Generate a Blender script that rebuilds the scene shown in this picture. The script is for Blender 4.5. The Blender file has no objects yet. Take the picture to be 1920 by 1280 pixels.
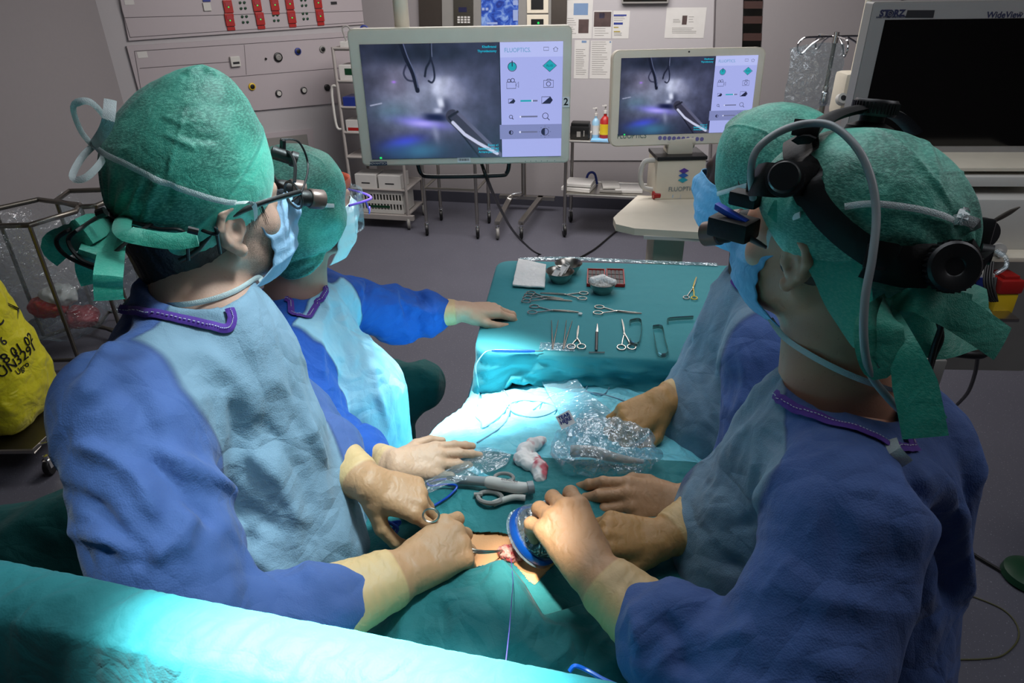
import bpy, bmesh, math, random
import numpy as np
from mathutils import Vector, Matrix
from mathutils.bvhtree import BVHTree
import openvdb
PI = math.pi
S = bpy.context.scene
COL = S.collection
# ---------------------------------------------------------------- camera
CAM_H = 1.95; FPX = 1280.0
PITCH = math.atan(1280 / 2360.3); ROLL = math.atan(40 / 2360.)
_R0 = np.array([1., 0, 0]); _U0 = np.array([0, math.sin(PITCH), math.cos(PITCH)]); CF = np.array([0, math.cos(PITCH), -math.sin(PITCH)])
CR = _R0 * math.cos(ROLL) - _U0 * math.sin(ROLL); CU = _U0 * math.cos(ROLL) + _R0 * math.sin(ROLL)
CC = np.array([0, 0, CAM_H])
cd = bpy.data.cameras.new('camera'); cam = bpy.data.objects.new('camera', cd); COL.objects.link(cam)
cd.sensor_width = 36; cd.lens = 36 * FPX / 1920; cd.clip_start = .02
cam.matrix_world = Matrix(((CR[0], CU[0], -CF[0], 0), (CR[1], CU[1], -CF[1], 0), (CR[2], CU[2], -CF[2], CAM_H), (0, 0, 0, 1)))
S.camera = cam
def ray(x, y): return CF + (x - 960) / FPX * CR - (y - 640) / FPX * CU
def P(x, y, d): return CC + d * ray(x, y)                 # a point at depth d along the view axis
def Pz(x, y, z):
    v = ray(x, y); return CC + v * ((z - CAM_H) / v[2])
def Pp(x, y, o, n):                                       # on a plane through o with normal n
    v = ray(x, y); n = np.array(n, float); return CC + v * (((np.array(o) - CC) @ n) / (v @ n))
# ---------------------------------------------------------------- render look, world and lights
S.view_settings.view_transform = 'Standard'; S.view_settings.look = 'None'
S.view_settings.exposure = 0.0; S.view_settings.gamma = 1.0; S.view_settings.use_curve_mapping = False
w = bpy.data.worlds.new('world'); S.world = w; w.use_nodes = True
w.node_tree.nodes['Background'].inputs[0].default_value = (.5, .5, .54, 1); w.node_tree.nodes['Background'].inputs[1].default_value = .29
def area(name, loc, aim, size, power, color, sy=None):
    l = bpy.data.lights.new(name, 'AREA'); l.energy = power; l.color = color; l.size = size
    if sy: l.shape = 'RECTANGLE'; l.size_y = sy
    else: l.shape = 'DISK'
    o = bpy.data.objects.new(name, l); COL.objects.link(o); o.location = loc
    o.rotation_euler = (Vector(aim) - Vector(loc)).to_track_quat('-Z', 'Y').to_euler(); return o
def spot(name, loc, aim, power, deg, color, blend=.6, r=.12):
    l = bpy.data.lights.new(name, 'SPOT'); l.energy = power; l.color = color; l.spot_size = math.radians(deg); l.spot_blend = blend; l.shadow_soft_size = r
    o = bpy.data.objects.new(name, l); COL.objects.link(o); o.location = loc
    o.rotation_euler = (Vector(aim) - Vector(loc)).to_track_quat('-Z', 'Y').to_euler(); return o
# dimmed ceiling panel of the room, then two added fill lights
area('ceiling_panel_light', (0.3, 4.6, 2.9), (0.3, 5.2, 0), 2.6, 130, (1, .95, .93), 1.6)
area('fill_light_near', (0.2, 1.75, 2.92), (0.2, 1.75, 0), 1.2, 20, (.9, .94, 1), 2.0)  # added fill under the ceiling, brightens the monitor fronts and the table
area('fill_light_right', (2.1, .9, 2.92), (2.0, 1.2, 0), 1.2, 13, (.95, .95, 1), 1.2)  # added fill that lifts the equipment pendant and the right surgeon's back
LC = (.78, .97, 1.0)
# the surgical lamp heads over the table, above the frame
spot('surgical_lamp_screen', (-.13, .33, 2.85), (-.15, .375, 1.4), 1700, 17, LC, .9, .06)
spot('surgical_lamp_field', (-.06, .42, 2.85), (0.015, .795, 1.08), 650, 4.5, (1, .93, .82), .7, .06)
spot('surgical_lamp_table', (-.40, 2.0, 2.8), (-.09, 1.48, 1.0), 2000, 14.5, LC, .9, .1)
spot('surgical_lamp_side', (.30, 1.15, 2.75), (-.41, .97, 1.15), 150, 30, LC, .8, .12)
spot('surgical_lamp_left', (-.20, .25, 2.85), (-.47, .68, 1.3), 95, 17, LC, 1.0, .1)
# ---------------------------------------------------------------- noise
_rs = np.random.RandomState(7); _perm = _rs.permutation(256); _perm = np.concatenate([_perm, _perm, _perm])
_g = _rs.normal(size=(256, 3)); _g /= np.linalg.norm(_g, axis=1)[:, None]
def pn(p):
    p = np.asarray(p, float); i = np.floor(p).astype(int); f = p - i; i &= 255
    u = f * f * f * (f * (f * 6 - 15) + 10); r = 0
    for dx in (0, 1):
        for dy in (0, 1):
            for dz in (0, 1):
                h = _perm[_perm[_perm[(i[:, 0] + dx) & 255] + ((i[:, 1] + dy) & 255)] + ((i[:, 2] + dz) & 255)]
                wgt = (u[:, 0] if dx else 1 - u[:, 0]) * (u[:, 1] if dy else 1 - u[:, 1]) * (u[:, 2] if dz else 1 - u[:, 2])
                r = r + wgt * ((_g[h] * (f - [dx, dy, dz])).sum(1))
    return r * 1.5
def fbm(p, o=3):
    p = np.asarray(p, float); return sum(pn(p * 2 ** k + 17.3 * k) / 2 ** k for k in range(o))
def ridge(p, o=2):
    p = np.asarray(p, float); return sum((1 - 2 * np.abs(pn(p * 2 ** k + 9.1 * k))) / 2 ** k for k in range(o)) / 1.5 - .35
def nrm(v): v = np.array(v, float); return v / max(1e-9, np.linalg.norm(v))
# ---------------------------------------------------------------- object helpers
def tag(o, label=None, cat=None, group=None, kind=None):
    if label: o['label'] = label
    if cat: o['category'] = cat
    if group: o['group'] = group
    if kind: o['kind'] = kind
    return o
def link(name, me, mat, parent=None):
    o = bpy.data.objects.new(name, me); COL.objects.link(o)
    if mat is not None and not me.materials:
        for m in (mat if isinstance(mat, (list, tuple)) else [mat]): me.materials.append(m)
    if parent is not None:
        o.parent = parent; o.matrix_parent_inverse = parent.matrix_world.inverted()
    return o
def empty(name, loc, label, cat, group=None):
    o = bpy.data.objects.new(name, None); COL.objects.link(o); o.empty_display_size = .05
    o.location = [float(c) for c in loc]; o.matrix_world = Matrix.Translation(Vector([float(c) for c in loc]))
    return tag(o, label, cat, group)
def pym(name, V, Fc, mat, parent=None, smooth=True, attrs=None, matidx=None):
    me = bpy.data.meshes.new(name); V = np.asarray(V, float)
    if isinstance(Fc, np.ndarray):
        n, k = Fc.shape; me.vertices.add(len(V)); me.vertices.foreach_set('co', V.astype(np.float32).ravel())
        me.loops.add(n * k); me.loops.foreach_set('vertex_index', Fc.astype(np.int32).ravel())
        me.polygons.add(n); me.polygons.foreach_set('loop_start', np.arange(0, n * k, k, dtype=np.int32))
        me.update(calc_edges=True); me.validate()
    else: me.from_pydata([tuple(v) for v in V], [], [tuple(f) for f in Fc]); me.update()
    if smooth: me.polygons.foreach_set('use_smooth', [True] * len(me.polygons))
    for k_, a in (attrs or {}).items():
        at = me.attributes.new(k_, 'FLOAT', 'POINT'); at.data.foreach_set('value', np.asarray(a, np.float32))
    o = link(name, me, mat, parent)
    if matidx is not None: me.polygons.foreach_set('material_index', np.asarray(matidx, np.int32))
    return o
# mesh builder for hard parts ------------------------------------
class MB:
    def __init__(s): s.V = []; s.F = []; s.M = []
    def add(s, V, F, m=0):
        n = len(s.V); s.V += [tuple(map(float, v)) for v in V]; s.F += [tuple(i + n for i in f) for f in F]; s.M += [m] * len(F); return s
    def box(s, c, h, X=(1, 0, 0), Y=(0, 1, 0), Z=(0, 0, 1), m=0, bev=0):   # half sizes
        c = np.array(c, float); X, Y, Z = map(lambda a: np.array(a, float), (X, Y, Z)); b = min(bev, .45 * min(h))
        if b <= 0:
            V = [c + a * h[0] * X + e * h[1] * Y + g * h[2] * Z for a in (-1, 1) for e in (-1, 1) for g in (-1, 1)]
            return s.add(V, [(0, 1, 3, 2), (4, 6, 7, 5), (0, 4, 5, 1), (2, 3, 7, 6), (0, 2, 6, 4), (1, 5, 7, 3)], m)
        bm = bmesh.new(); bmesh.ops.create_cube(bm, size=2)
        for v in bm.verts: v.co = Vector((v.co.x * h[0], v.co.y * h[1], v.co.z * h[2]))
        bmesh.ops.bevel(bm, geom=bm.edges[:], offset=b, segments=2, profile=.6, affect='EDGES')
        bm.verts.index_update()
        s.add([c + v.co.x * X + v.co.y * Y + v.co.z * Z for v in bm.verts], [[v.index for v in f.verts] for f in bm.faces], m); bm.free(); return s
    def tube(s, pts, r, n=10, m=0, closed=False, cap=True, flat=None):
        pts = [np.array(p, float) for p in pts]; N = len(pts); rr = r if hasattr(r, '__len__') else [r] * N
        T = []
        for i in range(N):
            a = pts[(i - 1) % N] if (i > 0 or closed) else pts[i]; b = pts[(i + 1) % N] if (i < N - 1 or closed) else pts[i]; T.append(nrm(b - a))
        u = nrm(np.cross(T[0], (0, 0, 1) if abs(T[0][2]) < .9 else (1, 0, 0))) if flat is None else nrm(np.array(flat[0] if hasattr(flat[0], '__len__') else flat, float))
        V = []
        for i in range(N):
            u = nrm(u - T[i] * (u @ T[i])); v_ = np.cross(T[i], u)
            for k in range(n):
                a = 2 * PI * k / n; V.append(pts[i] + rr[i] * (math.cos(a) * u + math.sin(a) * v_))
        F = [(i * n + k, i * n + (k + 1) % n, ((i + 1) % N) * n + (k + 1) % n, ((i + 1) % N) * n + k) for i in range(N if closed else N - 1) for k in range(n)]
        if cap and not closed: F += [tuple(range(n))[::-1], tuple(range((N - 1) * n, N * n))]
        return s.add(V, F, m)
    def bar(s, a, b, w_, h_, up=(0, 0, 1), m=0):             # rectangular section bar
        a = np.array(a, float); b = np.array(b, float); Z = nrm(b - a); X = nrm(np.cross(Z, up)) if abs(Z @ nrm(up)) < .99 else np.array([1., 0, 0]); Y = np.cross(Z, X)
        return s.box((a + b) / 2, (w_ / 2, h_ / 2, np.linalg.norm(b - a) / 2), X, Y, Z, m)
    def lathe(s, c, prof, ax=(0, 0, 1), n=24, m=0, cap=True):  # prof: (r, h)
        c = np.array(c, float); Z = nrm(ax); X = nrm(np.cross(Z, (0, 1, 0) if abs(Z[1]) < .9 else (1, 0, 0))); Y = np.cross(Z, X); V = []
        for r, h in prof:
            for k in range(n): a = 2 * PI * k / n; V.append(c + h * Z + r * (math.cos(a) * X + math.sin(a) * Y))
        L = len(prof); F = [(i * n + k, i * n + (k + 1) % n, (i + 1) * n + (k + 1) % n, (i + 1) * n + k) for i in range(L - 1) for k in range(n)]
        if cap:
            if prof[0][0] > 1e-4: F.append(tuple(range(n))[::-1])
            if prof[-1][0] > 1e-4: F.append(tuple(range((L - 1) * n, L * n)))
        return s.add(V, F, m)
    def prism(s, pts, o, X, Y, t, m=0):                       # 2D outline in the frame o,X,Y extruded by t along X x Y
        o, X, Y = (np.array(a, float) for a in (o, X, Y)); Z = nrm(np.cross(X, Y)); n = len(pts)
        V = [o + x * X + y * Y for x, y in pts] + [o + x * X + y * Y + t * Z for x, y in pts]
        return s.add(V, [tuple(range(n))[::-1], tuple(range(n, 2 * n))] + [(i, (i + 1) % n, n + (i + 1) % n, n + i) for i in range(n)], m)
    def ribbon(s, pts, wid, nrms, th=.0008, m=0):             # flat strap: centre line, width, surface normals
        pts = [np.array(p, float) for p in pts]; N = len(pts); V = []
        ww = wid if hasattr(wid, '__len__') else [wid] * N
        for i in range(N):
            t = nrm(pts[min(i + 1, N - 1)] - pts[max(i - 1, 0)]); nn = np.array(nrms[i] if np.ndim(nrms) > 1 else nrms, float); b = nrm(np.cross(t, nn)); nn = np.cross(b, t)
            for a, c in ((-1, 0), (-.5, .35), (0, .45), (.5, .35), (1, 0), (.5, -.5), (0, -.5), (-.5, -.5)): V.append(pts[i] + b * a * ww[i] / 2 + nn * (c * th * 2))
        n = 8; F = [(i * n + k, i * n + (k + 1) % n, (i + 1) * n + (k + 1) % n, (i + 1) * n + k) for i in range(N - 1) for k in range(n)]
        F += [tuple(range(n))[::-1], tuple(range((N - 1) * n, N * n))]
        return s.add(V, F, m)
    def build(s, name, mat, parent=None, smooth=False, fix=True):
        me = bpy.data.meshes.new(name); me.from_pydata(s.V, [], s.F); me.update()
        if fix:
            bm = bmesh.new(); bm.from_mesh(me); bmesh.ops.recalc_face_normals(bm, faces=bm.faces); bm.to_mesh(me); bm.free()
        o = link(name, me, mat, parent)
        if any(s.M): me.polygons.foreach_set('material_index', s.M)
        if smooth:
            me.polygons.foreach_set('use_smooth', [True] * len(me.polygons))
            try:
                with bpy.context.temp_override(active_object=o, selected_editable_objects=[o], object=o): bpy.ops.object.shade_auto_smooth(angle=math.radians(40)) if False else None
            except Exception: pass
            bm = bmesh.new(); bm.from_mesh(me)
            for e in bm.edges:
                if len(e.link_faces) == 2 and e.calc_face_angle(0) > math.radians(42): e.smooth = False
            bm.to_mesh(me); bm.free()
        return o
def spl(pts, n=8, closed=False):                              # Catmull-Rom through points
    pts = [np.array(p, float) for p in pts]; N = len(pts); out = []
    for i in range(N if closed else N - 1):
        g = (lambda k: pts[k % N]) if closed else (lambda k: pts[min(max(k, 0), N - 1)])
        a, b, c, d = g(i - 1), g(i), g(i + 1), g(i + 2)
        for j in range(n):
            t = j / n; out.append(.5 * ((2 * b) + (c - a) * t + (2 * a - 5 * b + 4 * c - d) * t * t + (3 * b - a - 3 * c + d) * t ** 3))
    if not closed: out.append(pts[-1])
    return out
# ---------------------------------------------------------------- signed distance shapes
class SDF:
    def __init__(s, k=.02): s.p = []; s.k = k
    def cone(s, a, b, ra, rb=None, k=None, op=1):
        a = np.array(a, float); b = np.array(b, float); rb = ra if rb is None else rb
        if np.linalg.norm(b - a) < 1e-5: b = b + [0, 0, 1e-4]
        def f(q):
            ba = b - a; pa = q - a; h = np.clip((pa @ ba) / (ba @ ba), 0, 1); return np.sqrt(((pa - h[:, None] * ba) ** 2).sum(1)) - (ra + (rb - ra) * h)
        m = max(ra, rb); s.p.append((f, np.minimum(a, b) - m, np.maximum(a, b) + m, s.k if k is None else k, op)); return s
    def chain(s, pts, rs, k=None):
        for i in range(len(pts) - 1): s.cone(pts[i], pts[i + 1], rs[i], rs[i + 1], k)
        return s
    def ell(s, c, r, R=None, k=None, op=1):
        c = np.array(c, float); r = np.array(r, float); R = np.eye(3) if R is None else np.array(R, float)   # columns = axes
        def f(q):
            l = (q - c) @ R; k0 = np.sqrt(((l / r) ** 2).sum(1)); k1 = np.sqrt(((l / (r * r)) ** 2).sum(1)) + 1e-9; return np.where(k0 < 1e-3, -r.min(), k0 * (k0 - 1) / k1)
        m = np.sqrt(((R * r) ** 2).sum(1)); s.p.append((f, c - m, c + m, s.k if k is None else k, op)); return s
    def box(s, c, h, R=None, rd=.005, k=None, op=1):
        c = np.array(c, float); h = np.array(h, float) - rd; R = np.eye(3) if R is None else np.array(R, float)
        def f(q):
            l = np.abs((q - c) @ R) - h; return np.sqrt((np.maximum(l, 0) ** 2).sum(1)) + np.minimum(l.max(1), 0) - rd
        m = np.abs(R) @ (h + rd); s.p.append((f, c - m, c + m, s.k if k is None else k, op)); return s
    def half(s, o, n, k=.003):                                # cuts away the side the normal points to
        o = np.array(o, float); n = nrm(n)
        s.p.append((lambda q: -((q - o) @ n), None, None, k, -1)); return s
    def at(s, q):
        D = np.full(len(q), 9.)
        for f, lo, hi, k, op in s.p: D = s.comb(D, f(q), k, op)
        return D
    @staticmethod
    def comb(D, d, k, op):
        if op < 0: d = -d; h = np.clip(.5 - .5 * (D - d) / max(k, 1e-6) * -1 * -1, 0, 1); return d * h + D * (1 - h) + k * h * (1 - h)
        h = np.clip(.5 + .5 * (D - d) / max(k, 1e-6), 0, 1); return D * (1 - h) + d * h - k * h * (1 - h)
    def mesh(s, res, pad=.0, clip=None):
        lo = np.min([p[1] for p in s.p if p[4] > 0 and p[1] is not None], 0) - pad - 4 * res; hi = np.max([p[2] for p in s.p if p[4] > 0 and p[2] is not None], 0) + pad + 4 * res
        if clip is not None: lo = np.maximum(lo, clip[0]); hi = np.minimum(hi, clip[1])
        n = np.ceil((hi - lo) / res).astype(int) + 1; D = np.full(n, 9., np.float32)
        ax = [lo[i] + res * np.arange(n[i]) for i in range(3)]
        for f, a, b, k, op in s.p:
            if a is None: i0 = np.zeros(3, int); i1 = n
            else:
                m = k + 4 * res + pad; i0 = np.clip(np.floor((a - m - lo) / res).astype(int), 0, n); i1 = np.clip(np.ceil((b + m - lo) / res).astype(int) + 1, 0, n)
            if (i1 <= i0).any(): continue
            G = np.stack(np.meshgrid(*[ax[i][i0[i]:i1[i]] for i in range(3)], indexing='ij'), -1).reshape(-1, 3)
            sl = tuple(slice(i0[i], i1[i]) for i in range(3)); sub = D[sl]
            D[sl] = s.comb(sub.ravel().astype(float), f(G), k, op).reshape(sub.shape)
        g = openvdb.FloatGrid(background=3.0 * res); g.copyFromArray(np.clip(D, -3 * res, 3 * res).astype(np.float32), tolerance=0)
        V, _, Q = g.convertToPolygons(0.0, 0.0)
        V = V.astype(float) * res + lo; Q = Q.astype(np.int64); c = V[Q].mean(1) - V.mean(0)
        if (np.cross(V[Q[:, 2]] - V[Q[:, 0]], V[Q[:, 3]] - V[Q[:, 1]]) * c).sum() < 0: Q = Q[:, ::-1]
        return V, Q
def normals(V, Q):
    n = np.cross(V[Q[:, 2]] - V[Q[:, 0]], V[Q[:, 3]] - V[Q[:, 1]]); N = np.zeros_like(V)
    for k in range(4): np.add.at(N, Q[:, k], n)
    return N / (np.linalg.norm(N, axis=1)[:, None] + 1e-12)
def smooth_mesh(V, Q, it=2, lam=.5):
    for _ in range(it):
        A = np.zeros_like(V); c = np.zeros(len(V))
        for k in range(4):
            for j in (1, 3): np.add.at(A, Q[:, k], V[Q[:, (k + j) % 4]]); np.add.at(c, Q[:, k], 1)
        V = V + lam * (A / np.maximum(c, 1)[:, None] - V)
    return V
def segdist(V, pts):
    pts = [np.array(p, float) for p in pts]; best = np.full(len(V), 1e9); tt = np.zeros(len(V)); L = [0]
    for a, b in zip(pts[:-1], pts[1:]): L.append(L[-1] + np.linalg.norm(b - a))
    for i, (a, b) in enumerate(zip(pts[:-1], pts[1:])):
        ba = b - a; pa = V - a; h = np.clip((pa @ ba) / (ba @ ba + 1e-12), 0, 1); d = np.sqrt(((pa - h[:, None] * ba) ** 2).sum(1)); m = d < best
        best[m] = d[m]; tt[m] = (L[i] + h[m] * (L[i + 1] - L[i])) / L[-1]
    return best, tt
def fold(V, N, pts, wd, h):                                   # a ridge (h>0) or crease (h<0) along a line on the cloth
    d, t = segdist(V, pts); return V + N * (h * np.exp(-(d / wd) ** 2) * np.clip(np.minimum(t, 1 - t) * 6, 0, 1))[:, None]
def bvh(V, Q): return BVHTree.FromPolygons([Vector(v) for v in V], [tuple(int(i) for i in f) for f in Q])
def hit(b, x, y, off=0.0, up=None):                           # surface point seen at a photo pixel, pushed outward
    v = nrm(ray(x, y)); r = b.ray_cast(Vector(CC), Vector(v))
    if r[0] is None:
        # nearest surface to the ray
        best = None
        for d in np.linspace(.4, 3, 60):
            q = b.find_nearest(Vector(CC + v * d))
            if best is None or q[3] < best[3]: best = q
        r = best
    n = np.array(r[1]); n = n if n @ v < 0 else -n
    return np.array(r[0]) + n * off, n
def near(b, q, off=0.0):
    r = b.find_nearest(Vector([float(c) for c in q])); n = np.array(r[1]); return np.array(r[0]) + n * off, n
def frame(face, up=(0, 0, 1), roll=0):                        # columns right, face, up
    Y = nrm(face); X = nrm(np.cross(Y, up)); Z = np.cross(X, Y)
    if roll: X, Z = X * math.cos(roll) + Z * math.sin(roll), Z * math.cos(roll) - X * math.sin(roll)
    return np.stack([X, Y, Z], 1)
def ico_grid(nx, ny, fn, mask=None):                          # grid surface from fn(u,v) arrays in 0..1
    u, v = np.meshgrid(np.linspace(0, 1, nx), np.linspace(0, 1, ny), indexing='ij'); V = fn(u.ravel(), v.ravel())
    i, j = np.meshgrid(np.arange(nx - 1), np.arange(ny - 1), indexing='ij'); a = (i * ny + j).ravel(); Q = np.stack([a, a + ny, a + ny + 1, a + 1], 1)
    if mask is not None: Q = Q[mask(V[Q].mean(1))]
    return V, Q
def thick(o, t, off=-1):
    m = o.modifiers.new('Solidify', 'SOLIDIFY'); m.thickness = t; m.offset = off; return o
# ---------------------------------------------------------------- materials
def lin(c):
    if isinstance(c, str): c = [int(c[i:i + 2], 16) / 255 for i in (0, 2, 4)]
    return [((x + .055) / 1.055) ** 2.4 if x > .04045 else x / 12.92 for x in c]
class NT:
    def __init__(s, name):
        s.m = bpy.data.materials.new(name); s.m.use_nodes = True; s.t = s.m.node_tree; s.b = s.t.nodes['Principled BSDF']
    def n(s, ty, **kw):
        nd = s.t.nodes.new(ty)
        for k, v in kw.items():
            if k in nd.inputs.keys() or k.isdigit(): nd.inputs[int(k) if k.isdigit() else k].default_value = v
            else: setattr(nd, k, v)
        return nd
    def l(s, a, b): s.t.links.new(a, b)
    def coord(s, scale=(1, 1, 1)):
        c = s.n('ShaderNodeTexCoord'); mp = s.n('ShaderNodeMapping'); mp.inputs['Scale'].default_value = scale; s.l(c.outputs['Object'], mp.inputs[0]); return mp.outputs[0]
    def noise(s, scale, detail=3, co=None, dist=0, rough=.5):
        nd = s.n('ShaderNodeTexNoise'); nd.inputs['Scale'].default_value = scale; nd.inputs['Detail'].default_value = detail; nd.inputs['Distortion'].default_value = dist; nd.inputs['Roughness'].default_value = rough
        s.l(co or s.coord(), nd.inputs['Vector']); return nd.outputs['Fac']
    def ramp(s, fac, stops):
        r = s.n('ShaderNodeValToRGB'); e = r.color_ramp.elements
        while len(e) < len(stops): e.new(.5)
        for x, (p_, c) in zip(e, stops): x.position = p_; x.color = (*lin(c), 1) if not isinstance(c, (int, float)) else (c, c, c, 1)
        s.l(fac, r.inputs[0]); return r.outputs[0]
    def mix(s, fac, a, b, mode='MIX'):
        m = s.n('ShaderNodeMix', data_type='RGBA', blend_type=mode)
        for v, i in ((fac, 0), (a, 6), (b, 7)):
            if hasattr(v, 'is_output') or hasattr(v, 'links'): s.l(v, m.inputs[i])
            else: m.inputs[i].default_value = v if i == 0 else (*lin(v), 1)
        return m.outputs[2]
    def math(s, op, a, b=0.):
        m = s.n('ShaderNodeMath', operation=op)
        for v, i in ((a, 0), (b, 1)):
            if hasattr(v, 'links'): s.l(v, m.inputs[i])
            else: m.inputs[i].default_value = v
        return m.outputs[0]
    def bump(s, h, strength=.3, dist=.002, prev=None):
        b = s.n('ShaderNodeBump'); b.inputs['Strength'].default_value = strength; b.inputs['Distance'].default_value = dist; s.l(h, b.inputs['Height'])
        if prev: s.l(prev, b.inputs['Normal'])
        s.l(b.outputs[0], s.b.inputs['Normal']); return b.outputs[0]
    def set(s, **kw):
        for k, v in kw.items():
            k = k.replace('_', ' ')
            i = s.b.inputs[k]
            if hasattr(v, 'links'): s.l(v, i)
            elif isinstance(v, (str,)): i.default_value = (*lin(v), 1)
            else: i.default_value = v
        return s
def plain(name, col, rough=.5, metal=0, bump=0, bs=60, spec=.5, var=.06):
    t = NT(name); co = t.coord(); f = t.noise(bs * .3, 3, co)
    c = lin(col); a = [max(0, x * (1 - var)) for x in c]; b = [min(1, x * (1 + var)) for x in c]
    m = t.n('ShaderNodeMix', data_type='RGBA'); t.l(f, m.inputs[0]); m.inputs[6].default_value = (*a, 1); m.inputs[7].default_value = (*b, 1)
    t.set(Base_Color=m.outputs[2], Roughness=rough, Metallic=metal, Specular_IOR_Level=spec)
    if bump: t.bump(t.noise(bs, 4, co), bump, .002)
    return t.m
def emis(name, col, st=1.):
    t = NT(name); t.set(Base_Color='000000', Roughness=.4); t.b.inputs['Emission Color'].default_value = (*lin(col), 1); t.b.inputs['Emission Strength'].default_value = st; return t.m
def crumple(t, co, s1=9, s2=28, a=.55, d=.02, weave=0, wscale=420):
    w1 = t.noise(s1 * .7, 2, co); wv = t.n('ShaderNodeVectorMath', operation='ADD'); sc = t.n('ShaderNodeVectorMath', operation='SCALE'); sc.inputs['Scale'].default_value = .22
    nz = t.n('ShaderNodeTexNoise'); nz.inputs['Scale'].default_value = s1 * .6; t.l(co, nz.inputs['Vector']); t.l(nz.outputs['Color'], sc.inputs[0]); t.l(co, wv.inputs[0]); t.l(sc.outputs[0], wv.inputs[1])
    hs = []
    for s_ in (s1, s2):
        v = t.n('ShaderNodeTexVoronoi', feature='DISTANCE_TO_EDGE'); v.inputs['Scale'].default_value = s_; t.l(wv.outputs[0], v.inputs['Vector'])
        hs.append(t.math('MINIMUM', v.outputs['Distance'], .35))
    h = t.math('ADD', hs[0], t.math('MULTIPLY', hs[1], .3)); h = t.math('ADD', h, t.math('MULTIPLY', t.noise(s2, 3, co), .35))
    n1 = t.bump(h, a, d)
    if weave:
        wv_ = t.n('ShaderNodeTexVoronoi'); wv_.inputs['Scale'].default_value = wscale; t.l(co, wv_.inputs['Vector']); n1 = t.bump(wv_.outputs['Distance'], weave, .0012, n1)
    return n1
def cloth(name, col, col2=None, rough=.75, a=.5, d=.018, s1=8, s2=26, weave=.12, seam=None, translucent=0, spec=.3, sheen=.1, wscale=420):
    t = NT(name); co = t.coord(); f = t.noise(35, 4, co)
    base = t.mix(f, col, col2 or col)
    if seam:                                                  # second fabric where the stored seam field is positive
        at = t.n('ShaderNodeAttribute', attribute_name='seam'); r = t.ramp(t.math('ADD', t.math('MULTIPLY', at.outputs['Fac'], 120.), .5), [(0.3, 0.), (.7, 1.)])
        base = t.mix(r, base, t.mix(f, seam[0], seam[1]))
        e = t.math('ABSOLUTE', at.outputs['Fac']); e = t.ramp(t.math('MULTIPLY', e, 100.), [(.1, 1.), (.4, 0.)])
        base = t.mix(t.math('MULTIPLY', e, .45), base, '1a2a55')
    crumple(t, co, s1, s2, a, d, weave, wscale)
    t.set(Base_Color=base, Roughness=rough, Specular_IOR_Level=spec, Sheen_Weight=sheen)
    if translucent: t.set(Transmission_Weight=0.0)
    return t.m
def plastic_film(name, col='e8f2f5', alpha=.28, rough=.12):
    t = NT(name); co = t.coord(); crumple(t, co, 14, 45, .9, .02)
    nr = [n_ for n_ in t.t.nodes if n_.type == 'BUMP'][-1].outputs[0]; t.t.nodes.remove(t.b); out = t.t.nodes['Material Output']
    tr = t.n('ShaderNodeBsdfTransparent'); tr.inputs[0].default_value = (*[.75 + .25 * c_ for c_ in lin(col)], 1); gl = t.n('ShaderNodeBsdfGlossy'); gl.inputs['Roughness'].default_value = rough; gl.inputs[0].default_value = (.95, .97, 1, 1); df = t.n('ShaderNodeBsdfDiffuse'); df.inputs[0].default_value = (*lin(col), 1)
    t.l(nr, gl.inputs['Normal']); t.l(nr, df.inputs['Normal']); m1 = t.n('ShaderNodeMixShader'); m1.inputs[0].default_value = .38; t.l(gl.outputs[0], m1.inputs[1]); t.l(df.outputs[0], m1.inputs[2]); m2 = t.n('ShaderNodeMixShader'); m2.inputs[0].default_value = alpha; t.l(tr.outputs[0], m2.inputs[1]); t.l(m1.outputs[0], m2.inputs[2]); t.l(m2.outputs[0], out.inputs[0]); return t.m
M = {}
M['gown'] = cloth('gown_fabric', '48639c', '405a92', a=.5, d=.045, s1=5.5, s2=15, seam=('6e8a9e', '7692a6'), weave=.35)
M['gown_deep'] = cloth('gown_fabric_deep', '1f5cb8', '1a50a8', a=.5, d=.045, s1=7, s2=19, weave=.3, seam=('8fc4dc', 'a2d2e4'))
M['purple'] = cloth('purple_binding', '4c2a86', '583494', a=.3)
M['tape_white'] = cloth('white_tape', 'd4dcdc', 'c0cccc', a=.15, weave=.5, wscale=700)
def cap_mat(name, c1, c2, c3):
    t = NT(name); co = t.coord((1, 1, 1)); v = t.n('ShaderNodeTexNoise'); v.inputs['Scale'].default_value = 210; v.inputs['Detail'].default_value = 1
    mp = t.coord((1, 1, 2.6)); t.l(mp, v.inputs['Vector']); f1 = t.ramp(v.outputs['Fac'], [(.42, 0.), (.66, 1.)])
    big = t.ramp(t.noise(12, 4, co), [(.40, 0.), (.78, 1.)])
    at = t.n('ShaderNodeAttribute', attribute_name='band'); bandf = t.ramp(t.math('ADD', t.math('MULTIPLY', at.outputs['Fac'], 160.), .5), [(.3, 0.), (.7, 1.)])
    base = t.mix(big, c1, c2); base = t.mix(bandf, base, c2); base = t.mix(t.math('MULTIPLY', f1, .38), base, c3)
    e = t.ramp(t.math('MULTIPLY', t.math('ABSOLUTE', at.outputs['Fac']), 120.), [(.1, 1.), (.4, 0.)]); base = t.mix(t.math('MULTIPLY', e, .5), base, '0e6a60')
    crumple(t, co, 16, 50, .3, .008, .25, 600); t.set(Base_Color=base, Roughness=.5, Specular_IOR_Level=.45, Sheen_Weight=.2); return t.m
M['cap'] = cap_mat('cap_fabric', '2c7466', '4cbca4', '80d6bc')
M['cap_tie'] = cap_mat('cap_tie_fabric', '38b496', '44c2a4', '86dcc2')
M['mask'] = cloth('mask_fabric', '8fb8dc', 'a4c6e4', a=.2, s1=20, s2=60)
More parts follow.
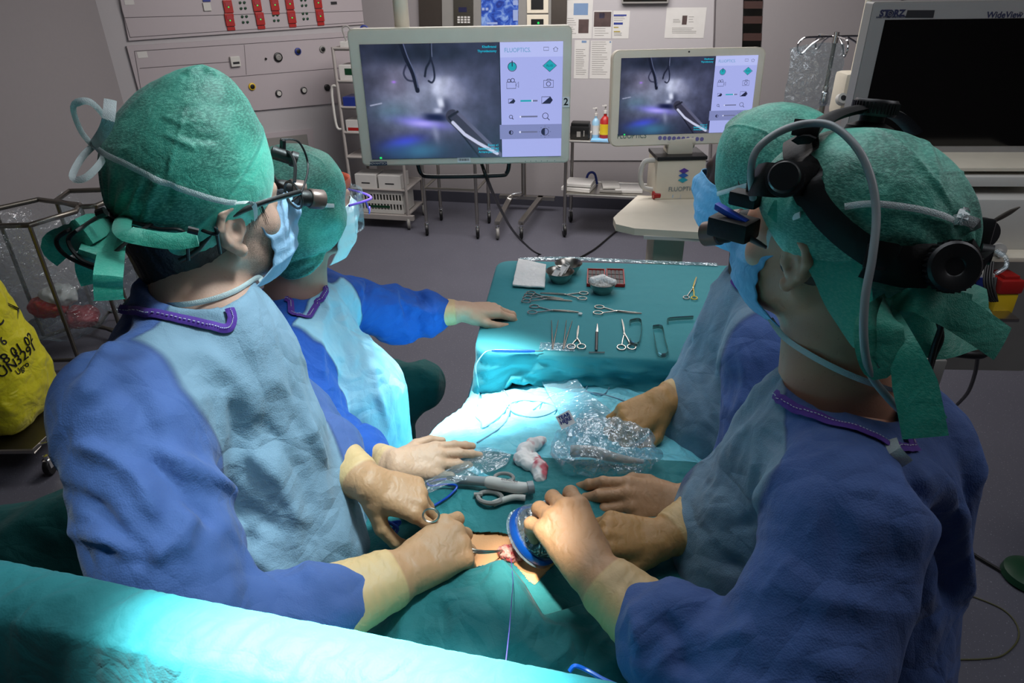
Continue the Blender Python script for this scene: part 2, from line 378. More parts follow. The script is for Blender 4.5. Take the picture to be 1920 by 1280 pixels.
M['mask_blue'] = cloth('mask_fabric_blue', '6ab0e0', '84c0ea', a=.2, s1=20, s2=60)
M['mask_white'] = cloth('mask_fabric_white', 'd8ecee', 'e6f4f4', a=.2, s1=20, s2=60)
def skin_mat(name, c1, c2, blot=None, rough=.5):
    t = NT(name); co = t.coord(); f = t.noise(22, 5, co); base = t.mix(f, c1, c2)
    fr = t.ramp(t.noise(240, 2, co), [(.66, 0.), (.74, 1.)]); base = t.mix(t.math('MULTIPLY', fr, .25), base, blot or c1)
    if name == 'skin_shaven':
        at = t.n('ShaderNodeAttribute', attribute_name='stubble'); st = t.ramp(t.noise(900, 1, co), [(.5, 0.), (.6, 1.)]); base = t.mix(t.math('MULTIPLY', t.math('MULTIPLY', st, at.outputs['Fac']), .6), base, '4a3a38')
    t.bump(t.noise(380, 3, co), .25, .001)
    t.set(Base_Color=base, Roughness=rough, Subsurface_Weight=.06, Specular_IOR_Level=.4); t.b.inputs['Subsurface Radius'].default_value = (.01, .004, .002); return t.m
M['skin'] = skin_mat('skin_pale', 'b08878', 'c49c8a', 'a06a5c')
M['skin_shaven'] = skin_mat('skin_shaven', 'b89080', 'caa492', '9a6a5c')
M['skin_tan'] = skin_mat('skin_tan', 'c48c70', 'd09c80', '7c4a3a')
M['skin_dark'] = skin_mat('skin_dark', '3c2824', '4a322c', '2c1c18')
M['skin_patient'] = skin_mat('skin_patient', 'e0a068', 'e8b07c', 'd08850')
M['hair'] = plain('black_hair', '0c0a0c', .45, bump=.6, bs=220); M['hair_brown'] = plain('brown_hair', '3a2c26', .6, bump=.6, bs=220)
def glove_mat(name, c1, c2):
    t = NT(name); co = t.coord(); base = t.mix(t.noise(30, 3, co), c1, c2)
    at = t.n('ShaderNodeAttribute', attribute_name='cuff'); base = t.mix(t.ramp(at.outputs['Fac'], [(.0, 0.), (1., 1.)]), base, 'd2b480')
    wv = t.n('ShaderNodeTexWave'); wv.inputs['Scale'].default_value = 24; wv.inputs['Distortion'].default_value = 9; wv.inputs['Detail'].default_value = 3; wv.inputs['Detail Scale'].default_value = 2.2; t.l(co, wv.inputs['Vector'])
    b1 = t.bump(t.math('MULTIPLY', wv.outputs['Fac'], t.noise(18, 2, co)), .28, .0022); t.bump(t.noise(260, 2, co), .12, .001, b1)
    t.set(Base_Color=base, Roughness=.5, Specular_IOR_Level=.4, Subsurface_Weight=.05); t.b.inputs['Subsurface Radius'].default_value = (.008, .004, .002); return t.m
M['glove'] = glove_mat('tan_latex', 'b08660', 'b88f6a'); M['glove_pale'] = glove_mat('pale_latex', 'c8a284', 'd0ac90'); M['glove_brown'] = glove_mat('brown_latex', 'b0844e', 'bc9058')
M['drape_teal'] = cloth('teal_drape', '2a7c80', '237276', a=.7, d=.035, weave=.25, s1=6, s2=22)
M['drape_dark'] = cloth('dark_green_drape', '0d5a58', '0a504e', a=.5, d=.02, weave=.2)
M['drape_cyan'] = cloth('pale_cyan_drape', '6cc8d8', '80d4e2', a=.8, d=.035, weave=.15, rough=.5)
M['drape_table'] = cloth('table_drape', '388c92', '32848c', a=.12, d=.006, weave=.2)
M['drape_screen'] = cloth('screen_drape', '30888e', '2a7e84', a=.5, d=.008, s1=14, s2=40, weave=.15)
M['film'] = plastic_film('clear_film', 'd8eef4', .3); M['film_light'] = plastic_film('thin_clear_film', 'cfe6ee', .16)
M['film_edge'] = plastic_film('clear_border_film', '5cb4bc', .4)
M['steel'] = plain('stainless_steel', 'b8b4ac', .28, 1, .05, 300); M['steel_dark'] = plain('dull_steel', '7c7870', .38, 1, .05, 300)
M['chrome'] = plain('chrome', 'd8d8d8', .12, 1); M['brushed'] = plain('brushed_panel', '6a625c', .4, .9)
M['paint_cart'] = plain('cart_paint', '9a9490', .45); M['cream'] = plain('cream_plastic', 'd8cfbc', .4); M['bezel'] = plain('bezel_plastic', 'e6dfce', .35)
M['white_plastic'] = plain('white_plastic', 'c2c0ba', .4); M['grey_plastic'] = plain('grey_plastic', '84827e', .5); M['dark_plastic'] = plain('dark_plastic', '1a1a1c', .4)
M['black'] = plain('black_rubber', '0a0a0b', .45, bump=.15, bs=200); M['leather'] = plain('black_leather', '0d0c0c', .5, bump=.2, bs=160, spec=.3)
M['black_gloss'] = plain('black_gloss', '030303', .12); M['paper'] = plain('paper', 'c8c6c2', .7); M['label_white'] = plain('label_white', 'f4f4f2', .6); M['ink'] = plain('ink', '15151a', .6); M['blue_ink'] = plain('blue_ink', '1c2f80', .5)
M['red'] = plain('red_plastic', 'a01c18', .4); M['yellow'] = plain('yellow_plastic', 'd8b41c', .45); M['green_led'] = emis('green_led', '20e060', 1.2)
M['blue_plastic'] = plain('blue_plastic', '0a4ea8', .35); M['blue_cable'] = plain('blue_cable', '1450c8', .35); M['royal'] = plain('royal_blue', '1440b0', .4)
M['gauze'] = cloth('gauze', 'e4e4e0', 'f0efea', a=.35, s1=20, s2=70, weave=.5, wscale=900, rough=.9); M['blood'] = plain('blood_stain', '9c2c34', .4)
M['gray_tube'] = plain('grey_tube', '8c9294', .35); M['cable_grey'] = plain('pale_grey_cable', '6c90a4', .35)
M['lens_tube'] = plain('lens_barrel', '6c5c56', .35, .6); M['glass_dark'] = plain('dark_lens', '05070c', .05)
M['suture'] = plain('violet_suture', '5a4ca0', .4); M['darkgreen'] = plain('dark_green_plastic', '0a3a22', .4)
def floor_mat():
    t = NT('vinyl_floor'); co = t.coord(); b = t.mix(t.noise(3, 2, co), '53535d', '5c5c66'); sp = t.ramp(t.noise(160, 1, co), [(.68, 0.), (.73, 1.)])
    t.set(Base_Color=t.mix(t.math('MULTIPLY', sp, .5), b, 'aeb0b8'), Roughness=.42, Specular_IOR_Level=.35); t.bump(t.noise(90, 2, co), .04, .001); return t.m
M['floor'] = floor_mat()
M['wall'] = plain('wall_paint', '8e898a', .55, bump=.03, bs=120, var=.03); M['wall_lit'] = plain('wall_paint_lit', 'aaa6a8', .5, var=.02); M['base'] = plain('skirting_vinyl', '3a3a44', .5)  # wall_lit: paler copy of the wall colour with the room light put in
M['panel'] = plain('service_panel', 'aca3a6', .45, var=.02); M['line'] = plain('panel_joint', '605a5c', .6)
M['bag_yellow'] = cloth('yellow_bag', 'c8c014', 'd4cc18', a=.6, d=.02, weave=0, rough=.35, spec=.6)
# ---------------------------------------------------------------- people: heads, hands, bodies
def head_sdf(Rm, c, sc=1.0):
    s = SDF(.02); L = lambda p: c + Rm @ (np.array(p, float) * sc)
    E = lambda p, r, k=None, op=1: s.ell(L(p), np.array(r) * sc, Rm, k, op)
    Cn = lambda a, b, ra, rb, k=None: s.cone(L(a), L(b), ra * sc, rb * sc, k)
    E((0, -.014, .03), (.077, .1, .086)); E((0, .028, -.02), (.062, .066, .078), .03); E((0, .045, -.075), (.046, .044, .042), .03)
    for x in (-1, 1):
        Cn((x * .057, -.008, -.05), (x * .012, .068, -.098), .019, .017, .025); E((x * .036, .062, -.028), (.022, .022, .022), .02)
        E((x * .031, .1, -.002), (.016, .014, .012), .01, -1); E((x * .031, .077, -.002), (.0135, .0135, .0125), .002)
    Cn((-.032, .082, .02), (.032, .082, .02), .011, .011, .015); Cn((0, .088, .004), (0, .108, -.034), .007, .011, .012)
    for x in (-1, 1): E((x * .011, .1, -.038), (.008, .009, .007), .006)
    Cn((-.02, .089, -.06), (.02, .089, -.06), .007, .007, .008); Cn((-.018, .087, -.07), (.018, .087, -.07), .0075, .0075, .008)
    for x in (-1, 1):
        g = lambda p: (x * (.08 + (p[0] - .08) * .92), (p[1] + .004) * .94 - .004, (p[2] + .008) * .96 - .008)
        E(g((.086, -.009, -.004)), (.0075, .021, .030), .008)
        hx = [(.078, .014, .0), (.086, .011, .02), (.092, -.003, .031), (.097, -.019, .024), (.098, -.026, .004), (.093, -.019, -.017), (.086, -.006, -.033), (.082, .004, -.040)]
        for i in range(len(hx) - 1): Cn(g(hx[i]), g(hx[i + 1]), .0052, .0052 + .0005 * i, .004)
        E(g((.083, .003, -.040)), (.006, .008, .010), .005)
        for a, b in (((.09, -.008, .018), (.093, -.015, .0)), ((.093, -.015, .0), (.087, -.006, -.02))): Cn(g(a), g(b), .0032, .0035, .003)
        E(g((.096, .0, -.006)), (.008, .008, .012), .004, -1); E(g((.081, .013, -.009)), (.006, .005, .008), .004)
    return s, L
FL = [(.043, .026, .021), (.047, .030, .022), (.044, .028, .022), (.034, .021, .019)]
def hand_sdf(W, d, nb, side, curl, spread=(6, 2, -2, -8), thumb=None, sc=1.0, cuff=.075, fat=1.0, cuffr=1.0, arm=None):
    """wrist W, finger direction d, back-of-hand normal nb, side +1 right / -1 left"""
    Y = nrm(d); Z = nrm(np.array(nb, float) - Y * (np.array(nb, float) @ Y)); X = np.cross(Y, Z); t = -side
    W = np.array(W, float); L = lambda p: W + sc * (p[0] * X + p[1] * Y + p[2] * Z)
    s = SDF(.012); kx = [t * .031, t * .0105, -t * .0105, -t * .029]; ky = [.088, .093, .088, .079]; kz = [-.002, .001, -.001, -.005]
    a = nrm(np.array(arm, float)) if arm is not None else -Y                       # towards the elbow
    for i in range(4): s.cone(L((kx[i] * .55, .006, -.002)), L((kx[i], ky[i], kz[i] - .003)), .0155 * sc, .0122 * sc * fat, .014)
    s.ell(L((t * .018, .04, -.012)), np.array([.02, .036, .015]) * sc, np.stack([X, Y, Z], 1), .014); s.ell(L((-t * .018, .04, -.010)), np.array([.016, .036, .014]) * sc, np.stack([X, Y, Z], 1), .014)
    for i in range(4):
        sp = math.radians(spread[i]) * t; q = np.array([kx[i], ky[i], kz[i] - .003]); dirv = np.array([math.sin(sp), math.cos(sp), 0]); ang = 0; rr = [.0105, .0095, .0086, .0076]
        if i == 3: rr = [.0092, .0083, .0076, .0068]
        for j in range(3):
            ang += math.radians(curl[i][j]); v = np.array([dirv[0] * math.cos(ang), dirv[1] * math.cos(ang), -math.sin(ang)]); q2 = q + v * FL[i][j]
            s.cone(L(q), L(q2), rr[j] * sc * fat, rr[j + 1] * sc * fat, .006 if j == 0 else .0025)
            if j: s.ell(L(q + np.array([0, 0, .0008])), np.array([1, 1, 1]) * rr[j] * 1.06 * sc * fat, None, .003)
            q = q2
    th = thumb or [(t * .026, .022, -.012), (t * .052, .052, -.022), (t * .060, .084, -.026), (t * .056, .110, -.030)]
    if thumb: th = [(t * p[0], p[1], p[2]) for p in thumb]
    s.cone(L((t * .012, .006, -.008)), L(th[0]), .016 * sc, .0155 * sc, .012)
    for j, (ra, rb) in enumerate(((.0155, .0118), (.0115, .0102), (.0102, .0082))): s.cone(L(th[j]), L(th[j + 1]), ra * sc * fat, rb * sc * fat, .010 if j == 0 else .003)
    ww = .0095
    ca = W + a * cuff * sc; cm = W + a * .03 * sc
    for x in (-ww, ww):
        o = X * x * sc; s.cone(L((x, .012, -.002)), W + o, .0205 * sc, .0205 * sc, .012); s.cone(W + o, cm + o, .0205 * sc, .0245 * sc * cuffr, .01); s.cone(cm + o, ca + o * 1.5, .0245 * sc * cuffr, .030 * sc * cuffr, .006)
    s.half(ca, a, .0006)
    return s, dict(W=W, X=X, Y=Y, Z=Z, a=a, ca=ca, L=L, sc=sc, t=t, cuffr=cuffr)
def glove(name, hs, info, mat, parent, cufflen=.062, label=None, res=.0021, creases=()):
    V, Q = hs.mesh(res); N = normals(V, Q); a = info['a']; u = (V - info['W']) @ a
    r = u / info['sc']; m = np.clip((r - .0) / .02, 0, 1) * np.clip((cufflen + .06 - r) * 50, 0, 1)
    wav = ridge(np.stack([r * 75, *(fbm(V * 14, 1)[None] * 1.2 + ((V - info['W']) @ info[c] * 14)[None] for c in 'XZ')], 1).reshape(len(V), 3) if False else np.stack([r * 70, (V - info['W']) @ info['X'] * 16, (V - info['W']) @ info['Z'] * 16], 1), 1)
    V = V + N * (m * wav * .0016)[:, None]
    V = V + N * (np.clip(1 - m, 0, 1) * (ridge(V * 42, 2)) * .0007)[:, None]
    rim = np.exp(-((r - (np.linalg.norm(info['ca'] - info['W']) / info['sc'] - .002)) / .0022) ** 2); V = V + N * (rim * .0016)[:, None]
    for pts, wd, h in creases: V = fold(V, N, [info['L'](p) for p in pts], wd, h)
    cu = np.clip((r - cufflen * .35) / .004, 0, 1)
    o = pym(name, V, Q, mat, parent, attrs={'cuff': cu * .75})
    if label: o['label'] = label
    return o, V, Q
def tubefold(V, N, a, b, amp, fa=16, fr=5, seed=0, bunch=0):   # sleeve rumples: rings across the limb from a to b
    a = np.array(a); b = np.array(b); ax = nrm(b - a); L = np.linalg.norm(b - a); u = (V - a) @ ax; rel = V - a - u[:, None] * ax; d = np.linalg.norm(rel, axis=1)
    w_ = np.clip((u + .06) / .08, 0, 1) * np.clip((L + .06 - u) / .08, 0, 1) * np.clip((.16 - d) / .05, 0, 1)
    q = np.stack([u * fa + rel[:, 0] * 4 + rel[:, 2] * 3 + seed, rel[:, 0] * fr + seed, rel[:, 2] * fr + rel[:, 1] * fr], 1)
    return V + N * (w_ * ridge(q, 2) * amp)[:, None]
def body_mesh(name, hs, neck, joints, mat, extra=None, clipz=None):
    V1, Q1 = hs.mesh(.0032); nV = [V1]; nQ = [Q1]; b = SDF(.05)
    j = joints; hipc = j['hip']; tc = (np.array(neck) * .45 + np.array(hipc) * .55)
    b.cone(np.array(neck) - [0, 0, .10], hipc, .09, .11, .06)
    for sh, el, wr in (('shR', 'elR', 'wrR'), ('shL', 'elL', 'wrL')):
        b.cone(np.array(neck) - [0, 0, .07], j[sh], .055, .052, .05); b.cone(j[sh], j[el], .048, .036, .02); b.cone(j[el], j[wr], .036, .016, .015)
        d = nrm(j['h' + sh[-1]]); w_ = np.array(j[wr]); b.cone(w_ - [0, 0, .004], w_ + d * .05 - [0, 0, .004], .009, .007, .01)
    side = nrm(np.array(j['shR']) - np.array(j['shL'])) * [1, 1, 0]; f = np.array([-side[1], side[0], 0])
    for x in (-1, 1):
        h = np.array(hipc) + side * .09 * x; kn = h * [1, 1, 0] + [0, 0, .48]; an = kn * [1, 1, 0] + [0, 0, .085]
        b.cone(h, kn, .085, .06, .05); b.cone(kn, an, .058, .04, .02); b.cone(an - [0, 0, .04], an + nrm(j['face']) * [.16, .16, 0] - [0, 0, .05], .042, .034, .02)
    V2, Q2 = b.mesh(.009); V2[:, 2] = np.maximum(V2[:, 2], .003)
    nQ.append(Q2 + len(V1)); V = np.concatenate([V1, V2]); Q = np.concatenate(nQ)
    at = {'stubble': extra(V) if extra else np.zeros(len(V))}
    return pym(name, V, Q, mat, None, attrs=at)
def snap_path(b, pix, off, n=6):
    """strap centre line on a surface through photo pixels"""
    h = [hit(b, x, y, off) for x, y in pix]; pts = spl([p for p, _ in h], n); out = []; nn = []
    for p in pts:
        q, m = near(b, p, off); out.append(q); nn.append(m)
    return out, nn
def strap(name, b, pix, wid, mat, parent, off=.003, th=.0009, n=6, label=None):
    out, nn = snap_path(b, pix, off, n); o = MB().ribbon(out, wid, nn, th).build(name, mat, parent, True)
    if label: o['label'] = label
    return o, out, nn
def bandpath(b, pts3, off, n=6):
    pts = spl(pts3, n); out = []; nn = []
    for p in pts: q, m = near(b, p, off); out.append(q); nn.append(m)
    return out, nn
def bow(m, k, dirs, wid, nr, th=.0009):
    """loops leaving a knot k; dirs: (direction, side direction, length, fatness)"""
    for d, s_, L, fat in dirs:
        d = nrm(d); s_ = nrm(s_); k = np.array(k, float)
        pts = spl([k, k + d * L * .45 + s_ * L * fat, k + d * L + s_ * L * fat * .4, k + d * L * .95 - s_ * L * fat * .5, k + d * L * .4 - s_ * L * fat * .45, k], 6); m.ribbon(pts, wid, nr, th)
# ---------------------------------------------------------------- gowns, caps, masks
A3 = lambda *p: np.array(p, float)
def gown(name, mat, parent, torso, arms, seam, neckcut, strokes=(), res=.0065, bot=.42, ring=.011, tors=.014, sleeve_r=(.078, .080, .060, .029), fold_dirs=None):
    T = SDF(.07); [T.cone(*a) for a in torso]
    G = SDF(.05); G.p += T.p; Sl = SDF(.02)
    for sh, el, wr in arms:
        sh, el, wr = map(np.array, (sh, el, wr)); d = nrm(wr - el); r = sleeve_r
        mid = (el + wr) / 2
        for Z in (Sl, G):
            Z.cone(sh, el, r[0], r[1], .06 if Z is G else .02); Z.cone(el, mid, r[1], r[2], .03); Z.cone(mid, wr - d * .05, r[2], r[3], .03)
    for c in neckcut: G.cone(c[0], c[1], c[2], c[3], .012, -1)
    V, Q = G.mesh(res); ts = T.at(V); ss = Sl.at(V)
    N = normals(V, Q); low = np.clip((1.15 - V[:, 2]) / .3, 0, 1)
    sm = seam(V); fld = np.where(ss < ts - .004, -1., 1.); fld = np.minimum(sm, ss - ts * .5 + .003)
    # long hanging folds on the torso, rumples round the sleeves
    wf = np.clip((np.min([np.linalg.norm(V - np.array(a_[2]), axis=1) for a_ in arms], 0) - .06) / .08, 0, 1); N = N * wf[:, None]
    q = np.stack([V[:, 0] * 8.5 + V[:, 2] * 2.0, V[:, 1] * 8.5 - V[:, 2] * 1.6, V[:, 2] * 1.1], 1)
    V = V + N * ((ridge(q + fbm(V * 4, 2)[:, None] * .5, 3) * tors + fbm(V * 5.5 + 3, 2) * tors * .35) * np.clip(ss * 20 + .2, 0, 1))[:, None]
    for k, (sh, el, wr) in enumerate(arms):
        V = tubefold(V, N, sh, el, ring * .9, 9, 4, 3 * k + 1); V = tubefold(V, N, el, wr, ring * 1.2, 15, 5, 5 * k + 2)
    V = smooth_mesh(V, Q, 1); N = normals(V, Q) * wf[:, None]
    for sc_, am_, w_, of_ in ((4.2, .0042, .05, 0), (8.5, .0026, .07, 31.7)):  # sharp pinched creases along wandering lines
        cq = V * [1, 1, .4] * sc_ + fbm(V * 3 + of_, 2)[:, None] * .35 + of_; V = V + N * ((np.exp(-(pn(cq) / w_) ** 2) * np.clip(pn(V * 5 + 9 + of_) * 2.5 + .25, 0, 1)) * am_)[:, None]
    b = bvh(V, Q)
    for pix, wd, h in strokes:
        pts = [near(b, hit(b, x, y)[0])[0] for x, y in pix]; V = fold(V, N, spl(pts, 4), wd, h)
    V = smooth_mesh(V, Q, 1, .4)
    m = V[Q].mean(1)[:, 2] > bot
    o = pym(name, V, Q[m], mat, parent, attrs={'seam': fld}); return o, V, Q, bvh(V, Q)
def collar(name, b, pts3, wid, parent, off=.004):
    out, nn = bandpath(b, pts3, off, 8); o = MB().ribbon(out, wid, nn, .0022).build(name, M['purple'], parent, True)
    st = MB()
    for i in range(0, len(out) - 1, 1): st.tube([out[i] + nn[i] * .0034, out[i] * .45 + out[i + 1] * .55 + nn[i] * .0034], .0006, 4)
    st.build('stitching', M['tape_white'], o); return o
def cap_mesh(name, prims, cuts, parent, band=None, pleat=None, mat='cap', res=.003, amp=.0017, strokes=(), k=.03):
    s = SDF(k)
    for p in prims: s.ell(*p)
    for o_, n_ in cuts: s.half(o_, n_, .006)
    V, Q = s.mesh(res); N = normals(V, Q); bd = band(V) if band else np.full(len(V), -1.)
    V = V + N * (fbm(V * 11, 2) * amp + ridge(V * [17, 17, 12] + 5, 2) * amp * np.clip(-bd * 60, .15, 1))[:, None]
    if pleat:
        o_, ax, w_ = pleat; ax = nrm(ax); r = V - o_; u = r @ ax; rr = r - u[:, None] * ax; e1 = nrm(np.cross(ax, (0, .3, 1))); e2 = np.cross(ax, e1); an = np.arctan2(rr @ e1, rr @ e2)
        wt = np.clip(1 - np.linalg.norm(r, axis=1) / w_, 0, 1); V = V + N * (wt * np.sin(an * 17 + fbm(V * 9, 1) * 3) * .0045)[:, None]
    V = V + N * (np.exp(-(bd / .0022) ** 2) * .0016 + np.clip(bd * 400, 0, 1) * .0016)[:, None]
    b = bvh(V, Q); N = normals(V, Q)
    for pix, wd, h in strokes: V = fold(V, N, spl([hit(b, x, y)[0] for x, y in pix], 5), wd, h)
    o = pym(name, V, Q, M[mat], parent, attrs={'band': bd}); return o, V, Q, bvh(V, Q)
def mask_mesh(name, L, Rm, sc, mat, parent, top=.0, bot=-.125, w=.075, off=.006, bulge=.012, tilt=0, half=78):
    def fn(u, v):
        a = (u - .5) * 2; th = a * math.radians(half); z = bot + (top - bot) * v
        r = .078 + off + bulge * np.sin(v * PI) - .03 * (v - .5) ** 2 * 4 * (a ** 2)
        x = np.sin(th) * (w + off) * (1 - .1 * (1 - v)); y = np.cos(th) * r * 1.02 + .018 + np.exp(-(a / .22) ** 2) * (.012 + .018 * np.exp(-((v - .78) / .2) ** 2)) - .02 * np.abs(a) ** 2.5
        y = y - .035 * np.clip(.25 - v, 0, 1) * 2
        z = z + .012 * np.sin(a * PI / 2) ** 2 * (0.5 - v) * 1.2 + np.sin(v * 5 * 2 * PI) * .0006
        y = y + np.sin(v * 5 * 2 * PI) * .0014
        return np.stack([L((0, 0, 0))[i] + sc * (Rm[i, 0] * x + Rm[i, 1] * y + Rm[i, 2] * z) for i in range(3)], 1)
    V, Q = ico_grid(60, 50, fn); V = V + normals(V, Q) * (fbm(V * 30, 2) * .0010)[:, None]
    o = pym(name, V, Q, M[mat], parent); thick(o, .0015, 0); return o, fn
def az(deg, z=0): return (math.cos(math.radians(deg)), math.sin(math.radians(deg)), z)

# ================================================================ surgeon in the left foreground
RmA = frame(az(43, .03), roll=-.06); earA = P(436, 432, 1.0); scA = 1.06
hcA = earA - RmA @ A3(.085, -.004, -.006) * scA
neckA = A3(-.49, .965, 1.52)
hsA, LA = head_sdf(RmA, hcA, scA)
hsA.cone(LA((0, -.035, -.03)), neckA + [0, .01, -.02], .058, .064, .03); hsA.cone(neckA + [0, 0, -.02], neckA + [0, 0, -.12], .066, .10, .03)
hsA.cone(LA((0, .0, -.085)), neckA + [.03, .0, -.05], .04, .05, .03)
JA = dict(shR=A3(-.53, .78, 1.435), elR=A3(-.41, .58, 1.17), wrR=P(764, 1070, 1.06), shL=A3(-.56, 1.09, 1.375), elL=A3(-.45, 1.12, 1.15), wrL=P(690, 905, 1.2), hip=A3(-.47, .92, .98), face=A3(.96, -.27, 0))
JA['hR'] = P(850, 1010, 1.1) - JA['wrR']; JA['hL'] = P(790, 930, 1.2) - JA['wrL']
def stubA(V):
    l = (V - hcA) @ RmA / scA; return np.clip((.0 - l[:, 2]) * 30, 0, 1) * np.clip((l[:, 1] - .0) * 40, 0, 1) * np.clip((l[:, 2] + .15) * 30, 0, 1)
surgeonA = body_mesh('person', hsA, neckA, JA, M['skin_shaven'], stubA)
tag(surgeonA, 'surgeon at front left in green cap, blue gown and black loupes', 'person', 'surgical team')
for nm_, mt, side in (('hair', 'hair', 0),):
    s = SDF(.02); s.ell(LA((0, -.03, .0)), A3(.083, .098, .085) * scA, RmA); s.ell(LA((0, -.055, -.06)), A3(.062, .062, .06) * scA, RmA)
    s.half(LA((0, .0, 0)), RmA @ A3(0, 1, .0)); s.half(LA((0, -.06, -.092)), RmA @ A3(0, -.25, -1)); s.half(LA((0, 0, .03)), RmA @ A3(0, 0, 1))
    V, Q = s.mesh(.003); N = normals(V, Q); l = (V - hcA) @ RmA; V = V + N * (ridge(np.stack([l[:, 0] * 90, l[:, 1] * 60, l[:, 2] * 12], 1), 2) * .0015)[:, None]
    pym('hair', V, Q, M['hair'], surgeonA)
sb = MB()                                                     # sideburn strands in front of the ear
rs_ = random.Random(5)
for i in range(24):
    o_ = .0735 + rs_.uniform(-.002, .002); y0 = rs_.uniform(.020, .048); zl = rs_.uniform(-.018, -.004); dy = rs_.uniform(-.002, .010); sb.tube([LA((o_ + .004, y0, .022)), LA((o_ + .003, y0 + dy * .4, .006)), LA((o_ - .0005, y0 + dy, zl))], [.0004, .0004, .0002], 4)
sb.build('sideburn', M['hair'], surgeonA)
def bandA(V):                                                 # folded band round the forehead
    l = (V - hcA) @ RmA / scA; return (.052 + .60 * l[:, 1] - l[:, 2]) * .85 + .004 * np.sin(l[:, 1] * 30)
capA, cVA, cQA, cbA = cap_mesh('surgical_cap', [(LA((0, -.012, .06)), A3(.100, .110, .112) * scA, RmA), (LA((0, -.045, .015)), A3(.085, .070, .08) * scA, RmA), (LA((0, .012, .115)), A3(.066, .075, .068) * scA, RmA), (LA((.01, .025, .155)), A3(.03, .04, .034) * scA, RmA)],
    [(LA((0, .09, .012)), RmA @ A3(0, .35, -1)), (LA((0, -.1, -.028)), RmA @ A3(0, -.12, -1))], surgeonA, bandA, (LA((0, -.17, -.0)), RmA @ A3(0, -1, -.3), .16),
    strokes=[([(395, 170), (350, 200), (335, 250), (320, 300), (312, 350)], .0022, .0022), ([(300, 330), (280, 380), (272, 425)], .005, .005), ([(270, 330), (250, 380), (244, 420)], .004, .004), ([(325, 340), (310, 390)], .004, -.003), ([(300, 215), (340, 232), (370, 225)], .004, .002), ([(340, 250), (380, 262), (410, 258)], .005, -.002), ([(250, 190), (290, 150), (345, 140)], .004, -.002), ([(345, 140), (380, 128), (405, 145)], .006, .005), ([(320, 225), (345, 212)], .004, .002), ([(305, 250), (330, 262), (370, 280)], .004, .002)])
# cap ties gathered below the back of the cap
tk = hit(cbA, 185, 420, .004)[0]; back = -RmA[:, 1]; rt = RmA[:, 0]; dn = A3(0, 0, -1); vw = nrm(P(200, 450, .9) - CC); sd = nrm(np.cross(vw, (0, 0, 1)))
ct = MB()
ct.ribbon(spl([tk + sd * .03, tk + sd * .004 + dn * .02 - vw * .012, P(205, 500, .80), P(203, 540, .795), P(205, 562, .80)], 6), [.03] * 24 + [.034], -vw, .0018)
ct.ribbon(spl([tk, P(165, 430, .84), P(125, 450, .85), P(108, 462, .86), P(128, 480, .87)], 6), [.012, .016, .02, .03, .034, .034, .034, .034, .034, .03, .034, .034, .034] + [.036] * 12, -vw, .0018)
ct.ribbon(spl([tk, P(180, 470, .84), P(170, 500, .86), P(180, 530, .87)], 6), .034, -vw, .0018)
ct.ribbon(spl([tk + sd * .02, P(230, 432, .83), P(270, 445, .83), P(330, 452, .835), P(370, 446, .84)], 6), .022, nrm(-vw + A3(0, 0, .5)), .003)
cto = ct.build('cap_tie', M['cap_tie'], capA, True)
# mask
mkA, mfA = mask_mesh('surgical_mask', LA, RmA, scA, 'mask', surgeonA, top=.0, bot=-.125, half=52)
mp = lambda fn, u, v: fn(np.array([u]), np.array([v]))[0]
_, o1, n1 = strap('mask_strap', cbA, [(186, 275), (235, 305), (300, 340), (360, 360), (415, 376), (440, 378)], .0085, M['tape_white'], mkA, .004)
MB().ribbon(spl([o1[-1], P(475, 383, .93), mp(mfA, .97, .97)], 6), .008, n1[-1], .0008).build('mask_strap', M['tape_white'], mkA, True)
hbA = bvh(*hsA.mesh(.004))
lo = [mp(mfA, .98, .08)] + [hit(hbA, x, y, .004)[0] for x, y in ((478, 518), (440, 545), (390, 563), (330, 571), (270, 556), (225, 530))]
MB().ribbon(spl(lo, 7), .009, nrm(-vw + A3(.2, 0, -.3)), .0009).build('mask_strap', M['tape_white'], mkA, True)
kA = hit(cbA, 187, 276, .008)[0]; m = MB()
bow(m, kA, [(P(155, 190, .87) - kA, sd, .08, .28), (P(145, 345, .87) - kA, sd, .085, .22)], .009, nrm(-vw + .5 * sd))
m.ribbon(spl([kA, P(200, 235, .845), P(207, 187, .85)], 5), .014, -vw, .001); m.lathe(kA, [(.001, -.005), (.005, -.002), (.005, .002), (.001, .005)], sd, 10)
m.build('mask_tie_bow', M['tape_white'], mkA, True)
# black loupes with head lamp
lp = MB(); fa = RmA[:, 1]; upA = RmA[:, 2]
tpts = [LA((.088, -.02, .012)), LA((.093, .02, .022)), LA((.090, .06, .024)), LA((.078, .108, .020))]
lp.ribbon(spl(tpts, 6), .009, rt, .003); lp.ribbon(spl([LA((.088, -.02, .012)), LA((.086, -.055, -.018)), LA((.078, -.08, -.03))], 6), .009, rt, .003)
loupes = lp.build('loupes', M['black'], surgeonA, True)
fr = MB()
for x in (-1, 1): fr.tube([LA((x * .036 + .026 * math.cos(a), .116, .002 + .02 * math.sin(a))) for a in np.linspace(0, 2 * PI, 20)[:-1]], .0022, 6, closed=True)
fr.tube([LA((-.012, .118, .006)), LA((.012, .118, .006))], .003, 6); fr.tube([LA((.062, .116, .012)), LA((.078, .106, .018))], .003, 6)
fr.tube(spl([LA((.06, .11, .03)), LA((.04, .125, .05)), LA((.01, .13, .06)), LA((-.02, .125, .05))], 5), .0028, 6)
fr.build('spectacle_frame', M['dark_plastic'], loupes, True)
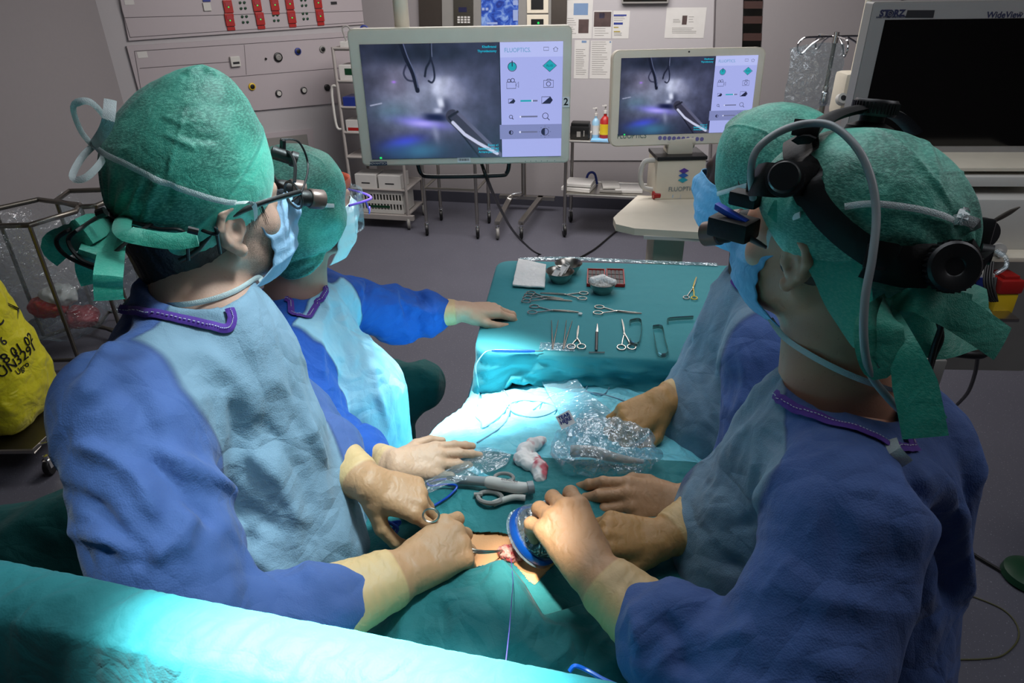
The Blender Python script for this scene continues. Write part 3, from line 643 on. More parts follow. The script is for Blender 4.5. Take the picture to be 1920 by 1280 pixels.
for x in (-1, 1):
    c = LA((x * .032, .122, -.004)); a_ = RmA @ nrm((-.04 * x, 1, -.35)); MB().lathe(c, [(.011, 0), (.013, .004), (.013, .022), (.0145, .023)], a_, 22).build('loupe_barrel', M['black'], loupes, True)
    MB().lathe(c, [(.0145, .023), (.0165, .026), (.0165, .048), (.014, .0485), (.014, .046), (0, .046)], a_, 22).build('loupe_lens', M['lens_tube'], loupes, True)
c = LA((.0, .128, .058)); MB().lathe(c - fa * .012, [(.004, -.008), (.0105, -.006), (.0105, .022), (.0125, .024), (.0125, .034), (0, .034)], nrm(fa + .6 * rt - .5 * upA), 18).lathe(c, [(.005, -.004), (.005, .018), (0, .02)], nrm(upA + .2 * fa), 10).build('head_lamp', M['black'], loupes, True)
MB().tube(spl([c + upA * .02, c + fa * .03 + upA * .01, c + fa * .04 - upA * .03, LA((.06, .12, .015)), LA((.084, .09, .012))], 6), .0017, 6).build('lamp_cable', M['black'], loupes, True)
rc = MB(); rp = [hit(cbA, x, y, .006)[0] for x, y in ((345, 432), (300, 425), (250, 415), (215, 402), (190, 397))]
rc.tube(spl([LA((.083, -.07, -.03))] + rp, 6), .0026, 8); kk = rp[-1]
rc.tube(spl([kk, P(140, 425, .84), P(106, 450, .84), P(125, 480, .84), P(180, 505, .83)], 7), .0026, 8); rc.tube(spl([kk, P(155, 425, .83), P(128, 450, .83), P(150, 485, .83), P(185, 500, .83)], 7), .0026, 8)
rc.tube(spl([P(180, 505, .83)] + [near(hbA, P(x, y, d), .008)[0] for x, y, d in ((225, 518, .82), (280, 520, .82), (335, 500, .84), (385, 460, .86))] + [LA((.092, -.03, -.03))], 7), .0026, 8)
rc.tube([P(352, 430, .82), P(372, 435, .825)], .0045, 8); rc.tube([P(183, 402, .84), P(198, 396, .84)], .006, 8)
rc.build('retaining_cord', M['black'], loupes, True)
# gown
def seamA(V):                                                 # chest panel starts right of this line
    zs = [.9, 1.1, 1.25, 1.38, 1.5]; us = [.10, .075, .05, .02, .0]; u = (V[:, 0] + .50) * .97 - (V[:, 1] - .86) * .27; return u - np.interp(V[:, 2], zs, us)
gA, gV, gQ, gbA = gown('surgical_gown', M['gown'], surgeonA,
    [(neckA - [.0, 0, .10], A3(-.455, .91, 1.05), .12, .165), (A3(-.455, .91, 1.05), A3(-.46, .90, .35), .165, .20), (A3(-.52, .82, 1.41), A3(-.55, 1.07, 1.38), .085, .08), (A3(-.56, .88, 1.33), A3(-.54, .80, .95), .10, .14), (neckA - [0, 0, .02], neckA - [0, 0, .12], .078, .12, .04)],
    [(JA['shR'], JA['elR'], JA['wrR']), (JA['shL'], JA['elL'], JA['wrL'])], seamA, [(neckA + [.012, .0, -.012], neckA + [.02, .0, .1], .062, .10)],
    strokes=[([(190, 575), (160, 640), (130, 720)], .02, -.02), ([(215, 640), (180, 700), (160, 760)], .018, .012), ([(275, 815), (330, 860), (400, 900), (470, 960)], .012, .014), ([(260, 835), (300, 870), (350, 930), (420, 1000)], .012, -.014), ([(430, 900), (445, 960), (470, 1010), (480, 1060)], .012, -.020), ([(130, 990), (200, 1010), (270, 1050)], .01, .012), ([(270, 1060), (330, 1010), (390, 950)], .009, .012), ([(270, 1070), (250, 1030), (180, 1040)], .012, -.010), ([(400, 860), (470, 960), (560, 1010)], .013, -.012), ([(440, 820), (520, 900), (570, 1000)], .014, .012), ([(480, 780), (560, 880), (600, 980)], .012, -.008), ([(520, 700), (600, 850), (640, 1000)], .01, .008), ([(350, 650), (430, 700), (500, 800)], .02, .008), ([(130, 830), (200, 850), (260, 900), (300, 980)], .009, .011), ([(110, 900), (180, 950), (250, 1040)], .009, -.012), ([(330, 880), (350, 960), (340, 1050)], .010, .011), ([(200, 700), (260, 760), (300, 850)], .012, -.008), ([(560, 720), (590, 820), (640, 920)], .010, .010), ([(400, 700), (440, 780), (450, 860)], .012, -.008)], tors=.012, sleeve_r=(.086, .092, .062, .029))
colA = collar('neck_binding', gbA, [hit(gbA, *q)[0] for q in ((190, 572), (215, 576), (270, 586), (330, 597), (390, 610), (425, 616), (434, 600), (430, 580))], .014, gA)

MB().ribbon(spl([hit(gbA, 176, 552, .004)[0], hit(gbA, 200, 556, .004)[0], hit(gbA, 222, 545, .006)[0]], 4), .012, -vw, .001).build('neck_tape', M['tape_white'], gA, True)
# ================================================================ surgeon in the right foreground
RmB = frame(az(133, .0), roll=.05); earB = P(1490, 492, .9); scB = 1.06
hcB = earB - RmB @ A3(-.085, -.004, -.006) * scB
neckB = A3(.475, .83, 1.425)
hsB, LB = head_sdf(RmB, hcB, scB)
hsB.cone(LB((0, -.035, -.03)), neckB + [0, .01, -.02], .058, .066, .03); hsB.cone(neckB + [0, 0, -.02], neckB + [0, 0, -.12], .068, .10, .03); hsB.cone(LB((0, .0, -.085)), neckB + [-.03, .0, -.05], .04, .05, .03)
JB = dict(shL=A3(.42, .64, 1.35), elL=A3(.31, .50, 1.14), wrL=P(1112, 1072, 1.0), shR=A3(.57, .97, 1.32), elR=A3(.50, 1.0, 1.12), wrR=P(1240, 1010, 1.15), hip=A3(.46, .82, .95), face=A3(-.95, .3, 0))
JB['hL'] = P(1040, 960, 1.08) - JB['wrL']; JB['hR'] = P(1150, 990, 1.15) - JB['wrR']
surgeonB = body_mesh('person', hsB, neckB, JB, M['skin_tan'])
tag(surgeonB, 'surgeon at front right wearing a black headband with dials, holding a probe', 'person', 'surgical team')
s = SDF(.02); s.ell(LB((0, -.02, .0)), A3(.080, .088, .085) * scB, RmB); s.half(LB((0, -.06, -.03)), RmB @ A3(0, -.2, -1)); s.half(LB((0, .03, 0)), RmB @ A3(0, 1, .2)); s.half(LB((0, 0, .03)), RmB @ A3(0, 0, 1))
V, Q = s.mesh(.003); pym('hair', V, Q, M['hair_brown'], surgeonB)
vwB = nrm(P(1650, 550, .9) - CC); sdB = nrm(np.cross(vwB, (0, 0, 1)))
bandB = lambda V: -np.abs(((V - hcB) @ RmB / scB)[:, 2] - .5) * 0 - 1
capB, cVB, cQB, cbB = cap_mesh('surgical_cap', [(LB((0, -.032, .045)), A3(.101, .125, .098) * scB, RmB), (LB((0, -.085, .015)), A3(.088, .08, .085) * scB, RmB), (LB((0, -.06, -.03)), A3(.078, .075, .06) * scB, RmB)],
    [(LB((0, .085, .012)), RmB @ A3(0, .45, -1)), (LB((0, -.06, -.065)), RmB @ A3(0, -.5, -1)), (LB((0, .0, -.005)), RmB @ A3(0, .75, -1))], surgeonB, None, (LB((0, -.17, -.02)), RmB @ A3(0, -1, -.3), .16),
    strokes=[([(1610, 228), (1660, 250), (1720, 300), (1760, 350), (1790, 400)], .003, .003), ([(1730, 260), (1750, 300), (1765, 360)], .006, .004), ([(1765, 325), (1800, 322), (1820, 318)], .002, .002), ([(1530, 290), (1500, 350), (1480, 400)], .006, .004)])
# broad band of the cap over the ear, hanging below it, then the knotted tails
k0 = hit(cbB, 1660, 562, .012)[0]; ct = MB()
e = [hit(cbB, 1440, 372, .006)[0], hit(cbB, 1490, 420, .008)[0], P(1545, 500, .835), P(1600, 545, .82), k0]
ct.ribbon(spl([hit(cbB, 1450, 388, .004)[0], P(1510, 420, .87), P(1562, 490, .85), P(1598, 580, .835), P(1622, 650, .82)], 6), [.02, .024, .03, .034, .038, .042, .046, .05, .054, .06, .066, .066, .066, .066, .066, .066, .064, .06, .055, .05, .045, .04, .035, .03, .02], -vwB + .6 * sdB * -1, .0022)
ct.ribbon(spl([k0, P(1630, 600, .80), P(1628, 650, .795), P(1645, 690, .795), P(1668, 660, .79), P(1668, 600, .79), k0], 5), .03, -vwB + sdB * .4, .0016)
ct.ribbon(spl([k0, P(1690, 640, .79), P(1715, 720, .78), P(1735, 820, .775)], 7), [.012 + .034 * min(1, i / 14) for i in range(22)], -vwB, .0014)
ct.ribbon(spl([k0, P(1700, 650, .80), P(1725, 740, .79), P(1752, 795, .79)], 7), [.012 + .02 * min(1, i / 12) for i in range(22)], -vwB + .5 * sdB, .0014)
ct.ribbon(spl([k0, P(1720, 560, .80), P(1780, 580, .80), P(1830, 610, .80), P(1880, 645, .81)], 7), [.014 + .03 * min(1, i / 10) for i in range(29)], -vwB + A3(0, 0, .4), .0016)
ct.ribbon(spl([k0 + vwB * .03, P(1740, 620, .85), P(1800, 610, .87), P(1860, 590, .88)], 7), [.03 + .04 * min(1, i / 8) for i in range(22)], -vwB + A3(0, 0, .2), .0016)
ct.ribbon(spl([P(1690, 530, .86), P(1760, 555, .86), P(1810, 560, .87), P(1850, 575, .88)], 6), [.05] * 19, -vwB + A3(0, 0, .6), .003)
ct.ribbon(spl([P(1640, 540, .85), P(1700, 570, .85), P(1760, 590, .86), P(1800, 600, .87)], 6), [.07] * 19, -vwB + A3(0, 0, -.1), .006)
ct.lathe(k0 - vwB * .004, [(.001, -.008), (.008, -.004), (.009, .003), (.001, .008)], sdB, 12)
ct.build('cap_tie', M['cap_tie'], capB, True)
mkB, mfB = mask_mesh('surgical_mask', LB, RmB, scB, 'mask_blue', surgeonB, top=.0, bot=-.122, bulge=.010, half=55)
_, o1, n1 = strap('mask_strap', cbB, [(1585, 388), (1630, 383), (1690, 388), (1740, 398), (1782, 415)], .008, M['tape_white'], mkB, .004)
hbB = bvh(*hsB.mesh(.004))
up_ = [mp(mfB, .02, .95)] + [hit(hbB, 1450, 428, .004)[0]] + [hit(cbB, 1505, 402, .006)[0]]
MB().ribbon(spl(up_, 6), .008, nrm(-vwB - .3 * sdB), .0008).build('mask_strap', M['tape_white'], mkB, True)
lo = [mp(mfB, .02, .06)] + [hit(hbB, x, y, .004)[0] for x, y in ((1475, 632), (1520, 664), (1580, 697), (1640, 722), (1680, 735))]
MB().ribbon(spl(lo, 6), .009, nrm(-vwB + A3(-.2, 0, -.2)), .0008).build('mask_strap', M['tape_white'], mkB, True)
kB = hit(cbB, 1784, 415, .012)[0]; m = MB(); bow(m, kB, [(P(1815, 392, .9) - kB, A3(0, 0, 1), .035, .2), (P(1760, 440, .86) - kB, sdB, .042, .45), (P(1800, 445, .86) - kB, sdB, .03, .5)], .012, -vwB)
m.build('mask_tie_bow', M['tape_white'], mkB, True)
# headband system: plain strap shapes following the cap
LBp = lambda x, y, z: LB((x, y, z))
def bstrap(name, pts, wid, mat, off=.008, th=.003, par=None):
    out, nn = bandpath(cbB, pts, off, 7); return MB().ribbon(out, wid, nn, th).build(name, mat, par or hb, True), out, nn
hb, _, _ = bstrap('headband', [hit(cbB, x, y)[0] for x, y in ((1505, 262), (1508, 300), (1515, 345), (1545, 395), (1590, 440), (1640, 475))], [.046] * 8 + [.040] * 10 + [.034] * 30, M['leather'], .007, .002, surgeonB)
hb['label'] = 'black adjustable headband with two round dials'
# top strap over the crown, broad dial on top
top = spl([P(1506, 262, .85), P(1530, 235, .875), P(1575, 212, .90), P(1630, 203, .935), P(1680, 215, .98), P(1712, 245, 1.03)], 7)
tp = MB().ribbon(top, .030, [nrm(p - hcB) for p in top], .006).build('crown_strap', M['leather'], hb, True)
ck = P(1640, 205, .93); bp = near(cbB, ck)[0]; ax = nrm(ck - hcB); ax = nrm(ax * .4 + A3(0, 0, 1)); cm = MB().lathe(ck - ax * .022, [(.034, -.014), (.030, .0), (.016, .006), (.016, .014)], ax, 28)
cm.build('dial_mount', M['leather'], tp, True)
kn = MB().lathe(ck - ax * .008, [(.0265, 0), (.0285, .003), (.0285, .018), (.026, .021), (.02, .0205), (0, .0215)], ax, 36)
for i in range(36): a = 2 * PI * i / 36; u_ = nrm(np.cross(ax, (0, 1, 0))); v_ = np.cross(ax, u_); kn.box(ck - ax * .008 + ax * .0105 + .0287 * (math.cos(a) * u_ + math.sin(a) * v_), (.0011, .0011, .007), u_, v_, ax)
kn.build('dial', M['dark_plastic'], tp, True)
# rear band and its dial
rearp = [hit(cbB, x, y)[0] for x, y in ((1632, 478), (1680, 490), (1730, 496), (1780, 492), (1815, 480))]
rb_, ro, rn = bstrap('rear_pad', rearp, .052, M['leather'], .012, .008)
dc = P(1793, 500, .765); da = nrm(-vwB + .35 * sdB); kn = MB().lathe(dc, [(.024, -.022), (.029, -.018), (.029, -.003), (.026, 0), (.012, -.001), (.010, -.003), (0, -.003)], da, 32)
for i in range(30): a = 2 * PI * i / 30; u_ = nrm(np.cross(da, (0, 0, 1))); v_ = np.cross(da, u_); kn.box(dc - da * .011 + .0292 * (math.cos(a) * u_ + math.sin(a) * v_), (.0013, .0013, .006), u_, v_, da)
kn.build('dial', M['dark_plastic'], rb_, True)
m = MB(); m.box(P(1643, 482, .80), (.012, .003, .014), sdB, vwB, np.cross(sdB, vwB), 0, .002); m.build('cable_clip', M['dark_plastic'], rb_, True)
MB().box(P(1838, 455, .85), (.010, .012, .03), sdB, vwB, np.cross(sdB, vwB), 0, .006).lathe(P(1838, 475, .82), [(.012, 0), (.012, .012), (0, .012)], sdB, 16).build('rear_hinge', M['dark_plastic'], rb_, True)
MB().tube(spl([P(1820, 375, .90), P(1826, 405, .88), P(1824, 440, .86)], 4), .008, 10).build('blue_tube', M['royal'], rb_, True)
# side dial housing at the temple
hc_ = P(1472, 335, .825); ha = nrm(-vwB + .05 * sdB); hx = nrm(np.cross(ha, (0, 0, 1))); hy = np.cross(hx, ha) * -1
hs_ = MB().ribbon(spl([P(1412, 338, .885), P(1430, 336, .85), P(1460, 338, .842), P(1505, 335, .838), P(1520, 340, .84)], 5), .042, -vwB, .004)
hs_.build('lamp_bracket', M['leather'], hb, True)
kn = MB().lathe(hc_, [(.022, -.006), (.0225, 0), (.0225, .004), (.0185, .005), (.0185, .018), (.0165, .021), (0, .021)], ha, 32); kn.build('dial', M['dark_plastic'], hb, True)
# optical head in front of the eyes
fB = RmB[:, 1]; upB = RmB[:, 2]; lB = -RmB[:, 0]
lm = MB().box(P(1375, 425, .95), (.030, .020, .014), fB * -1 + upB * .0, lB, upB, 0, .004); lmo = lm.build('head_lamp', M['leather'], hb, True)
MB().box(P(1372, 402, .942), (.026, .006, .0045), nrm(-fB + .3 * upB * -1), lB, upB, 0, .002).build('blue_rail', M['royal'], lmo, True)
MB().box(P(1398, 372, .93), (.02, .012, .01), fB, lB, upB, 0, .004).lathe(P(1405, 372, .93), [(.006, 0), (.006, .03), (0, .03)], upB, 14).build('lamp_housing', M['leather'], lmo, True)
for x, r_ in ((-.03, 1.), (.03, 1.)):
    c = LB((x, .118, -.012)); a_ = RmB @ nrm((-.5 * x, 1, -.35)); MB().lathe(c, [(.014, 0), (.0165, .004), (.0165, .018)], a_, 22).build('loupe_barrel', M['leather'], lmo, True)
    MB().lathe(c, [(.0165, .016), (.019, .018), (.019, .044), (.016, .045), (.016, .042), (0, .042)], a_, 24).build('loupe_lens', M['lens_tube'], lmo, True)
MB().ribbon(spl([LB((-.070, .108, .012)), LB((-.084, .07, .012)), LB((-.086, .035, .004))], 6), [.013] * 6 + [.012, .011, .010, .009, .008, .006, .005], -RmB[:, 0], .002).build('spectacle_temple', M['dark_plastic'], surgeonB, True)
# grey light guide tube arching over the cap
MB().tube(spl([P(1412, 372, .90), P(1408, 320, .86), P(1420, 280, .85), P(1460, 248, .845), P(1510, 232, .84), P(1560, 236, .82), P(1605, 275, .80), P(1632, 330, .79), P(1643, 400, .785), P(1636, 480, .78), P(1622, 560, .78), P(1620, 640, .785), P(1632, 700, .80), P(1665, 745, .81), P(1695, 775, .83)], 7), .0047, 12).build('light_guide', M['gray_tube'], hb, True)
MB().box(P(1512, 240, .85), (.016, .003, .010), sdB, vwB, np.cross(sdB, vwB), 0, .003).build('cable_clip', M['leather'], hb, True)
m = MB(); m.tube(spl([P(1740, 530, .82), P(1752, 580, .83), P(1765, 630, .84), P(1750, 670, .85), P(1738, 720, .85), P(1745, 745, .86)], 6), .0035, 8).tube(spl([P(1745, 530, .82), P(1765, 600, .83), P(1752, 650, .84), P(1740, 700, .85), P(1735, 740, .86)], 6), .0035, 8).box(P(1742, 528, .81), (.009, .006, .012), sdB, vwB, np.cross(sdB, vwB), 0, .003)
m.build('power_cable', M['black'], hb, True)
def seamB(V):
    zs = [.9, 1.05, 1.15, 1.25, 1.35, 1.45]; us = [-.02, .0, .02, .045, .075, .10]; u = -(V[:, 0] - .46) * .93 + (V[:, 1] - .80) * .36; return u - np.interp(V[:, 2], zs, us) * 1.0 + .02
gB, gVB, gQB, gbB = gown('surgical_gown', M['gown'], surgeonB,
    [(neckB - [0, 0, .10], A3(.455, .86, 1.05), .12, .17), (A3(.455, .86, 1.05), A3(.47, .86, .35), .17, .21), (A3(.43, .68, 1.33), A3(.54, .94, 1.33), .085, .075), (A3(.55, .78, 1.32), A3(.55, .74, .95), .10, .14), (neckB - [0, 0, .03], neckB - [0, 0, .12], .085, .12, .04)],
    [(JB['shR'], JB['elR'], JB['wrR']), (JB['shL'], JB['elL'], JB['wrL'])], seamB, [(neckB + [.0, -.0, -.028], neckB + [.0, -.03, .1], .072, .12)],
    strokes=[([(1520, 800), (1450, 900), (1400, 980)], .02, .008), ([(1240, 900), (1290, 960), (1340, 1020)], .012, -.008), ([(1340, 1000), (1400, 980), (1440, 950)], .008, -.01), ([(1330, 1020), (1380, 1060), (1440, 1090)], .01, -.014), ([(1350, 990), (1300, 1060), (1240, 1100)], .012, .010), ([(1690, 840), (1740, 920), (1770, 1020), (1790, 1150)], .014, -.022), ([(1700, 830), (1760, 900), (1800, 1000), (1815, 1150)], .016, .014), ([(1600, 900), (1520, 1000), (1440, 1100), (1380, 1200)], .004, .003), ([(1240, 1150), (1270, 1200), (1280, 1270)], .012, -.012), ([(1180, 1120), (1200, 1200), (1190, 1270)], .01, .010)], sleeve_r=(.088, .10, .072, .029))
colB = collar('neck_binding', gbB, [P(1468, 745, .98), P(1490, 765, .93), P(1540, 775, .89), P(1590, 795, .86), P(1640, 818, .84), P(1690, 826, .82), P(1740, 800, .84), P(1755, 740, .88), P(1735, 705, .92)], .015, gB)
tq_ = [hit(gbB, x, y, .006)[0] for x, y in ((1664, 832), (1672, 852), (1690, 872))]
MB().ribbon(spl(tq_, 4), .016, -vwB, .001).build('neck_tape', M['tape_white'], gB, True)
# ================================================================ second surgeon on the right (farther)
RmC = frame(az(132, .0), roll=.0); hcC = P(1420, 338, 1.40); scC = 1.07; neckC = A3(.55, 1.33, 1.37)
hsC, LC_ = head_sdf(RmC, hcC, scC)
hsC.cone(LC_((0, -.035, -.03)), neckC, .058, .064, .03); hsC.cone(neckC, neckC - [0, 0, .12], .066, .10, .03); hsC.cone(LC_((0, .0, -.085)), neckC + [-.03, .0, -.05], .04, .05, .03)
JC = dict(shL=A3(.50, 1.14, 1.30), elL=A3(.46, 1.0, 1.08), wrL=P(1275, 945, 1.27), shR=A3(.63, 1.48, 1.28), elR=A3(.60, 1.42, 1.08), wrR=P(1243, 752, 1.5), hip=A3(.53, 1.3, .9), face=A3(-1, 0, 0))
JC['hL'] = P(1180, 940, 1.27) - JC['wrL']; JC['hR'] = P(1170, 790, 1.47) - JC['wrR']
surgeonC = body_mesh('person', hsC, neckC, JC, M['skin_dark'])
tag(surgeonC, 'dark-skinned surgeon behind the headband wearer, in green cap and blue mask, beside the instrument table', 'person', 'surgical team')
bandC = lambda V: np.full(len(V), -1.)
capC, cVC, cQC, cbC = cap_mesh('surgical_cap', [(LC_((0, -.035, .04)), A3(.105, .122, .105) * scC, RmC), (LC_((0, -.06, -.04)), A3(.095, .085, .09) * scC, RmC), (LC_((.0, -.0, -.03)), A3(.094, .06, .075) * scC, RmC)],
    [(LC_((0, .082, .03)), RmC @ A3(0, .9, -1)), (LC_((0, .0, -.10)), RmC @ A3(0, -.1, -1)), (LC_((0, .045, -.05)), RmC @ A3(0, 1, -.1))], surgeonC, None, None,
    strokes=[([(1330, 240), (1380, 235), (1430, 245), (1490, 280)], .002, .0025), ([(1340, 240), (1360, 205), (1400, 195)], .008, .004), ([(1440, 260), (1450, 350), (1430, 420)], .01, .004)])
mkC, mfC = mask_mesh('surgical_mask', LC_, RmC, scC, 'mask_blue', surgeonC, top=.0, bot=-.132)
strap('mask_strap', cbC, [(1335, 365), (1370, 356), (1410, 344), (1440, 338)], .009, M['tape_white'], mkC, .003)
def seamC(V): u = -(V[:, 0] - .53); return u - np.interp(V[:, 2], [.8, 1.0, 1.2, 1.4], [-.08, -.06, -.03, -.03])
gC, gVC, gQC, gbC = gown('surgical_gown', M['gown'], surgeonC,
    [(neckC - [0, 0, .09], A3(.515, 1.28, 1.05), .12, .165), (A3(.515, 1.28, 1.05), A3(.53, 1.28, .35), .165, .2), (A3(.51, 1.18, 1.29), A3(.61, 1.44, 1.28), .08, .075), (neckC - [0, 0, .02], neckC - [0, 0, .12], .078, .12, .04)],
    [(JC['shR'], JC['elR'], JC['wrR']), (JC['shL'], JC['elL'], JC['wrL'])], seamC, [(neckC + [0, 0, -.015], neckC + [-.01, 0, .1], .064, .1)],
    strokes=[([(1330, 560), (1290, 680), (1265, 800)], .018, .010), ([(1370, 560), (1330, 700), (1300, 860)], .014, -.010), ([(1390, 620), (1400, 700), (1380, 800)], .012, .010), ([(1300, 640), (1310, 720), (1340, 800)], .01, -.007)], tors=.012, res=.0075)
collar('neck_binding', gbC, [P(1348, 500, 1.40), P(1358, 512, 1.38), P(1380, 522, 1.36), P(1400, 526, 1.34)], .014, gC)
# ================================================================ nurse on the left
RmD = frame(az(52, -.08), roll=.0); hcD = P(576, 386, 1.60); scD = 1.05; neckD = A3(-.525, 1.50, 1.275)
hsD, LD = head_sdf(RmD, hcD, scD)
hsD.cone(LD((0, -.035, -.03)), neckD, .052, .058, .03); hsD.cone(neckD, neckD - [0, 0, .12], .06, .095, .03); hsD.cone(LD((0, .0, -.085)), neckD + [.03, .0, -.05], .036, .045, .03)
JD = dict(shR=A3(-.50, 1.33, 1.20), elR=A3(-.40, 1.18, 1.04), wrR=P(742, 872, 1.33), shL=A3(-.50, 1.66, 1.20), elL=A3(-.335, 1.80, 1.065), wrL=P(868, 583, 2.02), hip=A3(-.46, 1.48, .88), face=A3(1, 0, 0))
JD['hR'] = P(820, 855, 1.33) - JD['wrR']; JD['hL'] = P(950, 590, 2.0) - JD['wrL']
nurse = body_mesh('person', hsD, neckD, JD, M['skin'])
tag(nurse, 'scrub nurse in hooded green cap resting one gloved hand on the instrument table', 'person', 'surgical team')
capD, cVD, cQD, cbD = cap_mesh('surgical_hood', [(LD((0, -.03, .045)), A3(.108, .12, .092) * scD, RmD), (LD((0, -.045, -.04)), A3(.104, .095, .1) * scD, RmD), (LD((0, .01, -.05)), A3(.104, .065, .08) * scD, RmD), (LD((0, -.012, -.005)), A3(.118, .05, .055) * scD, RmD), (LD((0, -.015, -.125)), A3(.082, .088, .04) * scD, RmD)],
    [(LD((0, .085, .04)), RmD @ A3(0, 1, -.9)), (LD((0, .05, -.04)), RmD @ A3(0, 1, .05)), (LD((0, 0, -.155)), RmD @ A3(0, .1, -1))], nurse, None, None,
    strokes=[([(520, 500), (570, 490), (620, 470)], .008, -.010), ([(530, 520), (580, 512), (625, 485)], .006, .006), ([(560, 285), (600, 300), (625, 360)], .003, .003)])
mkD, mfD = mask_mesh('surgical_mask', LD, RmD, scD, 'mask_white', nurse, top=.005, bot=-.128, bulge=.016)
strap('mask_strap', cbD, [(582, 380), (605, 384), (625, 386)], .009, M['tape_white'], mkD, .003)
MB().ribbon(spl([P(524, 482, 1.53), P(530, 490, 1.52), P(537, 497, 1.52), P(528, 499, 1.52), P(520, 490, 1.53), P(524, 482, 1.53)], 4), .006, -nrm(P(528, 490, 1.5) - CC), .001).build('mask_tie_bow', M['tape_white'], mkD, True)
sh_ = MB()
sh_.tube(spl([LD((.094, .04, .01)), LD((.092, .09, .012)), LD((.07, .125, .012)), LD((0, .14, .012)), LD((-.07, .125, .012)), LD((-.092, .09, .012))], 6), .0028, 6)
sh_.tube(spl([LD((.092, .09, .012)), LD((.09, .10, -.01)), LD((.085, .105, -.02)), LD((.07, .12, -.01))], 5), .002, 6)
shd = sh_.build('eye_shield', plain('violet_frame', '6848b8', .4), nurse, True)
def fsh(u, v):
    a = (u - .5) * 2 * 1.25; x = np.sin(a) * .1; y = np.cos(a) * .12 + .022; z = .03 - v * .09; L0 = LD((0, 0, 0)); return np.stack([L0[i] + RmD[i, 0] * x + RmD[i, 1] * y + RmD[i, 2] * z for i in range(3)], 1)
V, Q = ico_grid(24, 8, fsh); o = pym('clear_visor', V, Q, M['film_light'], shd); thick(o, .0006)
MB().ribbon(spl([LD((.085, .034, .05)), LD((.070, .066, .055)), LD((.04, .087, .055)), LD((0, .094, .055))], 5), .022, RmD @ A3(.6, .8, 0), .002).build('under_cap', plain('coral_band', 'd86a50', .7), nurse, True)
def seamD(V): u = (V[:, 0] + .50) * 1. - (V[:, 1] - 1.48) * .12; return u - np.interp(V[:, 2], [.8, 1.0, 1.2, 1.4], [.09, .075, .045, .02])
gD, gVD, gQD, gbD = gown('surgical_gown', M['gown_deep'], nurse,
    [(neckD - [0, 0, .09], A3(-.46, 1.46, 1.0), .11, .165), (A3(-.46, 1.46, 1.0), A3(-.45, 1.40, .35), .165, .25), (A3(-.50, 1.38, 1.19), A3(-.50, 1.62, 1.19), .075, .075), (neckD - [0, 0, .02], neckD - [0, 0, .12], .07, .11, .04)],
    [(JD['shR'], JD['elR'], JD['wrR']), (JD['shL'], JD['elL'], JD['wrL'])], seamD, [(neckD + [0, 0, -.012], neckD + [.015, 0, .1], .056, .1)],
    strokes=[([(640, 560), (660, 680), (690, 800)], .012, .010), ([(600, 600), (640, 720), (680, 840)], .01, -.009), ([(680, 600), (700, 700), (730, 810)], .01, .009), ([(620, 560), (600, 640), (610, 720)], .012, .008), ([(700, 500), (690, 540), (680, 590)], .010, -.014), ([(745, 520), (740, 560), (755, 600)], .010, .014), ([(780, 525), (790, 560), (775, 600)], .008, -.014), ([(810, 545), (815, 575), (820, 600)], .008, .010), ([(700, 530), (760, 570), (820, 590)], .008, .010)], tors=.012, ring=.011, res=.0065, sleeve_r=(.068, .074, .060, .030))
collar('neck_binding', gbD, [P(520, 505, 1.52), P(540, 522, 1.50), P(565, 536, 1.50), P(595, 537, 1.52), P(620, 530, 1.56), P(614, 510, 1.62)], .014, gD)
# ================================================================ gloved hands
def arm_of(J, s_): return nrm(J['el' + s_] - J['wr' + s_])
UP = A3(0, 0, 1)
def mkhand(person, J, s_, target, nb, curl, mat, name='glove', **kw):
    W = J['wr' + s_]; cr = kw.pop('creases', ()); cl = kw.pop('cufflen', .05)
    hs, info = hand_sdf(W, np.array(target) - W, nb, 1 if s_ == 'R' else -1, curl, arm=arm_of(J, s_), **kw)
    o, V, Q = glove(name, hs, info, M[mat], person, cl, creases=cr); return info, bvh(V, Q)
toC = lambda q: nrm(CC - np.array(q))
# left surgeon: right hand holding forceps, left hand beyond
iAR, bAR = mkhand(surgeonA, JA, 'R', P(885, 990, 1.14), UP * .8 + toC(P(800, 1050, 1)) * .9 , [(38, 55, 30), (55, 70, 40), (62, 75, 45), (66, 70, 45)], 'glove', sc=1.16, fat=1.08, cuff=.110, cuffr=1.26, spread=(8, 2, -3, -10), thumb=[(.022, .03, -.016), (.038, .060, -.040), (.030, .088, -.055), (.018, .108, -.062)])
iAL, bAL = mkhand(surgeonA, JA, 'L', P(795, 935, 1.21), UP + toC(P(750, 930, 1.2)) * .5, [(20, 28, 18), (48, 45, 30), (60, 60, 35), (62, 60, 35)], 'glove', sc=1.05, fat=1.08, cuff=.09, cuffr=1.22, spread=(10, 0, -3, -8), thumb=[(.026, .02, -.016), (.052, .045, -.04), (.060, .072, -.056), (.056, .094, -.066)])
# nurse
iDL, bDL = mkhand(nurse, JD, 'L', P(965, 572, 2.07), UP, [(22, 35, 22), (26, 38, 24), (30, 40, 24), (30, 36, 22)], 'glove_pale', sc=1.12, cuff=.085, cuffr=1.2, spread=(2, 1, 0, -1), thumb=[(.026, .022, -.012), (.046, .052, -.022), (.052, .082, -.030), (.05, .106, -.034)])
iDR, bDR = mkhand(nurse, JD, 'R', P(850, 856, 1.36), UP + A3(.1, -.5, 0), [(8, 12, 8), (10, 14, 8), (14, 18, 10), (20, 30, 18)], 'glove_pale', sc=.94, cuff=.095, cuffr=1.2, spread=(1, 0, -2, -9))
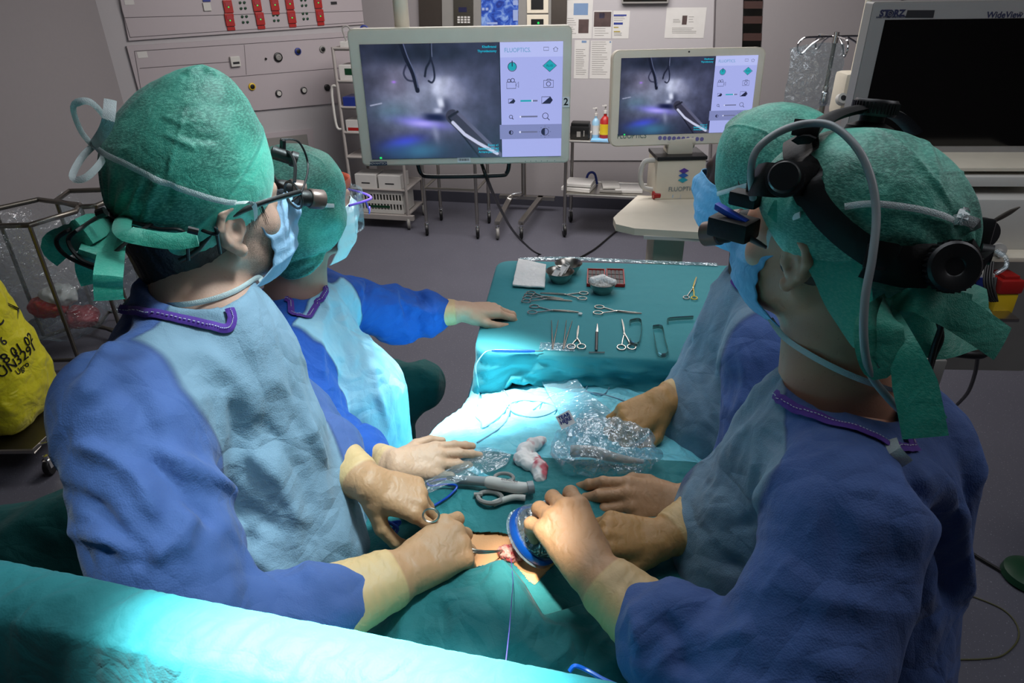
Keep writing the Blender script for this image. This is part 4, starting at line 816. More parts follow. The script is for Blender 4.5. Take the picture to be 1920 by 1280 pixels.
# headband surgeon: left hand round the probe, right hand beyond
iBL, bBL = mkhand(surgeonB, JB, 'L', P(1032, 930, 1.07), toC(P(1080, 990, 1)) + UP * .3 + CR * .25, [(42, 46, 28), (46, 48, 30), (46, 48, 30), (44, 46, 30)], 'glove', sc=1.14, fat=1.1, cuff=.105, cuffr=1.26, spread=(12, 3, -5, -14), thumb=[(.024, .026, -.02), (.034, .05, -.045), (.02, .075, -.06), (.0, .092, -.066)])
iBR, bBR = mkhand(surgeonB, JB, 'R', P(1170, 1000, 1.14), UP + toC(P(1200, 1010, 1.1)) * .5, [(45, 55, 30), (50, 60, 30), (55, 60, 35), (55, 60, 35)], 'glove_brown', sc=1.05, fat=1.1, cuff=.09, cuffr=1.22)
# second surgeon right
iCL, bCL = mkhand(surgeonC, JC, 'L', P(1185, 938, 1.25), toC(P(1200, 950, 1.2)) + UP * .6, [(18, 26, 14), (22, 30, 18), (26, 34, 20), (30, 36, 20)], 'glove', sc=1.1, fat=1.08, cuff=.095, cuffr=1.22, spread=(4, 1, -2, -6), thumb=[(.024, .02, -.012), (.042, .046, -.016), (.044, .074, -.016), (.034, .098, -.014)])
iCR, bCR = mkhand(surgeonC, JC, 'R', P(1180, 785, 1.47), toC(P(1200, 770, 1.4)) + UP, [(35, 45, 25), (40, 45, 28), (42, 48, 30), (45, 50, 30)], 'glove_brown', sc=1.08, fat=1.1, cuff=.095, cuffr=1.22)
# ================================================================ operating table, patient and drapes
def zc(y): return np.interp(y, [.3, .55, .82, 1.0, 1.2, 1.4, 1.62, 1.9], [1.03, 1.04, 1.062, 1.085, 1.06, 1.005, .93, .90])
def xl(y): return np.interp(y, [.5, .9, 1.3, 1.65, 2.2], [-.28, -.30, -.215, -.125, -.1])
XR = .47
def hp(x, y):
    a = xl(y); c = (a + XR) / 2; s_ = (x - c) / ((XR - a) / 2); return zc(y) - .055 * np.abs(s_) ** 2.6 + .006 * fbm(np.stack([x * 6, y * 6, x * 0], 1), 2)
op = empty('operating_table', (.1, 1.2, 0), 'operating table under the drapes and the patient', 'operating table')
MB().box((.16, 1.15, .80), (.20, .90, .03), bev=.02).build('table_pad', M['black'], op, True); MB().box((.16, 1.15, .755), (.21, .92, .012)).build('side_rail', M['steel'], op)
MB().box((.16, 1.2, .40), (.14, .2, .345), bev=.03).build('column', M['steel'], op, True); MB().box((.12, 1.2, .035), (.28, .5, .03), bev=.02).build('base', M['grey_plastic'], op, True)
# patient: head towards the camera, lying on the back
ps = SDF(.04); ps.ell((.02, .66, .955), (.078, .10, .085)); ps.ell((.02, .72, .97), (.055, .08, .07)); ps.cone((.02, .76, .97), (.03, .90, .975), .06, .078, .03)
ps.cone((-.14, 1.02, .92), (.25, 1.02, .92), .07, .07); ps.cone((.05, 1.0, .94), (.09, 1.45, .93), .115, .11, .06)
for x in (-1, 1): ps.cone((.09 + x * .09, 1.5, .90), (.11 + x * .09, 1.95, .87), .075, .055); ps.cone((.07 + x * .19, 1.02, .92), (.12 + x * .18, 1.3, .89), .045, .035); ps.cone((.12 + x * .18, 1.3, .89), (.14 + x * .16, 1.56, .88), .035, .028)
V, Q = ps.mesh(.008)
def hpa(V): return hp(V[:, 0], V[:, 1])
# skin surface reaches up to the opening in the drape
V[:, 2] = np.minimum(V[:, 2], hpa(V) - .03)
g_ = (V[:, 1] > .70) & (V[:, 1] < .95) & (V[:, 2] > .98); V[g_, 2] = np.minimum(V[g_, 2] + .03, hpa(V[g_]) - .004)
patient = pym('person', V, Q, M['skin_patient']); tag(patient, 'patient lying under the drapes with only a patch of lit neck skin uncovered', 'person')
hole = [Pz(x, y, 1.066)[:2] for x, y in ((850, 1006), (880, 1001), (905, 1004), (932, 1005), (958, 1010), (984, 1010), (1012, 1020), (1034, 1030), (1046, 1044), (1040, 1060), (1022, 1078), (1004, 1096), (992, 1090), (978, 1074), (962, 1058), (940, 1052), (905, 1060), (870, 1068), (850, 1070))]
hole = np.array(hole)
def inpoly(q, poly):
    r = np.zeros(len(q), bool); n = len(poly)
    for i in range(n):
        a = poly[i]; b = poly[(i + 1) % n]; c = ((a[1] > q[:, 1]) != (b[1] > q[:, 1])) & (q[:, 0] < (b[0] - a[0]) * (q[:, 1] - a[1]) / (b[1] - a[1] + 1e-12) + a[0]); r ^= c
    return r
# skin patch of the neck: a gentle relief a few millimetres under the drape
def fsk(u, v):
    x = -.14 + .27 * u; y = .68 + .24 * v; return np.stack([x, y, hp(x, y) + np.where(inpoly(np.stack([x, y], 1), hole), .0035, -.008) + .004 * np.exp(-((x) ** 2 + (y - .82) ** 2) / .002)], 1)
V, Q = ico_grid(110, 100, fsk); sk = pym('neck_skin', V, Q, M['skin_patient'], patient); thick(sk, .02); sk['label'] = 'lit strip of orange-stained neck skin'
wc = Pz(958, 1040, 1.075)
wd = SDF(.006); wd.ell(wc + [.0, .004, -.001], (.019, .016, .012)); wd.ell(wc + [-.012, .01, -.003], (.012, .012, .009)); wd.ell(wc + [.012, -.002, -.004], (.012, .01, .008)); V, Q = wd.mesh(.0012); V = V + normals(V, Q) * (fbm(V * 160, 3) * .0025)[:, None]
tw = NT('wound_tissue'); tw.set(Base_Color=tw.mix(tw.ramp(tw.noise(90, 3), [(.42, 0.), (.6, 1.)]), 'f0b8a8', 'c04a4a'), Roughness=.25, Subsurface_Weight=.1); wo = pym('open_wound', V, Q, tw.m, patient)
# long pale drape over chest and legs
def fmain(u, v):
    y = 2.0 - 1.0 * v; a = xl(y) ; W_ = XR - a; s_ = u * 1.9 - .45; x = a + W_ * np.clip(s_, 0, 1); z = hp(x, y)
    dl = np.clip(-s_, 0, 1); dr = np.clip(s_ - 1, 0, 1); f = fbm(np.stack([y * 7, dl * 1.2, dr * 2], 1), 3)
    z = z - dl * 1.15 - dr * 1.15; x = x - np.sin(np.clip(dl * 9, 0, PI / 2)) * .02 + np.sin(np.clip(dr * 9, 0, PI / 2)) * .03 + (f * .035 - .02) * np.clip(dl * 4, 0, 1) + f * .03 * np.clip(dr * 4, 0, 1); return np.stack([x, y, z], 1)
V, Q = ico_grid(220, 200, fmain); N = normals(V, Q); N *= np.sign(N[:, 2:3] + 1e-9) if False else 1
fw = lambda V, a: V + np.array([0, 0, 1.]) * ((ridge(np.stack([V[:, 0] * 9 + V[:, 1] * 5, V[:, 1] * 5 - V[:, 0] * 5, V[:, 2]], 1), 3)) * a)[:, None]
V = fw(V, .009)
for pts, wd_, h_ in (([(-.17, 1.4, 1), (-.02, 1.1, 1)], .01, .008), ([(-.1, 1.5, .95), (.05, 1.2, 1.05)], .012, .009), ([(0, 1.55, .95), (.15, 1.25, 1.04)], .012, -.007), ([(-.2, 1.2, 1.0), (.0, 1.0, 1.07)], .012, .008)):
    pts = spl([[a[0], a[1], hp(np.array([a[0]]), np.array([a[1]]))[0]] for a in pts], 6); d, t = segdist(V, pts); V[:, 2] += h_ * np.exp(-(d / wd_) ** 2) * np.clip(np.minimum(t, 1 - t) * 5, 0, 1)
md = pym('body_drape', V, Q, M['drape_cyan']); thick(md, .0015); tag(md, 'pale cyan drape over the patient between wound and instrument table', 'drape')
bmd = bvh(V, Q)
# darker teal sheet around the opening
def ftop(u, v):
    y = .60 + .52 * v; x = -.33 + .84 * u; y = y + (.02 * np.sin(u * 9) + .03 * np.sin(u * 4 + 1)) * np.clip(v * 3 - 2, 0, 1)
    a = xl(y); z = hp(np.clip(x, a, XR), y) - np.clip(a - x, 0, 1) * 6 - np.clip(x - XR, 0, 1) * 6; return np.stack([np.maximum(x, a - .03 - .0 * x), y, z + .0045], 1)
V, Q = ico_grid(430, 280, ftop); V = fw(V, .004); m = ~inpoly(V[Q].mean(1)[:, :2], hole)
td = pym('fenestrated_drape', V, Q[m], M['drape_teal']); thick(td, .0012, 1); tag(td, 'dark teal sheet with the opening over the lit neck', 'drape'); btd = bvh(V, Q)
# head drape rising from the wound towards the screen
def fhd(u, v):
    y = .79 - .37 * v; x = -.34 + .78 * u; cx = -.005 + .0 * v
    top = 1.074 + .055 * np.exp(-((x - cx + .01) / .13) ** 2 - ((y - .70) / .10) ** 2) + .028 * np.exp(-((x + .025) / .045) ** 2 - ((y - .782) / .035) ** 2) + 1.1 * np.clip(.55 - y, 0, 1) ** 1.5 * 1.6
    edge = np.clip((np.abs(x - .02) - .24) / .1, 0, 2) ** 1.5 * .14
    y2 = y + .0 ; fr_ = fbm(np.stack([x * 9 + y * 4, y * 3 - x * 3, x * 0], 1), 3); rd = ridge(np.stack([x * 7 - y * 6, y * 5 + x * 6, x * 0 + 4], 1), 2)
    z = top - edge + (fr_ * .010 + rd * .014) * np.clip(v * 6, 0, 1)
    sh = np.interp(x, [-.34, -.12, -.055, -.02, .012, .04, .09, .2, .44], [.09, .02, -.003, .0, -.035, -.085, -.06, -.01, .05]); return np.stack([x, y + sh * (1 - v) ** 1.5, z], 1)
V, Q = ico_grid(240, 150, fhd); hd_ = pym('head_drape', V, Q, M['drape_teal']); thick(hd_, .0015); tag(hd_, 'teal sheet draped over the patient head, peaked beside the wound', 'drape')
# anaesthesia screen: bar with cloth
ba = Pz(0, 1092, 1.45); bb = Pz(1100, 1320, 1.45); bd = nrm(bb - ba); bn = np.array([bd[1], -bd[0], 0.]); bn = bn if bn[1] < 0 else -bn
s0 = ba - bd * .45 ; s1 = bb + bd * .16; Lb = np.linalg.norm(s1 - s0)
def fsc(u, v):
    a = np.clip(v / .3, 0, 1) * PI * .62 ; t = np.clip((v - .3) / .7, 0, 1); r = .052
    far = np.clip(.12 - v, 0, 1) / .12; off = -np.cos(a + .25) * r; up = np.sin(a + .25) * r - r
    u_ = s0 + 0; P0 = s0[None] + bd[None] * (u * Lb)[:, None]
    off = off + t * .16 + .012 * ridge(np.stack([u * Lb * 16 + t * 2, t * 2.0, u * 0], 1), 2) * np.clip(t * 4, 0, 1); up = up - t * .62 - far * .12
    w_ = ridge(np.stack([u * Lb * 22 + v * 3, v * 3, u * 0 + 2], 1), 3) * .0055
    return P0 + bn[None] * (off + .5 * w_)[:, None] + np.array([0, 0, 1.])[None] * (up + w_)[:, None]
V, Q = ico_grid(420, 130, fsc); V = V + normals(V, Q) * (ridge(V * 60, 2) * .0008)[:, None]
sc_ = pym('screen_drape', V, Q, M['drape_screen']); thick(sc_, .002); tag(sc_, 'brightly lit teal drape over the screen bar across the bottom of the photo', 'drape')
m = MB().tube([s0 - bn * 0 + [0, 0, -.07], s1 + [0, 0, -.07]], .012, 12).tube([s0 + bd * .05 + [0, 0, -.07], (s0 + bd * .05) * [1, 1, 0] + [0, 0, 0]], .012, 12); m.build('screen_bar', M['steel'], None, True)
tag(bpy.data.objects['screen_bar'], 'steel bar frame holding the lit teal screen drape', 'frame')
# ---------------------------------------------------------------- instrument table
TZ = 1.03; cor = [Pz(896, 655, TZ), Pz(912, 585, TZ), Pz(938, 489, TZ), A3(.98, 2.20, TZ), A3(.93, 1.51, TZ), Pz(1253, 672, TZ)]
it = empty('instrument_table', (.5, 1.9, 0), 'draped instrument table with rows of steel tools beyond the patient', 'table')
def ring_pts(c, n=16, rad=.05):
    out = []; N_ = len(c)
    for i in range(N_):
        a, b, d = c[i - 1], c[i], c[(i + 1) % N_]; r1 = min(rad, .45 * np.linalg.norm(a - b)); r2 = min(rad, .45 * np.linalg.norm(d - b)); p0 = b + nrm(a - b) * r1; p1 = b + nrm(d - b) * r2
        for k in range(7): t = k / 6; out.append((1 - t) ** 2 * p0 + 2 * t * (1 - t) * b + t * t * p1)
        L = np.linalg.norm((d + nrm(b - d) * min(rad, .45 * np.linalg.norm(d - b))) - p1); q1 = d + nrm(b - d) * min(rad, .45 * np.linalg.norm(d - b))
        for k in range(1, int(L / .012)): out.append(p1 + (q1 - p1) * k * .012 / L)
    return np.array(out)
rp = ring_pts(cor); cen = rp.mean(0); nR = len(rp); tg = np.roll(rp, -1, 0) - np.roll(rp, 1, 0); on = np.stack([tg[:, 1], -tg[:, 0], 0 * tg[:, 0]], 1); on /= np.linalg.norm(on, axis=1)[:, None]
if ((rp - cen) * on).sum() < 0: on = -on
front = (on[:, 1] < -.6); hang = np.where(on[:, 1] < -.6, .085, .42); hang = np.convolve(np.concatenate([hang[-6:], hang, hang[:6]]), np.ones(13) / 13, 'valid')
rows = []; ts = list(np.linspace(0, .96, 36)) + [1]
for t in ts: rows.append(cen + (rp - cen) * t)
nin = len(rows)
for k, (o_, dz) in enumerate([(.006, .001), (.010, .004), (.012, .009)]): rows.append(rp + on * o_ - [0, 0, dz])
for j in range(1, 26):
    t = j / 25; w_ = fbm(np.stack([np.arange(nR) * .16, np.full(nR, t * 2.2), np.zeros(nR)], 1), 3) * .03 + ridge(np.stack([np.arange(nR) * .3, np.full(nR, t * 4), np.zeros(nR) + 3], 1), 2) * .010; rows.append(rp + on * (.013 + (w_ + .012) * t ** .7)[:, None] - np.array([0, 0, 1.]) * (.009 + hang * t)[:, None])
V = np.concatenate(rows); R_ = len(rows); i, j = np.meshgrid(np.arange(R_ - 1), np.arange(nR), indexing='ij'); Q = np.stack([i * nR + j, i * nR + (j + 1) % nR, (i + 1) * nR + (j + 1) % nR, (i + 1) * nR + j], -1).reshape(-1, 4)
V[:nin * nR, 2] += ridge(V[:nin * nR] * [5, 14, 1], 1) * .0008
itd = pym('table_drape', V, Q, M['drape_table']); thick(itd, .0015); tag(itd, 'teal sheet covering the instrument table and hanging over its edges', 'drape')
MB().box((.45, 1.89, .985), (.42, .20, .012), bev=.004).build('table_top', M['steel'], it)
for x in (.08, .82):
    for y in (1.72, 2.04): m = MB().tube([(x, y, .975), (x, y, .09)], .014, 10); m.build('leg', M['steel'], it, True)
for x in (.08, .82):
    for y in (1.72, 2.04): MB().lathe((x - .012, y, .045), [(.006, 0), (.045, .001), (.045, .023), (.006, .024)], (1, 0, 0), 18).build('caster', M['black'], it, True)
TT = TZ + .0022
def tz(x, y, h=0): return Pz(x, y, TT + h)
# clear borders and label patch
fe = MB().ribbon(spl([tz(975, 486), tz(1060, 484), tz(1180, 489), tz(1345, 496)], 10), .03, UP, .0008); o = fe.build('clear_border', M['film_edge'], itd, True)
pt = MB().ribbon([tz(1012, 648, .001), tz(1078, 651, .001)], .045, UP, .0006); o = pt.build('adhesive_label', M['film_light'], itd)
# steel instruments
def ringtool(name, r1, r2, tip, label, cat, group=None, curve=0., ring=.0125, box=.42, gold=False, open_=.0, rr=.0018, extra=None):
    r1, r2, tip = (np.array(a, float) for a in (r1, r2, tip)); c = (r1 + r2) / 2; ax = nrm(tip - c); L = np.linalg.norm(tip - c); sd_ = nrm(np.cross(UP, ax)); sgn = 1 if (r1 - c) @ sd_ > 0 else -1; off = max(np.linalg.norm(r1 - r2) / 2, ring * .95)
    root = empty(name, c, label, cat, group); mt = M['steel']
    for k, s_ in ((0, sgn), (1, -sgn)):
        m = MB(); rc_ = c + sd_ * s_ * off; zo = UP * (.0012 + .002 * k); n = 20
        m.tube([rc_ + zo + ring * (1.15 * ax * math.cos(a) + .92 * sd_ * math.sin(a)) for a in np.linspace(0, 2 * PI, n + 1)[:-1]], rr, 6, closed=True)
        jn = c + ax * L * box + zo; st_ = rc_ + zo + ax * ring * 1.15 - sd_ * s_ * ring * .2
        m.tube(spl([st_, (st_ + jn) / 2 + sd_ * s_ * .001, jn], 4), [rr * 1.1] * 9, 6)
        e_ = tip + zo * .6 - sd_ * s_ * .0006 + sd_ * open_ * -s_; bl = spl([jn, jn + (e_ - jn) * .5 - sd_ * s_ * .0012 + sd_ * curve * .25, e_], 5); m.tube(bl, list(np.linspace(rr * 1.35, rr * .55, len(bl))), 6)
        m.build('arm', M['yellow'] if gold and k else mt, root, True)
    MB().lathe(c + ax * L * box, [(.0032, 0), (.0032, .0048), (0, .0052)], UP, 12).build('hinge_screw', mt, root, True); return root
g1 = 'ring-handled steel instruments on the table'
ringtool('curved_clamp', tz(990, 553), tz(988, 566), tz(1073, 565), 'curved clamp lying left in the clamp row with rings beside the gauze', 'surgical clamp', g1, .012)
ringtool('curved_clamp', tz(993, 549), tz(991, 560), tz(1056, 561), 'clamp partly under another, its rings topmost of the left pair', 'surgical clamp', g1, .010)
ringtool('curved_clamp', tz(1094, 550), tz(1092, 561), tz(1013, 550), 'clamp pointing left toward the gauze, rings nearest the bowl with cotton', 'surgical clamp', g1, -.012)
ringtool('curved_clamp', tz(1002, 575), tz(998, 587), tz(1085, 586), 'clamp holding a small white swab, beside the resting gloved hand', 'surgical clamp', g1, .010)
sw = SDF(.003); sw.ell(tz(1088, 588, .004), (.007, .005, .004)); V, Q = sw.mesh(.001); tag(pym('swab', V, Q, M['gauze']), 'tiny white swab in the tip of a clamp', 'swab')
ringtool('hooked_clamp', tz(1124, 576), tz(1121, 588), tz(1203, 588), 'hooked clamp alone in the middle of the instrument table', 'surgical clamp', g1, .0)
ringtool('surgical_scissors', tz(1071, 651), tz(1090, 651), tz(1085, 611), 'short scissors beside the two tweezers', 'scissors', None, .002, .0125, .35)
ringtool('surgical_scissors', tz(1165, 652), tz(1184, 652), tz(1166, 599), 'long curved scissors beside the C-shaped retractor', 'scissors', None, -.004, .0125, .45)
ringtool('needle_holder', tz(1291, 556), tz(1297, 562), tz(1306, 520), 'gold-ringed needle holder partly behind the far right surgeon', 'needle holder', None, 0, .010, .45, True)
def tweezers(ap, t1, t2, label):
    root = empty('tweezers', ap, label, 'tweezers', 'tweezers at the front of the table')
    for k, t_ in enumerate((t1, t2)):
        ap, t_ = np.array(ap), np.array(t_); MB().ribbon(spl([ap + UP * .002, ap + (t_ - ap) * .5 + UP * (.003), t_ + UP * .002], 6), list(np.linspace(.0045, .0018, 13)), UP, .0008).build('arm', M['steel_dark'], root, True)
tweezers(tz(1036, 655), tz(1034, 601), tz(1047, 601), 'leftmost pair of tweezers at the table front'); tweezers(tz(1056, 655), tz(1062, 601), tz(1073, 602), 'tweezers beside the short scissors')
sk_ = empty('scalpel', tz(1118, 655), 'dark-handled scalpel standing between the two scissors', 'scalpel'); MB().ribbon([tz(1118, 656, .003), tz(1119, 622, .003)], .008, UP, .0016).build('handle', M['dark_plastic'], sk_); MB().ribbon(spl([tz(1119, 622, .003), tz(1120, 614, .003), tz(1120, 606, .003)], 3), [.007, .0068, .006, .005, .004, .003, .001], UP, .0005).build('blade', M['steel'], sk_)
MB().ribbon([tz(1104, 660, .002), tz(1134, 660, .002)], .005, UP, .001).build('foot', M['dark_plastic'], sk_)
def retr(pts, label, w_=.012, closed=False):
    pts = [np.array(p) for p in pts]; m = MB().ribbon(pts + ([pts[0]] if closed else []), w_, nrm(A3(0, .0, 1)) if False else [nrm(np.cross(nrm((pts + pts[:1])[min(i + 1, len(pts) - 1)] - pts[max(0, i - 1)]), UP)) for i in range(len(pts) + (1 if closed else 0))], .0012)
    tag(m.build('retractor', M['steel'], None, False), label, 'retractor', 'steel hand retractors')
hz = .006
retr(spl([tz(1182, 606, hz), tz(1182, 602, hz), tz(1202, 602, hz), tz(1198, 643, hz), tz(1182, 641, hz), tz(1182, 637, hz)], 4), 'C-shaped flat steel retractor right of the long scissors')
retr(spl([tz(1224, 613, hz), tz(1241, 613, hz), tz(1246, 635, hz), tz(1252, 662, hz), tz(1234, 664, hz), tz(1228, 638, hz)], 3), 'long narrow loop retractor at the right end of the front row', .013, True)
retr(spl([tz(1253, 604, hz), tz(1255, 598, hz), tz(1300, 595, hz)], 4), 'flat retractor end showing beside the far right surgeon gown')
# gauze, bowls, needle case
def fg(u, v):
    a, b, c, d = [tz(*p) for p in ((972, 489), (1024, 501), (1021, 543), (961, 539))]; q = (1 - u)[:, None] * ((1 - v)[:, None] * a + v[:, None] * d) + u[:, None] * ((1 - v)[:, None] * b + v[:, None] * c)
    q[:, 2] += .005 + fbm(q * 22, 2) * .003; return q
V, Q = ico_grid(40, 40, fg); o = pym('folded_gauze', V, Q, M['gauze']); thick(o, .006, -1); tag(o, 'white folded gauze square at the far left corner of the instrument table', 'gauze')
m = MB().ribbon([tz(966, 516, .0085), tz(977, 519, .0085)], .002, UP, .0003); m.build('blue_thread', M['blue_ink'], o)
def bowl(px, py, rp, label, h=.036):
    c = tz(px, py, h); d_ = (c - CC) @ CF; R = rp / FPX * d_; c0 = c - [0, 0, h]
    o = MB().lathe(c0, [(0, .0005), (R * .58, .0005), (R * .62, .003), (R * .78, h * .5), (R * .92, h * .92), (R * 1.0, h), (R * .99, h + .0012), (R * .90, h * .93), (R * .75, h * .52), (R * .58, .004), (0, .003)], UP, 40).build('steel_bowl', M['steel'], None, True); tag(o, label, 'bowl', 'small steel bowls'); return c0, R
b1, r1 = bowl(1050, 508, 27, 'steel bowl with folded paper strips, nearest the gauze'); b2, r2 = bowl(1066, 493, 26, 'farthest steel bowl, behind the one with paper strips'); b3, r3 = bowl(1130, 528, 27.5, 'steel bowl heaped with cotton before the red case')
s = SDF(.008); s.cone(b3 + [-.03, .0, .04], b3 + [.0, .004, .046], .014, .012); s.cone(b3 + [0, .004, .046], b3 + [.035, -.006, .036], .011, .010); s.cone(b3 + [-.025, 0, .026], b3 + [.02, 0, .024], .014, .014); V, Q = s.mesh(.0014); V = V + normals(V, Q) * (fbm(V * 130, 2) * .0015)[:, None]
tag(pym('cotton_roll', V, Q, M['gauze']), 'white cotton roll heaped in the bowl before the red case', 'cotton')
for k, (dx, dy, l_) in enumerate(((-.012, -.012, .03), (.006, .0, .04), (.02, .012, .03))): 
    p0 = b1 + A3(dx - .012, dy - .012, .022 + .004 * k); m = MB().ribbon([p0, p0 + A3(l_ * .6, l_ * .7, .022)], .022, nrm(A3(-.3, -.5, 1)), .0008); m.tube([p0 + A3(l_ * .6, l_ * .7, .022), p0 + A3(l_ * .62, l_ * .72, .0225)], .009, 14); tag(m.build('suture_packet', M['paper'], None, True), 'white paper strip ' + ('lowest', 'in the middle', 'topmost')[k] + ' in the steel bowl nearest the gauze', 'paper strip', 'paper strips in the bowl')
rc_ = empty('needle_case', tz(1135, 522), 'open red needle case behind the cotton bowl', 'case')
for k, (xa, xb) in enumerate(((1100, 1134), (1136, 1170))):
    a, b, c, d = tz(xa + 1, 508), tz(xb, 509), tz(xb + 1, 537), tz(xa, 537); cc_ = (a + b + c + d) / 4; X = nrm(b - a); Y = nrm(np.cross(UP, X)); w_ = np.linalg.norm(b - a) / 2; h_ = np.linalg.norm(d - a) / 2
    m = MB()
    for s_ in (-1, 1): m.box(cc_ + X * s_ * (w_ - .0015) + UP * .005, (.0018, h_, .005), X, Y, UP).box(cc_ + Y * s_ * (h_ - .0015) + UP * .005, (w_, .0018, .005), X, Y, UP)
    m.box(cc_ + UP * .001, (w_, h_, .001), X, Y, UP); m.build('tray', M['red'], rc_)
    m = MB(); [m.box(cc_ + X * (i - 1.5) * w_ * .44 + Y * (j - 1) * h_ * .6 + UP * .005, (w_ * .19, h_ * .26, .0025), X, Y, UP) for i in range(4) for j in range(3)]; m.build('magnet_pad', M['black'], rc_)
# diathermy pencil and its cable
pe = empty('diathermy_pencil', tz(962, 657), 'blue diathermy pencil at the front edge of the instrument table', 'surgical tool'); MB().tube([tz(922, 657, .006), tz(930, 657, .006), tz(990, 658, .006), tz(1003, 658, .006)], [.003, .0052, .005, .003], 12).build('handle', M['blue_plastic'], pe, True); MB().tube([tz(1003, 658, .006), tz(1018, 658, .004)], .0012, 6).build('tip', M['steel'], pe, True)
def onD(b, x, y, off=.003): return hit(b, x, y, off)[0]
def cable(name, pts, r, mat, label, cat='cable', n=8, parent=None):
    o = MB().tube(spl(pts, n), r, 8).build(name, mat, parent, True)
    if parent is None: tag(o, label, cat)
    return o
c1 = [tz(922, 657, .006), tz(908, 662, .004), Pz(893, 685, 1.01), Pz(895, 712, .97)] + [onD(bmd, x, y) for x, y in ((900, 735), (896, 758), (892, 780), (902, 792), (904, 804), (918, 798), (942, 778), (955, 760), (975, 753), (1000, 753), (1024, 757), (1044, 768), (1024, 780), (1000, 784), (975, 780), (958, 770), (945, 752), (941, 738), (946, 734), (956, 748), (957, 768), (950, 790), (935, 806), (915, 820), (895, 832))]
cable('diathermy_cable', c1, .0019, M['cable_grey'], 'thin blue-grey cable looping over the pale drape from the diathermy pencil')
c2 = [onD(bmd, x, y) for x, y in ((1000, 770), (1040, 742), (1090, 735), (1130, 742), (1144, 720), (1130, 712), (1105, 722), (1100, 735), (1125, 740), (1160, 750), (1188, 762))]
cable('sensor_cable', c2, .0018, M['cable_grey'], 'pale cable coil on the drape below the instrument table, beside the clear sleeve')
# clear probe sleeve and bag
def film_sheet(name, rowsp, mat, label, cat, amp=.008, nn_=26, off=.006):
    R_ = [spl([np.array(p) for p in r], nn_ // (len(r) - 1)) for r in rowsp]; n = min(len(r) for r in R_); C_ = [spl([r[k] for r in R_], 14) for k in range(n)]; m_ = len(C_[0]); V = np.array(C_).reshape(-1, 3)
    i, j = np.meshgrid(np.arange(n - 1), np.arange(m_ - 1), indexing='ij'); a = (i * m_ + j).ravel(); Q = np.stack([a, a + m_, a + m_ + 1, a + 1], 1); V = V + normals(V, Q) * (ridge(V * 22, 3) * amp)[:, None]
    o = pym(name, V, Q, mat); thick(o, .0005, 0); return tag(o, label, cat)
T_ = lambda x, y, o=.01: onD(bmd, x, y, o)
film_sheet('clear_sleeve', [[T_(1008, 704), T_(1040, 702), T_(1072, 706)], [T_(1030, 745), T_(1064, 742), T_(1098, 744, .02)], [T_(1050, 790), T_(1100, 790, .03), T_(1150, 790, .02)], [T_(1066, 830), T_(1120, 830, .04), T_(1190, 830, .02)]], M['film'], 'clear plastic sleeve running down from the instrument table to the crumpled bag', 'plastic sleeve', .006)
bg = SDF(.03); cb = T_(1130, 865, .03); bg.ell(cb + [-.02, .0, 0], (.075, .05, .032)); bg.ell(cb + [.05, -.005, -.002], (.055, .06, .03)); bg.ell(cb + [.0, .035, .0], (.08, .035, .025)); V, Q = bg.mesh(.0035); N = normals(V, Q); V = V + N * (ridge(V * 15, 3) * .022 + ridge(V * [50, 22, 40], 2) * .006)[:, None]
bago = pym('clear_bag', V, Q, M['film']); tag(bago, 'crumpled clear plastic bag with a TEAR HERE tag on the patient drape', 'plastic bag')
m = MB().tube(spl([cb + A3(-.06, .0, .0), cb + A3(-.02, -.01, .005), cb + A3(.03, -.02, -.004), cb + A3(.08, -.03, -.006)], 5), [.012] * 8 + [.011, .010, .009, .008, .007, .006, .005, .004], 14); tag(m.build('probe_sheath', M['white_plastic'], None, True), 'white ribbed tube inside the crumpled clear bag', 'tube')
def text_mesh(name, body, o_, X, Y, size, mat, parent=None, ext=.0003, align='CENTER', bold=0, sx=1.):
    cu = bpy.data.curves.new(name, 'FONT'); cu.body = body; cu.size = size; cu.extrude = ext; cu.align_x = align; cu.align_y = 'CENTER'; cu.offset = bold; cu.resolution_u = 3; cu.space_line = .85
    t = bpy.data.objects.new('tmp_text', cu); COL.objects.link(t); dg = bpy.context.evaluated_depsgraph_get(); me = bpy.data.meshes.new_from_object(t.evaluated_get(dg)); bpy.data.objects.remove(t); X = nrm(X); Y = nrm(np.array(Y) - X * (np.array(Y) @ X)); Z = np.cross(X, Y)
    for v in me.vertices: q = np.array(o_) + X * v.co.x * sx + Y * v.co.y + Z * v.co.z; v.co = Vector(q)
    me.materials.clear(); o = link(name, me, mat, parent); return o
tq = T_(1046, 850, .085); tX = nrm(P(1054, 838, 1.3) - P(1030, 850, 1.3)); tN = nrm(toC(tq)); tY = np.cross(tN, tX)
tgo = MB().box(tq, (.0155, .0145, .0004), tX, tY, tN).build('tear_tag', M['label_white'], bago); text_mesh('tag_lettering', 'TEAR\nHERE', tq + tN * .0008 + tY * .003, tX, tY, .0105, M['blue_ink'], tgo, bold=.0003)
MB().prism([(-.003, 0), (.003, 0), (0, -.004)], tq + tN * .0006 - tY * .006, tX, tY, .0004).build('tag_arrow', M['blue_ink'], tgo)
